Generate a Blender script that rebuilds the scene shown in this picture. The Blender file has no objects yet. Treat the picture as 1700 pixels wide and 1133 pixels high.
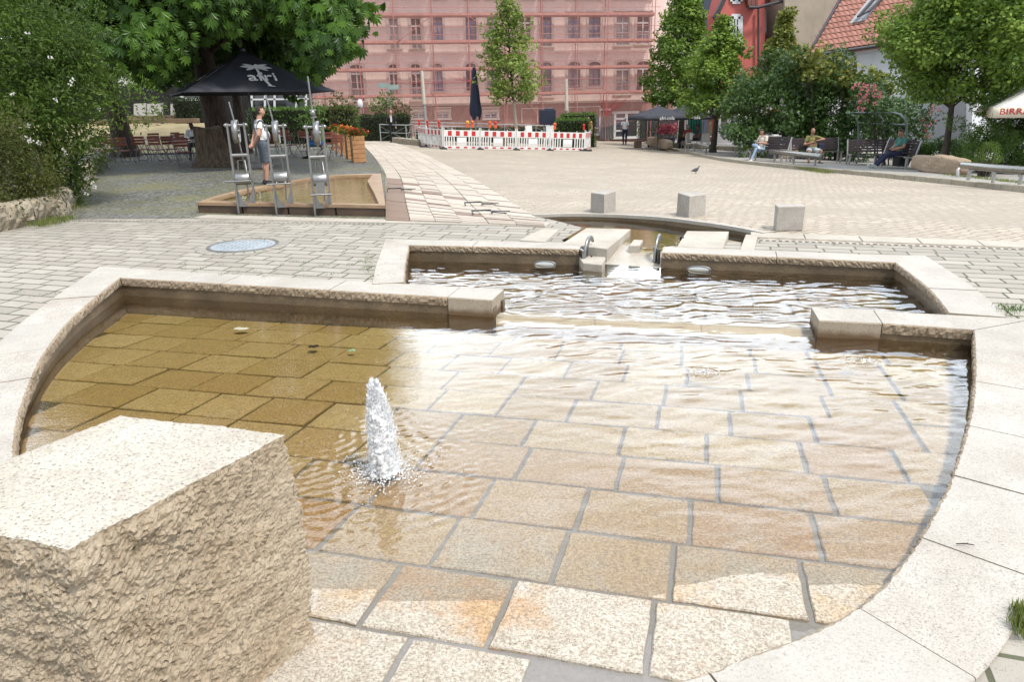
import bpy, bmesh, math, random
import numpy as np
from mathutils import Vector, Matrix, Quaternion
from mathutils.geometry import delaunay_2d_cdt
random.seed(7); np.random.seed(7)
R = math.radians
scene = bpy.context.scene
COL = scene.collection
# ---------------------------------------------------------------- camera model
F = 1160.0; PITCH = R(18.4); ROLL = R(1.2); HH = 1.8
_sp, _cp, _s, _c = math.sin(PITCH), math.cos(PITCH), math.sin(ROLL), math.cos(ROLL)
FW = Vector((0, _cp, -_sp)); _u0 = Vector((0, _sp, _cp)); _r0 = Vector((1, 0, 0))
RT = _c*_r0 - _s*_u0; UP = _s*_r0 + _c*_u0
def ray(px, py): return FW + RT*((px-850)/F) + UP*((566.5-py)/F)
def softp(x): return math.log1p(math.exp(x)) if x < 30 else x
def sstep(a, b, x):
    t = min(1, max(0, (x-a)/(b-a))); return t*t*(3-2*t)
def gz(x, y):
    z = .03*(max(y, -6)-2) if y < 10 else .24
    if y > 10:
        yy = min(y, 90)
        z -= .05*softp(min(x, 40)+6)*(1-math.exp(-(yy-10)/12)) + .006*(yy-10)*sstep(-14, -4, x)
    return z
def G(px, py, dz=0.0):
    """ground point seen at a photograph position"""
    d = ray(px, py); t = .5
    while t < 200 and HH + d.z*t > gz(d.x*t, d.y*t)+dz: t += .25
    lo, hi = t-.25, t
    for _ in range(30):
        m = (lo+hi)/2
        if HH+d.z*m < gz(d.x*m, d.y*m)+dz: hi = m
        else: lo = m
    return Vector((d.x*hi, d.y*hi, gz(d.x*hi, d.y*hi)+dz))
def W(px, py, Y):
    """point at ground distance Y along a photograph direction"""
    d = ray(px, py); t = Y/d.y
    return Vector((d.x*t, Y, HH+d.z*t))
def on(px, Y, py=230):
    """ground point at distance Y in the direction of column px"""
    p = W(px, py, Y); p.z = gz(p.x, Y); return p
def ZP(px, py, z):
    d = ray(px, py); t = (z-HH)/d.z
    return Vector((d.x*t, d.y*t, z))
# ---------------------------------------------------------------- objects
def tag(o, label=None, cat=None, group=None, kind=None):
    if label: o['label'] = label
    if cat: o['category'] = cat
    if group: o['group'] = group
    if kind: o['kind'] = kind
    return o
def thing(name, loc=(0, 0, 0), rz=0, label=None, cat=None, group=None):
    o = bpy.data.objects.new(name, None); COL.objects.link(o)
    o.location = loc; o.rotation_euler = (0, 0, rz); o.empty_display_size = .2
    return tag(o, label, cat, group)
def copy_tree(o, parent=None):
    c = o.copy(); COL.objects.link(c)
    if parent is not None: c.parent = parent
    for ch in list(o.children): copy_tree(ch, c)
    return c
def rootloc(p):
    v = Vector((0, 0, 0))
    while p is not None: v += p.location; p = p.parent
    return v
def link_mesh(name, me, mats, parent=None, smooth=False, sub=True):
    for m in (mats if isinstance(mats, (list, tuple)) else [mats]): me.materials.append(m)
    o = bpy.data.objects.new(name, me); COL.objects.link(o)
    if parent is not None: o.parent = parent
    if smooth: me.polygons.foreach_set('use_smooth', [True]*len(me.polygons))
    return o
class MB:
    """collects shapes for ONE mesh"""
    def __init__(s): s.v = []; s.f = []; s.mi = []; s.sm = []; s.cur = 0; s.off = None; s.att = {}
    def add(s, vs, fs, smooth=False):
        b = len(s.v); s.v += [Vector(v) for v in vs]
        for f in fs: s.f.append([b+i for i in f]); s.mi.append(s.cur); s.sm.append(smooth)
        return s
    def box(s, c, size, rz=0, M=None):
        x, y, z = size[0]/2, size[1]/2, size[2]/2
        vs = [Vector((a, b, d)) for d in (-z, z) for a, b in ((-x, -y), (x, -y), (x, y), (-x, y))]
        m = M if M is not None else Matrix.Rotation(rz, 3, 'Z')
        vs = [m @ v + Vector(c) for v in vs]
        return s.add(vs, [(3, 2, 1, 0), (4, 5, 6, 7), (0, 1, 5, 4), (1, 2, 6, 5), (2, 3, 7, 6), (3, 0, 4, 7)])
    def beam(s, a, b, w, h=None, up=(0, 0, 1)):
        a, b = Vector(a), Vector(b); d = b-a; L = d.length
        if L < 1e-6: return s
        d /= L; up = Vector(up)
        if abs(d.dot(up)) > .98: up = Vector((0, 1, 0)) if abs(d.y) < .9 else Vector((1, 0, 0))
        x = d.cross(up).normalized(); z = x.cross(d).normalized()
        m = Matrix((x, d, z)).transposed()
        return s.box((a+b)/2, (w, L, h if h else w), M=m)
    def tube(s, pts, r, n=8, caps=True, closed=False):
        pts = [Vector(p) for p in pts]; rs = r if isinstance(r, (list, tuple)) else [r]*len(pts)
        rings = []; prev = None
        for i, p in enumerate(pts):
            if closed: d = pts[(i+1) % len(pts)]-pts[i-1]
            else: d = pts[min(i+1, len(pts)-1)]-pts[max(i-1, 0)]
            if d.length < 1e-9: d = Vector((0, 0, 1))
            d.normalize()
            if prev is None: a = d.orthogonal().normalized()
            else:
                a = prev - d*prev.dot(d)
                a = a.normalized() if a.length > 1e-6 else d.orthogonal().normalized()
            prev = a; b = d.cross(a)
            rings.append([p+(a*math.cos(2*math.pi*k/n)+b*math.sin(2*math.pi*k/n))*rs[i] for k in range(n)])
        vs = [v for rg in rings for v in rg]; fs = []
        m = len(pts)
        for i in range(m if closed else m-1):
            j = (i+1) % m
            for k in range(n): fs.append((i*n+k, i*n+(k+1) % n, j*n+(k+1) % n, j*n+k))
        s.add(vs, fs, True)
        if caps and not closed:
            s.add(rings[0], [tuple(range(n-1, -1, -1))]); s.add(rings[-1], [tuple(range(n))])
        return s
    def lathe(s, prof, n=16, c=(0, 0, 0), axis='Z', smooth=True):
        c = Vector(c); vs = []; fs = []
        for r, z in prof:
            for k in range(n):
                a = 2*math.pi*k/n; v = Vector((r*math.cos(a), r*math.sin(a), z))
                if axis == 'X': v = Vector((v.z, v.x, v.y))
                if axis == 'Y': v = Vector((v.x, v.z, v.y))
                vs.append(v+c)
        for i in range(len(prof)-1):
            for k in range(n): fs.append((i*n+k, i*n+(k+1) % n, (i+1)*n+(k+1) % n, (i+1)*n+k))
        s.add(vs, fs, smooth)
        s.add(vs[:n], [tuple(range(n-1, -1, -1))]); s.add(vs[-n:], [tuple(range(n))])
        return s
    def prism(s, poly, z0, z1):
        """poly: list of (x,y) counter-clockwise; z0/z1 numbers or functions of x,y"""
        n = len(poly); f0 = z0 if callable(z0) else (lambda x, y: z0); f1 = z1 if callable(z1) else (lambda x, y: z1)
        vs = [(p[0], p[1], f0(p[0], p[1])) for p in poly]+[(p[0], p[1], f1(p[0], p[1])) for p in poly]
        fs = [tuple(range(n-1, -1, -1)), tuple(range(n, 2*n))]+[(i, (i+1) % n, n+(i+1) % n, n+i) for i in range(n)]
        return s.add(vs, fs)
    def quad(s, a, b, c, d): return s.add([a, b, c, d], [(0, 1, 2, 3)])
    def ball(s, c, r, n=10, m=7):
        rx, ry, rz = r if isinstance(r, (tuple, list)) else (r, r, r)
        vs = []; fs = []; c = Vector(c)
        for i in range(m+1):
            t = math.pi*i/m
            for k in range(n):
                a = 2*math.pi*k/n
                vs.append(c+Vector((rx*math.sin(t)*math.cos(a), ry*math.sin(t)*math.sin(a), rz*math.cos(t))))
        for i in range(m):
            for k in range(n): fs.append((i*n+k, (i+1)*n+k, (i+1)*n+(k+1) % n, i*n+(k+1) % n))
        return s.add(vs, fs, True)
    def build(s, name, mats, parent=None, world=False, bevel=0, seg=1, fix=True):
        me = bpy.data.meshes.new(name)
        vs = s.v
        if world and parent is not None:
            L = rootloc(parent); vs = [v-L for v in vs]
        me.from_pydata([tuple(v) for v in vs], [], s.f)
        mats = mats if isinstance(mats, (list, tuple)) else [mats]
        for m in mats: me.materials.append(m)
        me.polygons.foreach_set('material_index', s.mi)
        me.polygons.foreach_set('use_smooth', s.sm)
        me.update()
        if fix:
            bm = bmesh.new(); bm.from_mesh(me)
            bmesh.ops.recalc_face_normals(bm, faces=bm.faces); bm.to_mesh(me); bm.free()
        o = bpy.data.objects.new(name, me); COL.objects.link(o)
        if parent is not None: o.parent = parent
        if bevel:
            md = o.modifiers.new('edge', 'BEVEL'); md.width = bevel; md.segments = seg; md.limit_method = 'ANGLE'; md.angle_limit = R(40)
        return o
# ---------------------------------------------------------------- materials
def newmat(name):
    m = bpy.data.materials.new(name); m.use_nodes = True
    nt = m.node_tree; nt.nodes.clear()
    out = nt.nodes.new('ShaderNodeOutputMaterial')
    return m, nt, out
class NG:
    def __init__(s, nt): s.nt = nt
    def n(s, t, **kw):
        nd = s.nt.nodes.new('ShaderNode'+t)
        for k, v in kw.items():
            if k.startswith('i_'):
                nm = k[2:].replace('_', ' ')
                (nd.inputs[nm] if nm in nd.inputs else nd.inputs[k[2:]]).default_value = v
            else: setattr(nd, k, v)
        return nd
    def l(s, a, b): s.nt.links.new(a, b)
    def coord(s, kind='Object', scale=None, loc=None, rot=None):
        tc = s.n('TexCoord')
        if scale is None and loc is None and rot is None: return tc.outputs[kind]
        mp = s.n('Mapping')
        if scale is not None: mp.inputs['Scale'].default_value = scale if isinstance(scale, (tuple, list)) else (scale,)*3
        if loc is not None: mp.inputs['Location'].default_value = loc
        if rot is not None: mp.inputs['Rotation'].default_value = rot
        s.l(tc.outputs[kind], mp.inputs['Vector']); return mp.outputs['Vector']
    def noise(s, vec, scale, detail=4, rough=.55, out='Fac', dist=0):
        nd = s.n('TexNoise'); nd.inputs['Scale'].default_value = scale; nd.inputs['Detail'].default_value = detail
        nd.inputs['Roughness'].default_value = rough; nd.inputs['Distortion'].default_value = dist
        if vec is not None: s.l(vec, nd.inputs['Vector'])
        return nd.outputs[out]
    def ramp(s, fac, stops, interp='LINEAR'):
        nd = s.n('ValToRGB'); cr = nd.color_ramp; cr.interpolation = interp
        while len(cr.elements) < len(stops): cr.elements.new(.5)
        for e, (p, c) in zip(cr.elements, stops):
            e.position = p; e.color = (*c, 1) if isinstance(c, (tuple, list)) else (c, c, c, 1)
        s.l(fac, nd.inputs['Fac']); return nd.outputs['Color']
    def mix(s, fac, a, b, mode='MIX'):
        nd = s.n('Mix', data_type='RGBA', blend_type=mode)
        for sock, v in ((nd.inputs[0], fac), (nd.inputs[6], a), (nd.inputs[7], b)):
            if hasattr(v, 'node'): s.l(v, sock)
            else: sock.default_value = v if isinstance(v, (int, float)) else (*v, 1)[:4]
        return nd.outputs[2]
    def math(s, op, a, b=0.0, clamp=False):
        nd = s.n('Math', operation=op, use_clamp=clamp)
        for i, v in ((0, a), (1, b)):
            if hasattr(v, 'node'): s.l(v, nd.inputs[i])
            else: nd.inputs[i].default_value = v
        return nd.outputs[0]
    def bump(s, h, strength=.3, dist=.02, normal=None):
        nd = s.n('Bump'); nd.inputs['Strength'].default_value = strength; nd.inputs['Distance'].default_value = dist
        s.l(h, nd.inputs['Height'])
        if normal is not None: s.l(normal, nd.inputs['Normal'])
        return nd.outputs['Normal']
    def bsdf(s, out, color, rough=.7, metal=0, normal=None, spec=.4, **kw):
        b = s.n('BsdfPrincipled')
        for sock, v in (('Base Color', color), ('Roughness', rough), ('Metallic', metal)):
            if hasattr(v, 'node'): s.l(v, b.inputs[sock])
            else: b.inputs[sock].default_value = v if isinstance(v, (int, float)) else (*v, 1)[:4]
        b.inputs['Specular IOR Level'].default_value = spec
        for k, v in kw.items(): b.inputs[k].default_value = v
        if normal is not None: s.l(normal, b.inputs['Normal'])
        if out is not None: s.l(b.outputs[0], out.inputs['Surface'])
        return b
_cache = {}
def pm(name, c, rough=.7, var=.25, scale=4, bump=.15, bscale=60, metal=0, spec=.4, c2=None, coord='Object', grime=0, fine=0):
    """general procedural material: two-scale noise tint + bump"""
    if name in _cache: return _cache[name]
    m, nt, out = newmat(name); g = NG(nt); v = g.coord(coord)
    c2 = c2 or tuple(max(0, x*(1-var)) for x in c)
    n1 = g.noise(v, scale, 6, .6)
    col = g.mix(g.ramp(n1, [(.3, 0), (.7, 1)]), c2, c)
    if fine:
        n3 = g.noise(v, bscale*1.5, 3, .7)
        col = g.mix(g.math('MULTIPLY', g.ramp(n3, [(.35, 1), (.55, 0)]), fine), col, tuple(x*.3 for x in c))
    if grime:
        n4 = g.noise(v, scale*.35, 5, .65)
        col = g.mix(g.math('MULTIPLY', g.ramp(n4, [(.45, 0), (.7, 1)]), grime), col, tuple(x*.45 for x in c))
    nb = g.noise(v, bscale, 5, .6)
    g.bsdf(out, col, g.math('ADD', g.math('MULTIPLY', n1, .2), rough-.1) if metal < .5 else g.math('ADD', g.math('MULTIPLY', n1, .25), rough-.1), metal, g.bump(nb, bump, .02) if bump else None, spec)
    _cache[name] = m; return m
def granite(name, base, speck, patch, sscale=160, rough=.75, bump=.25, bscale=120, patchamt=.5, darkamt=.6):
    m, nt, out = newmat(name); g = NG(nt); v = g.coord('Object')
    n1 = g.noise(v, 2.2, 6, .65); n2 = g.noise(v, sscale, 2, .6); n3 = g.noise(v, sscale*.45, 3, .7); n5 = g.noise(v, 9, 6, .7)
    col = g.mix(g.math('MULTIPLY', g.ramp(n1, [(.42, 0), (.66, 1)]), patchamt), base, patch)
    col = g.mix(g.math('MULTIPLY', g.ramp(n5, [(.45, 0), (.75, 1)]), .35), col, tuple(x*.72 for x in patch))
    col = g.mix(g.math('MULTIPLY', g.ramp(n3, [(.36, 1), (.47, 0)]), .5), col, tuple(x*.62 for x in patch))
    col = g.mix(g.math('MULTIPLY', g.ramp(n2, [(.33, 1), (.43, 0)]), darkamt), col, speck)
    col = g.mix(g.math('MULTIPLY', g.ramp(n2, [(.58, 0), (.68, 1)]), .35), col, tuple(min(.9, x*1.25) for x in base))
    oi = g.n('ObjectInfo'); n7 = g.noise(v, .9, 5, .7)
    col = g.mix(g.math('MULTIPLY', g.ramp(n7, [(.45, 0), (.7, 1)]), .45), col, tuple(x*.6 for x in patch))
    col = g.mix(g.math('MULTIPLY', oi.outputs['Random'], .55), col, tuple(x*.78 for x in base), 'MIX')
    nb = g.noise(v, bscale, 4, .65)
    g.bsdf(out, col, rough, 0, g.bump(nb, bump, .012), .35)
    return m
def attr_mat(name, attr='tint'):
    m, nt, out = newmat(name); g = NG(nt); a = g.n('Attribute', attribute_name=attr)
    return m, g, out, a
def set_attr(me, name, vals, domain='FACE'):
    """one colour per face"""
    a = me.attributes.new(name, 'FLOAT_COLOR', domain)
    arr = np.ones((len(vals), 4), dtype=np.float32); v = np.array(vals, dtype=np.float32)
    if v.ndim == 1: arr[:, 0] = v; arr[:, 1] = v; arr[:, 2] = v
    else: arr[:, :v.shape[1]] = v
    a.data.foreach_set('color', arr.ravel())
def leaf_mat(name, c, cy, rough=.5, trans=.3, spec=.35):
    """foliage: per-leaf tone from dark green c to yellow-green cy"""
    m, g, out, a = attr_mat(name)
    col = g.mix(a.outputs['Fac'], c, cy)
    b = g.bsdf(None, col, rough, 0, None, spec)
    t = g.n('BsdfTranslucent'); g.l(g.mix(.5, col, cy), t.inputs['Color'])
    mx = g.n('MixShader'); mx.inputs[0].default_value = trans
    g.l(b.outputs[0], mx.inputs[1]); g.l(t.outputs[0], mx.inputs[2]); g.l(mx.outputs[0], out.inputs['Surface'])
    return m
# ---------------------------------------------------------------- stone & water materials
M_cope = granite('pale_granite', (.47, .44, .39), (.07, .06, .055), (.37, .325, .275), 130, .8, .3, 90, .85, .75)
M_rough = granite('split_granite', (.40, .32, .23), (.06, .045, .035), (.22, .16, .10), 90, .85, .9, 45, .8, .6)
M_wall = pm('wet_wall_stone', (.20, .145, .085), .45, .45, 3, .3, 40, c2=(.09, .065, .04), grime=.6, fine=.4, spec=.5)
def endface():
    m, nt, out = newmat('end_block_face'); g = NG(nt); v = g.coord('Object'); sx = g.n('SeparateXYZ'); g.l(v, sx.inputs[0]); n = g.noise(v, 6, 5, .65); n2 = g.noise(v, 110, 3, .7)
    w_ = g.ramp(g.math('ADD', g.math('MULTIPLY', sx.outputs['Z'], -6), g.math('MULTIPLY', n, .5)), [(.02, 0), (.35, 1)])
    col = g.mix(w_, g.mix(n, (.40, .345, .27), (.30, .25, .185)), (.14, .09, .05)); col = g.mix(g.math('MULTIPLY', g.ramp(n2, [(.35, 1), (.47, 0)]), .6), col, (.07, .05, .035))
    g.bsdf(out, col, .75, 0, g.bump(n2, .3, .01), .35); return m
M_endf = endface()
M_mortar = pm('mortar', (.20, .19, .17), .85, .3, 6, .4, 80, fine=.4)
M_steel = pm('brushed_steel', (.31, .305, .295), .36, .15, 8, .04, 140, metal=1)
M_dark = pm('black_rubber', (.015, .015, .016), .5, .2, 6, .05)
def slab_floor_mat(name, zw, dk=1.0):
    """floor slabs: bleached when dry, ochre and olive where the water stands on them"""
    m, g, out, a = attr_mat(name)
    v = g.coord('Object'); n1 = g.noise(v, 2.6, 6, .65); n2 = g.noise(v, 150, 3, .65); n3 = g.noise(v, 14, 6, .7); n6 = g.noise(v, 75, 4, .75)
    sx = g.n('SeparateXYZ'); g.l(v, sx.inputs[0])
    zz = g.math('ADD', sx.outputs['Z'], g.math('MULTIPLY', g.math('ADD', n1, -.5), .13))
    zz = g.math('ADD', zz, g.math('MULTIPLY', g.math('ADD', n3, -.5), .035))
    wet = g.ramp(g.math('MULTIPLY', g.math('ADD', zz, -zw), -14), [(.0, 0), (.3, 1)])
    deep = g.ramp(g.math('MULTIPLY', g.math('ADD', zz, -zw), -8.5), [(.15, 0), (.85, 1)])
    dry = g.mix(g.ramp(n3, [(.35, 0), (.7, 1)]), (.47, .43, .365), (.36, .31, .245))
    och = g.mix(a.outputs['Fac'], (.44, .335, .22), (.40, .225, .10))
    och = g.mix(g.ramp(n1, [(.4, 0), (.68, .6)]), och, (.46, .36, .25))
    oli = g.mix(a.outputs['Fac'], (.50, .38, .17), (.34, .225, .07))
    oli = g.mix(g.ramp(n3, [(.4, 0), (.75, .6)]), oli, (.22, .15, .045))
    if dk < 1: oli = g.mix(1.0, oli, (dk, dk*.98, dk*.9), 'MULTIPLY')
    col = g.mix(wet, dry, g.mix(deep, och, oli))
    col = g.mix(g.math('MULTIPLY', g.ramp(n2, [(.34, 1), (.46, 0)]), .7), col, (.10, .08, .06))
    col = g.mix(g.math('MULTIPLY', g.ramp(n6, [(.38, 1), (.54, 0)]), .6), col, (.15, .10, .055))
    col = g.mix(g.math('MULTIPLY', g.ramp(n6, [(.54, 0), (.68, 1)]), .4), col, (.62, .54, .42))
    g.bsdf(out, col, .75, 0, g.bump(g.noise(v, 90, 5, .65), .3, .012), .3)
    return m
M_floor = slab_floor_mat('pool_floor_slabs', -.027)
M_ufloor = slab_floor_mat('upper_floor_slabs', .09, .5)
def bed_mat():
    m, nt, out = newmat('floor_mortar'); g = NG(nt); v = g.coord('Object')
    sx = g.n('SeparateXYZ'); g.l(v, sx.inputs[0])
    wet = g.ramp(g.math('MULTIPLY', g.math('ADD', sx.outputs['Z'], .055), -8), [(.0, 0), (.6, 1)])
    n = g.noise(v, 60, 4, .7)
    col = g.mix(wet, g.mix(n, (.27, .25, .23), (.16, .15, .14)), g.mix(n, (.12, .085, .035), (.055, .04, .018)))
    g.bsdf(out, col, .85, 0, g.bump(n, .5, .01)); return m
M_bed = bed_mat()
def water_mat(name, tint, rough=.0, bs=0.0, ior=1.5):
    m, nt, out = newmat(name); g = NG(nt)
    nrm = None
    if bs:
        v = g.coord('Object', (1, 2.2, 1))
        nrm = g.bump(g.noise(v, 16, 3, .5, dist=.4), bs, .02)
    fr = g.n('Fresnel'); fr.inputs['IOR'].default_value = ior
    tr = g.n('BsdfTransparent'); tr.inputs['Color'].default_value = (*tint, 1)
    gl = g.n('BsdfGlossy'); gl.inputs['Roughness'].default_value = rough; gl.inputs['Color'].default_value = (1, 1, 1, 1)
    if nrm is not None: g.l(nrm, fr.inputs['Normal']); g.l(nrm, gl.inputs['Normal'])
    mx = g.n('MixShader'); g.l(fr.outputs[0], mx.inputs[0]); g.l(tr.outputs[0], mx.inputs[1]); g.l(gl.outputs[0], mx.inputs[2])
    g.l(mx.outputs[0], out.inputs['Surface']); return m
M_water = water_mat('clear_water', (.97, .95, .88), 0, .05)
M_water2 = water_mat('basin_water', (.88, .86, .72), .02, .04, 1.28)
# ---------------------------------------------------------------- coping runs
def resample(pts, step):
    out = [Vector(pts[0])]
    for a, b in zip(pts, pts[1:]):
        a, b = Vector(a), Vector(b); n = max(1, round((b-a).length/step))
        out += [a.lerp(b, (i+1)/n) for i in range(n)]
    return out
def catmull(P, n=6):
    P = [Vector(p) for p in P]; o = []
    for i in range(len(P)-1):
        p0, p1, p2, p3 = P[max(i-1, 0)], P[i], P[i+1], P[min(i+2, len(P)-1)]
        for k in range(n):
            t = k/n
            o.append(.5*((2*p1)+(p2-p0)*t+(2*p0-5*p1+4*p2-p3)*t*t+(3*p1-p0-3*p2+p3)*t**3))
    return o+[P[-1]]
def offset2(pts, w):
    """mitred offset of a polyline to its left (w>0)"""
    o = []; n = len(pts)
    for i, p in enumerate(pts):
        d1 = (pts[i]-pts[i-1]).normalized() if i else None
        d2 = (pts[i+1]-pts[i]).normalized() if i < n-1 else None
        d1 = d1 or d2; d2 = d2 or d1
        n1 = Vector((-d1.y, d1.x)); n2 = Vector((-d2.y, d2.x)); m = (n1+n2).normalized()
        ww = w(i) if callable(w) else w
        o.append(p+m*(ww/max(.35, m.dot(n1))))
    return o
def coping(parent, inner, outer, zf, joints, thick0=.15, rough0=True, ends=False, name='coping_slab', mat=None):
    """stone slabs between two polylines with equal point counts; joints: point indices where slabs part"""
    prev = 0
    for j in joints:
        a, b = prev, j; prev = j
        if b <= a: continue
        end_ = ends and (j == joints[0] or j == joints[-1]); rough = rough0 and not end_; thick = .36 if end_ else thick0
        ins = [inner[k] for k in range(a, b+1)]; outs = [outer[k] for k in range(a, b+1)]
        g = .004
        def shrink(L):
            L = [v.copy() for v in L]; d0 = (L[1]-L[0]).normalized(); d1 = (L[-1]-L[-2]).normalized()
            L[0] += d0*g; L[-1] -= d1*g; return L
        ins, outs = shrink(ins), shrink(outs)
        mb = MB(); rows = []; jz = random.uniform(-.003, .003)
        ri = resample([Vector((v.x, v.y, 0)) for v in ins], .02) if rough else [Vector((v.x, v.y, 0)) for v in ins]
        # match the outer side by arc parameter
        def along(L, t):
            Ls = [0]
            for p, q in zip(L, L[1:]): Ls.append(Ls[-1]+(q-p).length)
            s_ = t*Ls[-1]
            for k in range(len(L)-1):
                if s_ <= Ls[k+1]+1e-9:
                    f = (s_-Ls[k])/max(1e-9, Ls[k+1]-Ls[k]); return L[k].lerp(L[k+1], f)
            return L[-1]
        n = len(ri); cum = [0]
        for p, q in zip(ri, ri[1:]): cum.append(cum[-1]+(q-p).length)
        for k, p in enumerate(ri):
            t = cum[k]/cum[-1]; q = along(outs, t); zi = zf(p.x, p.y)+jz; zo = zf(q.x, q.y)+jz
            nd = Vector((q.x-p.x, q.y-p.y, 0)).normalized()
            amp = .009 if rough else 0
            def jit(a): return nd*random.uniform(-a, a)
            P = Vector((p.x, p.y, 0)); Q = Vector((q.x, q.y, 0))
            rows.append([Q+Vector((0, 0, zo-thick)), Q+Vector((0, 0, zo-.006)), Q-nd*.006+Vector((0, 0, zo)),
                         P+nd*(.008+random.random()*amp)+Vector((0, 0, zi)), P+jit(amp*.6)+Vector((0, 0, zi-.010)),
                         P+jit(amp)-nd*.002+Vector((0, 0, zi-thick*.35)), P+jit(amp)+Vector((0, 0, zi-thick*.68)), P+nd*.006+jit(amp*.7)+Vector((0, 0, zi-thick))])
        m = len(rows[0]); vs = [v for r in rows for v in r]
        for k in range(n-1):
            for c in range(m-1):
                mb.cur = 1 if c >= 3 else 0
                mb.add([], []); mb.f.append([k*m+c, (k+1)*m+c, (k+1)*m+c+1, k*m+c+1]); mb.mi.append(mb.cur); mb.sm.append(False)
            mb.f.append([k*m+m-1, (k+1)*m+m-1, (k+1)*m, k*m]); mb.mi.append(1); mb.sm.append(False)
        mb.v = vs
        mb.f.append(list(range(m))); mb.mi.append(1); mb.sm.append(False)
        mb.f.append([(n-1)*m+c for c in range(m)][::-1]); mb.mi.append(1); mb.sm.append(False)
        mb.build(name, [mat or M_cope, M_rough if rough else M_endf], parent, world=True)
def V2(p): return Vector((p.x, p.y))
def GP(L): return [V2(G(*p)) for p in L]
def nearz(x, y): return gz(x, y)
def wall_strip(mb, pts, off, ztop, zbot, th=.1):
    """upright stone wall along a polyline, its face set back by off"""
    th = math.copysign(th, off); f = offset2(pts, off); b = offset2(pts, off+th); n = len(pts)
    for k in range(n-1):
        A, B, C, D = f[k], f[k+1], b[k+1], b[k]
        zt = [ztop(p.x, p.y) for p in (A, B, C, D)]
        vs = [(p.x, p.y, zbot) for p in (A, B, C, D)]+[(p.x, p.y, z) for p, z in zip((A, B, C, D), zt)]
        fs = [(0, 1, 5, 4), (2, 3, 7, 6), (4, 5, 6, 7)]
        if k == 0: fs.append((3, 0, 4, 7))
        if k == n-2: fs.append((1, 2, 6, 5))
        mb.add(vs, fs)
# lower pool: runs right-to-left along the back left wall, down the left arc, round the near end, up to the right wall
arcL = GP([(130, 520), (80, 580), (50, 640), (33, 690), (25, 757)])
arcR = GP([(1100, 1135), (1240, 1092), (1400, 1025), (1490, 945), (1545, 860), (1580, 790), (1610, 690), (1617, 620)])
BL = V2(G(200, 462)); BR = V2(G(1616, 549))
E1 = V2(G(818, 499)); E2 = V2(G(1359, 533))
near = [Vector((-2.30, 2.83)), Vector((-1.75, 2.27)), Vector((-1.1, 1.87)), Vector((-.4, 1.72))]
curve = catmull([BL]+arcL+near+arcR+[BR], 5)
back = resample([E1, V2(G(743, 494)), BL], .3)
right = resample([BR, V2(G(1465, 538)), E2], .3)
inner = back+curve[1:-1]+right
iBL = len(back)-1; iBR = len(back)+len(curve)-2
def wid(i):
    if i < iBL: return -.37
    if i == iBL: return -.40
    if i > iBR: return -.36
    return -.41
outer = offset2(inner, wid)
# a polyline traversed this way round has the pool on its left, so the coping lies on its right
poolpoly = [(p.x, p.y) for p in inner]
nb = len(back); j = []; acc = 0
lim = {0: .0}
first = min(range(len(back)), key=lambda k: (back[k]-V2(G(743, 494))).length)
j.append(first)
for k in range(1, len(inner)):
    if k <= first: continue
    acc += (inner[k]-inner[k-1]).length
    corner = k in (iBL, iBR)
    kx = min(range(iBR, len(inner)), key=lambda q: (inner[q]-V2(G(1465, 538))).length)
    want = 1.15 if k < iBL else (.62 if k < iBR else 9)
    if corner or acc > want or k == kx or k == len(inner)-1:
        if j and k-j[-1] >= 2 or corner or k == len(inner)-1 or k == kx: j.append(k); acc = 0
pool = thing('fountain_pool', (0, 0, 0), 0, 'large egg shaped paved pool with pale granite coping and a jet, in front', 'fountain pool', 'fountain pools')
coping(pool, inner, outer, lambda x, y: gz(x, y)+.004, j, .085, True, True)
mb = MB(); wall_strip(mb, inner, -.016, lambda x, y: gz(x, y)-.08, -.55); mb.build('basin_wall', M_wall, pool, world=True)
e1 = Vector((.9636, -.267)); e2 = Vector((.267, .9636))
def flz(x, y): return max(-.24, -.012-.044*(y-1.85))
def inpoly(x, y, P):
    c = False; n = len(P); k = n-1
    for i in range(n):
        if (P[i][1] > y) != (P[k][1] > y) and x < (P[k][0]-P[i][0])*(y-P[i][1])/(P[k][1]-P[i][1])+P[i][0]: c = not c
        k = i
    return c
def grow(P, d):
    L = [Vector(p) for p in P]; L = [L[-1]]+L+[L[0]]
    ar = sum(a[0]*b[1]-b[0]*a[1] for a, b in zip(P, P[1:]+P[:1]))
    o = offset2(L, -d if ar > 0 else d); return [(p.x, p.y) for p in o[1:-1]]
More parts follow.
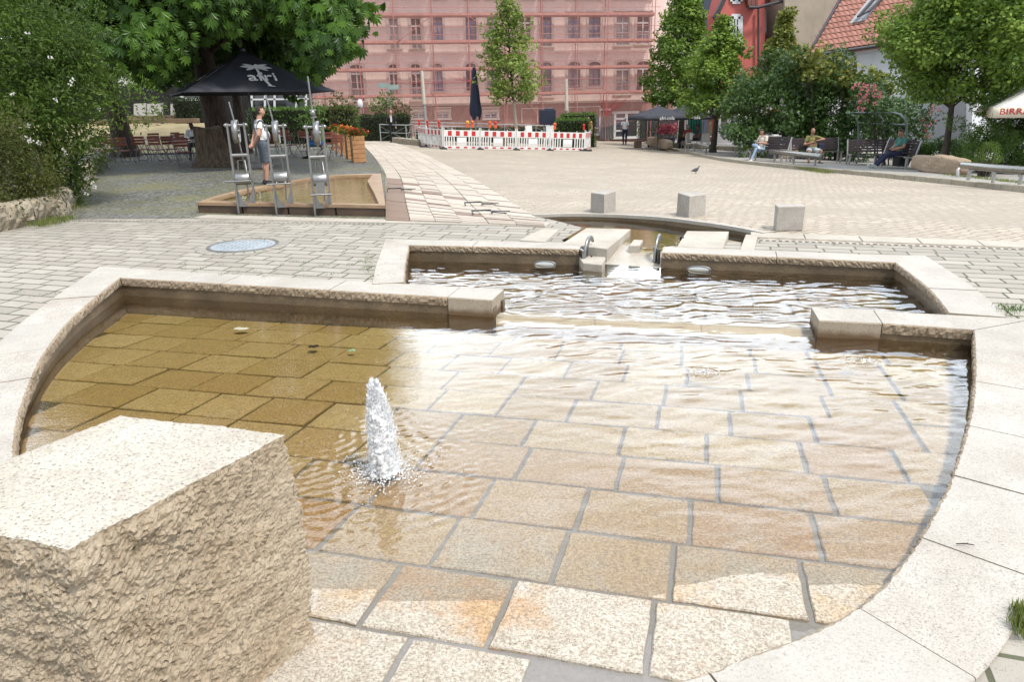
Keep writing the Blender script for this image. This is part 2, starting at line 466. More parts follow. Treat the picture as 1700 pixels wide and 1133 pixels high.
def slab_floor(name, parent, poly, zf, mat, v0, dv, du, u0, joint=.024, jit=.0035, thick=.03):
    gp = grow(poly, .1); xs = [p[0] for p in poly]; ys = [p[1] for p in poly]
    mb = MB(); tints = []
    cs = [Vector((x, y)) for x in (min(xs), max(xs)) for y in (min(ys), max(ys))]
    us = [c.dot(e1) for c in cs]; vs_ = [c.dot(e2) for c in cs]
    v = v0; row = 0
    while v > min(vs_)-dv: v -= dv; row -= 1
    while v < max(vs_)+dv:
        u = u0+(row % 2)*du*.5+random.uniform(-.06, .06)
        while u > min(us)-du: u -= du
        while u < max(us)+du:
            L = du*random.uniform(.85, 1.15)
            c = e1*(u+L/2)+e2*(v+dv/2)
            if inpoly(c.x, c.y, gp):
                a = joint/2; ring = []
                cor = [(u+a, v+a), (u+L-a, v+a), (u+L-a, v+dv-a), (u+a, v+dv-a)]
                for k in range(4):
                    p, q = cor[k], cor[(k+1) % 4]; N = 7
                    for t in range(N):
                        f = t/N
                        ring.append((p[0]+(q[0]-p[0])*f+random.uniform(-jit, jit), p[1]+(q[1]-p[1])*f+random.uniform(-jit, jit)))
                tl = random.uniform(-.004, .004); tx, ty = random.uniform(-.009, .009), random.uniform(-.009, .009)
                def P3(uv, dz, inset):
                    cu, cv = u+L/2, v+dv/2
                    uu = uv[0]+(cu-uv[0])*inset; vv = uv[1]+(cv-uv[1])*inset
                    w = e1*uu+e2*vv; return (w.x, w.y, zf(w.x, w.y)+dz+tx*(uv[0]-cu)+ty*(uv[1]-cv))
                n = len(ring); lo = [P3(r, -thick, 0) for r in ring]; md = [P3(r, -.006+tl, 0) for r in ring]; hi = [P3(r, tl, .022) for r in ring]
                mb.add(lo+md+hi, [(k, (k+1) % n, n+(k+1) % n, n+k) for k in range(n)]+[(n+k, n+(k+1) % n, 2*n+(k+1) % n, 2*n+k) for k in range(n)]+[tuple(range(2*n, 3*n))])
                t = random.random(); tints += [t]*(2*n+1)
            u += L
        v += dv; row += 1
    o = mb.build(name, mat, parent, world=False, fix=False)
    set_attr(o.data, 'tint', tints)
    return o
slab_floor('floor_slabs', pool, poolpoly, flz, M_floor, 2.33, .422, .51, -1.11)
def sheet(poly, zf, step, holes=(), jitter=0):
    """triangulated sheet over a polygon with holes; returns verts, faces"""
    pts = []; edges = []
    def loop(P):
        L = resample([Vector((p[0], p[1])) for p in P]+[Vector((P[0][0], P[0][1]))], step)[:-1]
        b = len(pts); pts.extend([Vector((p.x, p.y)) for p in L]); n = len(L)
        edges.extend([(b+k, b+(k+1) % n) for k in range(n)])
        return [(p.x, p.y) for p in L]
    outerP = loop(poly); hp = [loop(h) for h in holes]
    xs = [p[0] for p in poly]; ys = [p[1] for p in poly]
    nx = int((max(xs)-min(xs))/step)+1; ny = int((max(ys)-min(ys))/step)+1
    for a in range(nx):
        for b in range(ny):
            x = min(xs)+(a+.5)*step; y = min(ys)+(b+.5)*step
            if inpoly(x, y, outerP) and not any(inpoly(x, y, h) for h in hp): pts.append(Vector((x, y)))
    vo, eo, fo, *_ = delaunay_2d_cdt(pts, edges, [], 0, 1e-5)
    fs = []
    for f in fo:
        cx = sum(vo[i].x for i in f)/len(f); cy = sum(vo[i].y for i in f)/len(f)
        if inpoly(cx, cy, outerP) and not any(inpoly(cx, cy, h) for h in hp): fs.append(tuple(f))
    return [(p.x, p.y, zf(p.x, p.y)) for p in vo], fs
def sheet_obj(name, poly, zf, step, mat, holes=(), parent=None, kind=None):
    vs, fs = sheet(poly, zf, step, holes)
    mb = MB(); mb.add(vs, fs); o = mb.build(name, mat, parent, fix=False)
    bm = bmesh.new(); bm.from_mesh(o.data)
    for f in bm.faces:
        if f.normal.z < 0: f.normal_flip()
    bm.to_mesh(o.data); bm.free()
    if kind: o['kind'] = kind
    return o
sheet_obj('floor_bed', grow(poolpoly, .12), lambda x, y: flz(x, y)-.0125, .4, M_bed, parent=pool)
# sill between the two pools: pale slabs just under the upper water
up_in_L = GP([(672, 470), (674, 440), (680, 408)]); up_back_L = GP([(680, 408), (820, 411), (962, 415)])
up_back_R = GP([(1098, 420), (1290, 428), (1485, 437)]); up_in_R = GP([(1485, 437), (1540, 480), (1574, 521)])
upper = thing('fountain_pool', (0, 0, 0), 0, 'smaller upper pool with rippled water spilling over a sill, behind the large pool', 'fountain pool', 'fountain pools')
runA = catmull(up_in_L, 4)[:-1]+resample(up_back_L, .3)
iA = min(range(len(runA)), key=lambda k: (runA[k]-up_back_L[0]).length)
outA = offset2(runA, lambda i: .33)
coping(upper, runA, outA, lambda x, y: gz(x, y)+.008, [iA, iA+3, len(runA)-1] if iA+4 < len(runA) else [iA, len(runA)-1], .075)
runB = resample(up_back_R, .3)+catmull(up_in_R, 4)[1:]
iB = min(range(len(runB)), key=lambda k: (runB[k]-up_back_R[-1]).length)
outB = offset2(runB, lambda i: .33 if i < iB else .42)
coping(upper, runB, outB, lambda x, y: gz(x, y)+.008, [iB//2, iB, (iB+len(runB))//2, len(runB)-1], .075)
for r_ in (runA, runB): mb = MB(); wall_strip(mb, r_, .016, lambda x, y: gz(x, y)-.066, -.4); mb.build('basin_wall', M_wall, upper)
bk = [V2(G(671, 471)), V2(G(764, 477)), V2(G(839, 483))]; rk = [V2(G(1353, 512)), V2(G(1456, 517)), V2(G(1574, 523))]
for r_ in (bk, rk): mb = MB(); wall_strip(mb, r_, -.02, lambda x, y: gz(x, y)-.08, -.4, th=.06); mb.build('basin_wall', M_wall, upper)
UW = -.002; LW = -.035
uppoly = [(p.x, p.y) for p in runA]+[(p.x, p.y) for p in runB]+[(p.x, p.y) for p in reversed(rk)]+[(p.x, p.y) for p in reversed(bk)]
slab_floor('floor_slabs', upper, uppoly, lambda x, y: -.15, M_ufloor, 2.33, .422, .51, -.9)
sheet_obj('floor_bed', grow(uppoly, .1), lambda x, y: -.1625, .5, M_bed, parent=upper)
s0, s1 = ZP(822, 506, UW), ZP(1352, 529, UW); t0, t1 = ZP(823, 525, .0), ZP(1356, 551, .0)
mb = MB(); N = 3
for k in range(N):
    a, b = k/N+.0006, (k+1)/N-.0006
    A, B = s0.lerp(s1, a), s0.lerp(s1, b); C, D = t0.lerp(t1, b), t0.lerp(t1, a); z = UW-.03
    md = [(p+q)/2 for p, q in ((A, D), (B, C))]
    top = [(D.x, D.y, LW-.05), (C.x, C.y, LW-.05), (md[1].x, md[1].y, z-.02), (B.x, B.y, z-.03), (A.x, A.y, z-.03), (md[0].x, md[0].y, z-.02)]
    bot = [(x, y, -.4) for x, y, _ in top]
    mb.add(bot+top, [(6, 7, 8, 11), (11, 8, 9, 10), (0, 1, 7, 6), (1, 2, 8, 7), (2, 3, 9, 8), (3, 4, 10, 9), (4, 5, 11, 10), (5, 0, 6, 11)])
M_sill = granite('washed_sill_stone', (.62, .57, .50), (.2, .15, .1), (.50, .38, .28), 100, .25, .2, 80, .8, .4)
mb.build('sill', M_sill, upper)
# ---------------------------------------------------------------- water
JET = ZP(640, 782, LW)
rw = np.random.RandomState(3)
def waves(X, Y, n, l0, l1, main, spread, seed):
    r = np.random.RandomState(seed); Z = np.zeros_like(X)
    wx = X+.06*np.sin(3.1*Y+.8*X)+.04*np.sin(7*X-3*Y); wy = Y+.05*np.sin(2.3*X+1.7*Y)+.03*np.sin(6*X+4*Y)
    for k in range(n):
        lam = math.exp(r.uniform(math.log(l0), math.log(l1))); a = main+r.normal()*spread
        kk = 2*math.pi/lam
        Z += lam*np.sin(kk*(math.cos(a)*wx+math.sin(a)*wy)+r.uniform(0, 6.28))/(2*math.pi)
    return Z/math.sqrt(n/2)
def water_grid(name, poly, z, step, hf, mat, label=None):
    xs = [p[0] for p in poly]; ys = [p[1] for p in poly]
    gx = np.arange(min(xs), max(xs)+step, step); gy = np.arange(min(ys), max(ys)+step, step)
    X, Y = np.meshgrid(gx, gy); Z = z+hf(X, Y); ny, nx = X.shape
    ins = np.zeros(X.shape, bool); P = poly; k = len(P)-1
    for i in range(len(P)):
        yi, yk = P[i][1], P[k][1]; xi, xk = P[i][0], P[k][0]
        if yi != yk: ins ^= ((yi > Y) != (yk > Y)) & (X < (xk-xi)*(Y-yi)/(yk-yi)+xi)
        k = i
    q = ins[:-1, :-1] & ins[1:, :-1] & ins[:-1, 1:] & ins[1:, 1:]
    idx = np.arange(ny*nx).reshape(ny, nx)
    F4 = np.stack([idx[:-1, :-1][q], idx[:-1, 1:][q], idx[1:, 1:][q], idx[1:, :-1][q]], 1)
    used, inv = np.unique(F4, return_inverse=True); F4 = inv.reshape(-1, 4)
    co = np.stack([X.ravel(), Y.ravel(), Z.ravel()], 1)[used]
    o = np_mesh(name, co, F4, mat); o['kind'] = 'structure'; return o
def np_mesh(name, co, faces, mat, parent=None, smooth=True, tint=None):
    me = bpy.data.meshes.new(name); nf, k = faces.shape
    me.vertices.add(len(co)); me.vertices.foreach_set('co', np.ascontiguousarray(co, dtype=np.float32).ravel())
    me.loops.add(nf*k); me.loops.foreach_set('vertex_index', np.ascontiguousarray(faces, dtype=np.int32).ravel())
    me.polygons.add(nf); me.polygons.foreach_set('loop_start', np.arange(0, nf*k, k, dtype=np.int32))
    me.polygons.foreach_set('loop_total', np.full(nf, k, dtype=np.int32))
    me.polygons.foreach_set('use_smooth', np.full(nf, smooth))
    me.update(calc_edges=True); me.materials.append(mat)
    o = bpy.data.objects.new(name, me); COL.objects.link(o)
    if parent is not None: o.parent = parent
    if tint is not None: set_attr(me, 'tint', tint)
    return o
def lower_h(X, Y):
    right = 1/(1+np.exp(-(X-.25+.25*(Y-4))*3.2)); far = np.clip((Y-2.3)/2.6, 0, 1)
    amp = .012+.105*right*(.25+.75*far)
    Z = waves(X, Y, 26, .07, .34, math.pi/2+.27, .45, 5)*amp*.55
    Z += waves(X, Y, 16, .035, .09, math.pi/2-.2, .8, 9)*.022*(.25+.75*right)
    d = np.hypot(X-JET.x, Y-JET.y); env = np.exp(-((d-.32)/.36)**2)*np.clip(d/.12, 0, 1)
    th = np.arctan2(Y-JET.y, X-JET.x); side = .5+.5*np.cos(th-.2)
    ph = 2*math.pi*d/.085+1.2*np.sin(3*th)+.8*np.sin(7*th+2)+1.5*waves(X, Y, 8, .15, .4, 0, 2, 12)*6
    Z += env*np.sin(ph)*.0012*(.35+.9*side)
    Z += env*waves(X, Y, 24, .025, .09, 0, 3, 21)*.17
    for bx, by in BUB:
        e = np.hypot(X-bx, Y-by); Z += np.exp(-(e/.13)**2)*(.010+.004*np.sin(2*math.pi*e/.05))
    return Z
BUB = [tuple(ZP(1167, 622, LW))[:2], tuple(ZP(1432, 602, LW))[:2]]
lw_poly = grow(poolpoly, .05)
water_grid('water', lw_poly, LW, .017, lower_h, M_water)
_m0 = Vector((s0.x*.15+t0.x*.85, s0.y*.15+t0.y*.85)); _m1 = Vector((s1.x*.15+t1.x*.85, s1.y*.15+t1.y*.85)); _sd = (_m1-_m0).normalized(); _sn = Vector((_sd.y, -_sd.x)); _hw = (Vector((t0.x, t0.y))-_m0).dot(_sn)
def upper_h(X, Y):
    d = np.clip(((X-_m0.x)*_sn.x+(Y-_m0.y)*_sn.y)/_hw, 0, 1.3); fall = d*d*(3-2*np.minimum(d, 1))
    Z = waves(X, Y, 24, .11, .42, math.pi/2+.1, .38, 31)*.10*(1-.5*np.minimum(fall*2, 1))
    Z += waves(X, Y, 14, .04, .1, math.pi/2, .9, 37)*.02
    return Z-np.minimum(fall, 1.02)*(UW-LW+.003)
up_w = [(p.x, p.y) for p in offset2(runA, .05)]+[(p.x, p.y) for p in offset2(runB, .05)]+[(rk[2].x, rk[2].y-.03), (s1.x, s1.y), (t1.x+_sn.x*.05, t1.y+_sn.y*.05), (t0.x+_sn.x*.05, t0.y+_sn.y*.05), (s0.x, s0.y), (bk[0].x, bk[0].y-.03)]
water_grid('water', up_w, UW, .018, upper_h, M_water)
# ---------------------------------------------------------------- water jet with its splash
def water_white():
    m, nt, out = newmat('foaming_water'); g = NG(nt); v = g.coord('Object')
    fr = g.n('Fresnel'); fr.inputs['IOR'].default_value = 1.33
    tr = g.n('BsdfTransparent'); tr.inputs['Color'].default_value = (.97, .98, 1, 1)
    gl = g.n('BsdfGlossy'); gl.inputs['Roughness'].default_value = .06
    df = g.n('BsdfDiffuse'); df.inputs['Color'].default_value = (.96, .97, .98, 1)
    n = g.noise(v, 26, 6, .75, dist=.6); f = g.ramp(n, [(.40, .25), (.58, .92)])
    a = g.n('MixShader'); g.l(f, a.inputs[0]); g.l(tr.outputs[0], a.inputs[1]); g.l(df.outputs[0], a.inputs[2])
    b = g.n('MixShader'); g.l(g.math('ADD', g.math('MULTIPLY', fr.outputs[0], .45), .04), b.inputs[0]); g.l(a.outputs[0], b.inputs[1]); g.l(gl.outputs[0], b.inputs[2])
    g.l(b.outputs[0], out.inputs['Surface']); return m
M_foam = water_white()
def vnoise(P, sc, seed):
    """cheap smooth pseudo-noise for numpy points"""
    r = np.random.RandomState(seed); o = np.zeros(len(P))
    for k in range(9):
        d = r.normal(size=3); d /= np.linalg.norm(d); o += np.sin(P@d*sc*r.uniform(.6, 1.8)+r.uniform(0, 6.28))
    return o/3
jet = thing('water_jet', JET, 0, 'white foaming water jet rising from the paved floor of the large pool', 'water jet')
def jet_col(r0, h, n, m, seed, lean):
    t = np.linspace(0, 1, m); prof = r0*(np.interp(t, [0, .04, .15, .45, .75, .9, .97, 1], [1.15, 1.0, .98, .86, .64, .44, .24, .02]))
    A = np.linspace(0, 2*np.pi, n, endpoint=False); TT, AA = np.meshgrid(t, A, indexing='ij')
    RR = prof[:, None]*np.ones_like(AA)
    P = np.stack([RR*np.cos(AA), RR*np.sin(AA), TT*h], -1).reshape(-1, 3)
    Pq = P*np.array([1, 1, .3])+np.array([0, 0, .02])*vnoise(P, 40, seed+7)[:, None]; f = 1+.15*vnoise(P*np.array([1, 1, .6]), 30, seed)+.10*vnoise(Pq, 120, seed+1)+.07*vnoise(Pq, 320, seed+2)+.03*np.random.RandomState(seed).normal(size=len(P))
    P[:, 0] = P[:, 0]*f+lean[0]*TT.ravel()**1.5; P[:, 1] = P[:, 1]*f+lean[1]*TT.ravel(); P[:, 2] += .012*vnoise(P, 90, seed+3)*TT.ravel()
    idx = np.arange(m*n).reshape(m, n); nx = np.roll(idx, -1, 1)
    return P, np.stack([idx[:-1].ravel(), nx[:-1].ravel(), nx[1:].ravel(), idx[1:].ravel()], 1)
P1, F1 = jet_col(.074, .48, 44, 100, 4, (-.02, .0)); np_mesh('water_column', P1, F1, M_foam, jet)
P2, F2 = jet_col(.045, .45, 30, 70, 14, (-.02, .0)); np_mesh('water_core', P2, F2, M_foam, jet)
def drops(name, P, S, A, mat, parent):
    """many small drops: eight-sided beads drawn out along the direction A"""
    n = len(P); A = A/np.linalg.norm(A, axis=1)[:, None]; X, Y, Z = rot_f(A)
    V = np.stack([P+X*S[:, 1:], P+Y*S[:, :1], P+Z*S[:, :1], P-Y*S[:, :1], P-Z*S[:, :1], P-X*S[:, 1:]], 1).reshape(-1, 3)
    t = np.array([(0, 1, 2), (0, 2, 3), (0, 3, 4), (0, 4, 1), (5, 2, 1), (5, 3, 2), (5, 4, 3), (5, 1, 4)]); Fq = (np.arange(n)[:, None, None]*6+t[None]).reshape(-1, 3)
    return np_mesh(name, V, Fq, mat, parent)
def rot_f(D):
    a = np.tile(np.array([[.3, .2, .9]]), (len(D), 1))+.5*np.random.RandomState(2).normal(size=D.shape); b = a-D*np.sum(a*D, 1)[:, None]; b /= np.linalg.norm(b, axis=1)[:, None]; return D, b, np.cross(D, b)
rj = np.random.RandomState(6); n = 6500; z = rj.rand(n)**.8*.52; a = rj.rand(n)*6.283; prof = np.interp(z, [0, .1, .3, .42, .5, .53], [.085, .078, .064, .045, .027, .011]); rr = prof*(.86+.22*np.abs(rj.normal(size=n))*(.4+.6*rj.rand(n)))
P = np.stack([rr*np.cos(a)-.02*(z/.5)**1.5, rr*np.sin(a), z], 1); s = .0010+.0020*rj.rand(n)**2; drops('jet_drops', P, np.stack([s, s*(1+9*rj.rand(n)**2)], 1), np.stack([.25*np.cos(a), .25*np.sin(a), np.ones(n)], 1)+.3*rj.normal(size=(n, 3)), M_foam, jet)
n = 1500; d = np.abs(rj.normal(size=n))*.11+.03; a = rj.rand(n)*6.283; P = np.stack([d*np.cos(a), d*np.sin(a), .004+.05*rj.rand(n)**3*np.exp(-d/.1)], 1); s = .0015+.003*rj.rand(n)**2; drops('splash_drops', P, np.stack([s*1.3, s*1.5], 1), rj.normal(size=(n, 3)), M_foam, jet)
r = random.Random(5)
for k, (bx, by) in enumerate(BUB):
    b = thing('water_bubbler', (bx, by, LW), 0, ['low bubbling spring nearer the middle of the large pool', 'low bubbling spring close to the right wall of the large pool'][k], 'water jet', 'bubbling springs')
    P, Fq = jet_col(.05, .014, 30, 12, 60+k, (0, 0)); P[:, 0] *= 1.5; np_mesh('bubble_dome', P, Fq, M_water, b)
    mb = MB()
    q_ = np.random.RandomState(80+k); n = 260; a = q_.rand(n)*6.283; d = np.abs(q_.normal(size=n))*.045+.01; P = np.stack([d*1.6*np.cos(a), d*np.sin(a), .012*np.exp(-d/.05)+.004*q_.rand(n)+.008], 1); s = .0015+.003*q_.rand(n); drops('foam_beads', P, np.stack([s, s*1.5], 1), q_.normal(size=(n, 3)), M_foam, b)
# ---------------------------------------------------------------- stone blocks
def rough_block(name, corners, z0, z1, label, cat, step=.012, amp=.012, top_mat=None, side_mat=None, group=None, top_amp=.0015):
    """a quarried block: four plan corners (counter-clockwise), sawn top, split sides"""
    c = sum(corners, Vector((0, 0)))/4; o = thing(name, (c.x, c.y, z0), 0, label, cat, group)
    per = []; 
    for k in range(4):
        a, b = corners[k]-c, corners[(k+1) % 4]-c; n = max(2, int((b-a).length/step))
        per += [a.lerp(b, i/n) for i in range(n)]
    n = len(per); h = z1-z0; m = max(3, int(h/step)); rows = []
    for i in range(m+1):
        t = i/m; bul = 1+.02*math.sin(math.pi*t)
        rows.append([(p.x*bul, p.y*bul, t*h) for p in per])
    P = np.array([q for rw_ in rows for q in rw_]); N = P.copy(); N[:, 2] = 0; N /= np.linalg.norm(N, axis=1)[:, None]
    d = amp*(1.1*vnoise(P, 14, 3)+.9*vnoise(P, 38, 5)+.6*vnoise(P, 85, 8)+.5*vnoise(P, 190, 9)+.5*np.random.normal(size=len(P)))
    fade = np.clip((h-P[:, 2])/.03, .55, 1); P += N*(d*fade)[:, None]-N*(.006*(1-fade))[:, None]
    idx = np.arange((m+1)*n).reshape(m+1, n); nx = np.roll(idx, -1, 1)
    np_mesh('split_sides', P, np.stack([idx[:-1].ravel(), nx[:-1].ravel(), nx[1:].ravel(), idx[1:].ravel()], 1), side_mat or M_rough, o, smooth=False)
    ring = P[-n:]; cc = ring.mean(0); K = max(2, int(.3/step)//2); rings = []
    for k in range(K+1):
        f = 1-k/K; q = cc+(ring-cc)*f
        q[:, 2] = h+(.0 if k == 0 else .004)+top_amp*(vnoise(q, 40, 17)+vnoise(q, 120, 18))*(k > 0); rings.append(q)
    PP = np.concatenate(rings); idx = np.arange(len(PP)).reshape(K+1, n); nx = np.roll(idx, -1, 1)
    np_mesh('sawn_top', PP, np.stack([idx[:-1].ravel(), nx[:-1].ravel(), nx[1:].ravel(), idx[1:].ravel()], 1), top_mat or M_cope, o, smooth=False)
    return o
M_blocktop = granite('block_top_granite', (.49, .455, .39), (.09, .07, .055), (.39, .335, .26), 110, .85, .6, 80, .7, .85)
M_blockside = granite('block_side_granite', (.42, .345, .25), (.035, .026, .017), (.28, .20, .12), 85, .9, 1.0, 50, .9, .75)
bz = .80
bc = [V2(ZP(112, 912, bz)), V2(ZP(477, 722, bz)), V2(ZP(200, 690, bz)), V2(ZP(-40, 800, bz))]
bc[3] = bc[0]+(bc[2]-bc[1])
rough_block('granite_block', bc, -.06, bz, 'big rough split granite block with sawn pale top beside the large pool', 'stone block', .008, .0065, M_blocktop, M_blockside)
def cube_block(pl, pm_, pr, ht, label):
    a, b, c = V2(G(*pl)), V2(G(*pm_)), V2(G(*pr)); d = a+c-b
    z0 = min(gz(p.x, p.y) for p in (a, b, c, d))-.01
    o = thing('stone_cube', (b.x, b.y, z0), 0, label, 'stone seat', 'granite cubes on the square')
    mb = MB(); mb.prism([(p.x-b.x, p.y-b.y) for p in (b, c, d, a)], 0, ht); q = mb.build('cube_body', M_cube, o, bevel=.012, seg=2)
    for v in q.data.vertices: v.co += Vector((random.uniform(-.006, .006), random.uniform(-.006, .006), 0))
M_cube = granite('cube_granite', (.40, .37, .33), (.10, .09, .08), (.30, .26, .22), 100, .85, .35, 70, .6, .5)
cube_block((980, 351), (1003, 354), (1022, 349), .33, 'pale granite cube seat nearest the path, first of three in the row')
cube_block((1123, 355), (1143, 360), (1171, 357), .34, 'pale granite cube seat in the middle of the row of three')
cube_block((1283, 377), (1288, 383), (1333, 382), .32, 'pale granite cube seat standing at the tip of the crescent pool')
# ---------------------------------------------------------------- ground materials
def paver_mat(name, c1, c2, joint, bw, bh, mortar=.008, scale=1.0, rot=0, moss=0.0, wob=.02, rough=.85, fleck=.4, off=.5, freq=2, dirt=.3, squash=1.0):
    m, nt, out = newmat(name); g = NG(nt); v = g.coord('Object', rot=(0, 0, rot))
    nz = g.noise(v, 1.1, 3, .6, 'Color'); nz2 = g.noise(v, 7, 2, .5, 'Color')
    vv = g.n('VectorMath', operation='MULTIPLY_ADD'); g.l(nz, vv.inputs[0]); vv.inputs[1].default_value = (wob*3, wob*3, 0); g.l(v, vv.inputs[2])
    v2 = g.n('VectorMath', operation='MULTIPLY_ADD'); g.l(nz2, v2.inputs[0]); v2.inputs[1].default_value = (wob*.6, wob*.6, 0); g.l(vv.outputs[0], v2.inputs[2])
    b = g.n('TexBrick', offset=off, offset_frequency=freq, squash=squash, squash_frequency=3); g.l(v2.outputs[0], b.inputs['Vector'])
    b.inputs['Scale'].default_value = scale; b.inputs['Brick Width'].default_value = bw; b.inputs['Row Height'].default_value = bh
    b.inputs['Mortar Size'].default_value = mortar; b.inputs['Mortar Smooth'].default_value = .25; b.inputs['Bias'].default_value = 0
    b.inputs['Color1'].default_value = (*c1, 1); b.inputs['Color2'].default_value = (*c2, 1); b.inputs['Mortar'].default_value = (*joint, 1)
    n1 = g.noise(v, .55, 6, .65); n2 = g.noise(v, 110, 3, .7); n4 = g.noise(v, 5, 6, .7)
    col = b.outputs['Color']
    if moss:
        mm = g.math('MULTIPLY', b.outputs['Fac'], g.ramp(g.noise(v, 1.6, 5, .6), [(.42, 0), (.6, 1)]))
        col = g.mix(g.math('MULTIPLY', mm, moss), col, (.06, .08, .02))
    col = g.mix(g.math('MULTIPLY', g.ramp(n1, [(.38, 1), (.62, 0)]), dirt), col, tuple(x*.62 for x in c1))
    col = g.mix(g.math('MULTIPLY', g.ramp(n4, [(.5, 0), (.75, 1)]), dirt*.8), col, tuple(x*.7 for x in c2))
    col = g.mix(g.math('MULTIPLY', g.ramp(n2, [(.33, 1), (.45, 0)]), fleck), col, tuple(x*.35 for x in c2))
    h = g.math('ADD', g.math('MULTIPLY', b.outputs['Fac'], -1.0), g.math('MULTIPLY', g.noise(v, 70, 4, .6), .35))
    g.bsdf(out, col, rough, 0, g.bump(h, .6, .01), .3)
    return m
def cobble_mat(name, c1, c2, joint, scale, moss=.5):
    m, nt, out = newmat(name); g = NG(nt); v = g.coord('Object')
    nz = g.noise(v, 1.3, 3, .6, 'Color'); vv = g.n('VectorMath', operation='MULTIPLY_ADD'); g.l(nz, vv.inputs[0]); vv.inputs[1].default_value = (.5, .5, 0); g.l(v, vv.inputs[2])
    vo = g.n('TexVoronoi', feature='DISTANCE_TO_EDGE'); vo.inputs['Scale'].default_value = scale; vo.inputs['Randomness'].default_value = .55; g.l(vv.outputs[0], vo.inputs['Vector'])
    vc = g.n('TexVoronoi'); vc.inputs['Scale'].default_value = scale; vc.inputs['Randomness'].default_value = .55; g.l(vv.outputs[0], vc.inputs['Vector'])
    sp_ = g.n('SeparateXYZ'); g.l(vc.outputs['Color'], sp_.inputs[0])
    e = g.ramp(vo.outputs['Distance'], [(.03, 0), (.14, 1)])
    col = g.mix(sp_.outputs['X'], c1, c2)
    n = g.noise(v, .5, 6, .65); n3 = g.noise(v, 3.5, 6, .7)
    jn = g.mix(g.math('MULTIPLY', g.ramp(n, [(.35, 0), (.6, 1)]), moss), joint, (.085, .095, .025))
    col = g.mix(e, jn, col)
    col = g.mix(g.math('MULTIPLY', g.ramp(n, [(.48, 0), (.66, 1)]), moss*.7), col, (.17, .155, .05))
    col = g.mix(g.math('MULTIPLY', g.ramp(n3, [(.5, 0), (.8, 1)]), .4), col, (.15, .12, .08))
    g.bsdf(out, col, .85, 0, g.bump(g.math('ADD', e, g.math('MULTIPLY', g.noise(v, 50, 3), .3)), .5, .02), .3)
    return m
M_pave = paver_mat('court_pavers', (.385, .35, .30), (.285, .255, .215), (.055, .052, .03), .42, .18, .012, rot=R(16), moss=.8, wob=.018, dirt=.4, squash=.7)
M_paveR = paver_mat('court_pavers_pale', (.47, .43, .375), (.38, .345, .30), (.07, .06, .05), .44, .21, .012, rot=R(18), moss=.1, wob=.012, dirt=.3, squash=.72)
M_square = paver_mat('square_pavers', (.49, .42, .335), (.38, .32, .25), (.12, .10, .075), .23, .12, .010, rot=R(-22), wob=.11, dirt=.85, fleck=.55)
M_cob = cobble_mat('cobbles', (.21, .205, .195), (.13, .13, .125), (.05, .048, .035), 9.5, .7)
M_grav = cobble_mat('yard_ground', (.22, .20, .17), (.15, .14, .125), (.08, .07, .05), 12, .9)
M_side = paver_mat('terrace_pavers', (.36, .34, .31), (.30, .28, .255), (.12, .11, .09), .3, .2, .006, rot=R(40), wob=.02, dirt=.35)
M_earth = pm('bare_earth', (.14, .12, .085), .95, .4, 2, .4, 30)
M_asph = pm('asphalt', (.06, .058, .055), .9, .3, 2, .3, 90)
M_kerb = granite('kerb_granite', (.42, .38, .30), (.09, .07, .05), (.29, .235, .155), 90, .9, .8, 40, .7, .5)
M_path = None
# ---------------------------------------------------------------- the ground sheets
cres_back = GP([(886, 358), (930, 356.5), (985, 356.5), (1040, 358.5), (1095, 362), (1140, 367), (1185, 373), (1228, 380), (1266, 388)])
cres_front = GP([(912, 379), (966, 380.5), (1048, 393), (1070, 403), (1124, 403), (1142, 386), (1212, 387), (1234, 389)])
cres_poly = [(p.x, p.y) for p in catmull(cres_back, 3)]+[(p.x, p.y) for p in reversed(cres_front)]
hole = [V2(p) for p in (Vector(o_) for o_ in outer)]
fount_hole = grow([(p.x, p.y) for p in inner]+[(E2.x, E2.y), (E1.x, E1.y)], .22)
up_hole = grow(uppoly, .16)
chan = GP([(925, 405), (966, 380), (1005, 376), (1050, 392), (1072, 402), (1124, 402), (1142, 384), (1212, 386), (1244, 392), (1228, 416), (1100, 420), (955, 414)])
chan_poly = [(p.x, p.y) for p in chan]
bigL = [(-70, -8), (70, -8), (70, 140), (-70, 140)]
# base sheet to the horizon, with the fountain basins left open
allhole = [(-5.2, .9), (-4.2, 1.0), (2.6, 1.0), (4.2, 3.0), (5.2, 5.3), (4.8, 7.4), (3.6, 9.6), (2.0, 11.2), (.3, 11.3), (-1.7, 9.2), (-2.0, 7.6), (-5.0, 8.0)]
far = [(-900, -60), (900, -60), (900, 900), (-900, 900)]
vs, fs = sheet(far, lambda x, y: gz(x, y)-.3, 60, [bigL]); mb = MB(); mb.add(vs, fs)
vs, fs = sheet(bigL, lambda x, y: gz(x, y)-.3, 4, [allhole]); mb.add(vs, fs)
o = mb.build('ground', M_asph, fix=False); o['kind'] = 'structure'
for p in o.data.polygons:
    pass
def tri_up(o):
    bm = bmesh.new(); bm.from_mesh(o.data)
    for f in bm.faces:
        if f.normal.z < 0: f.normal_flip()
    bm.to_mesh(o.data); bm.free()
tri_up(o)
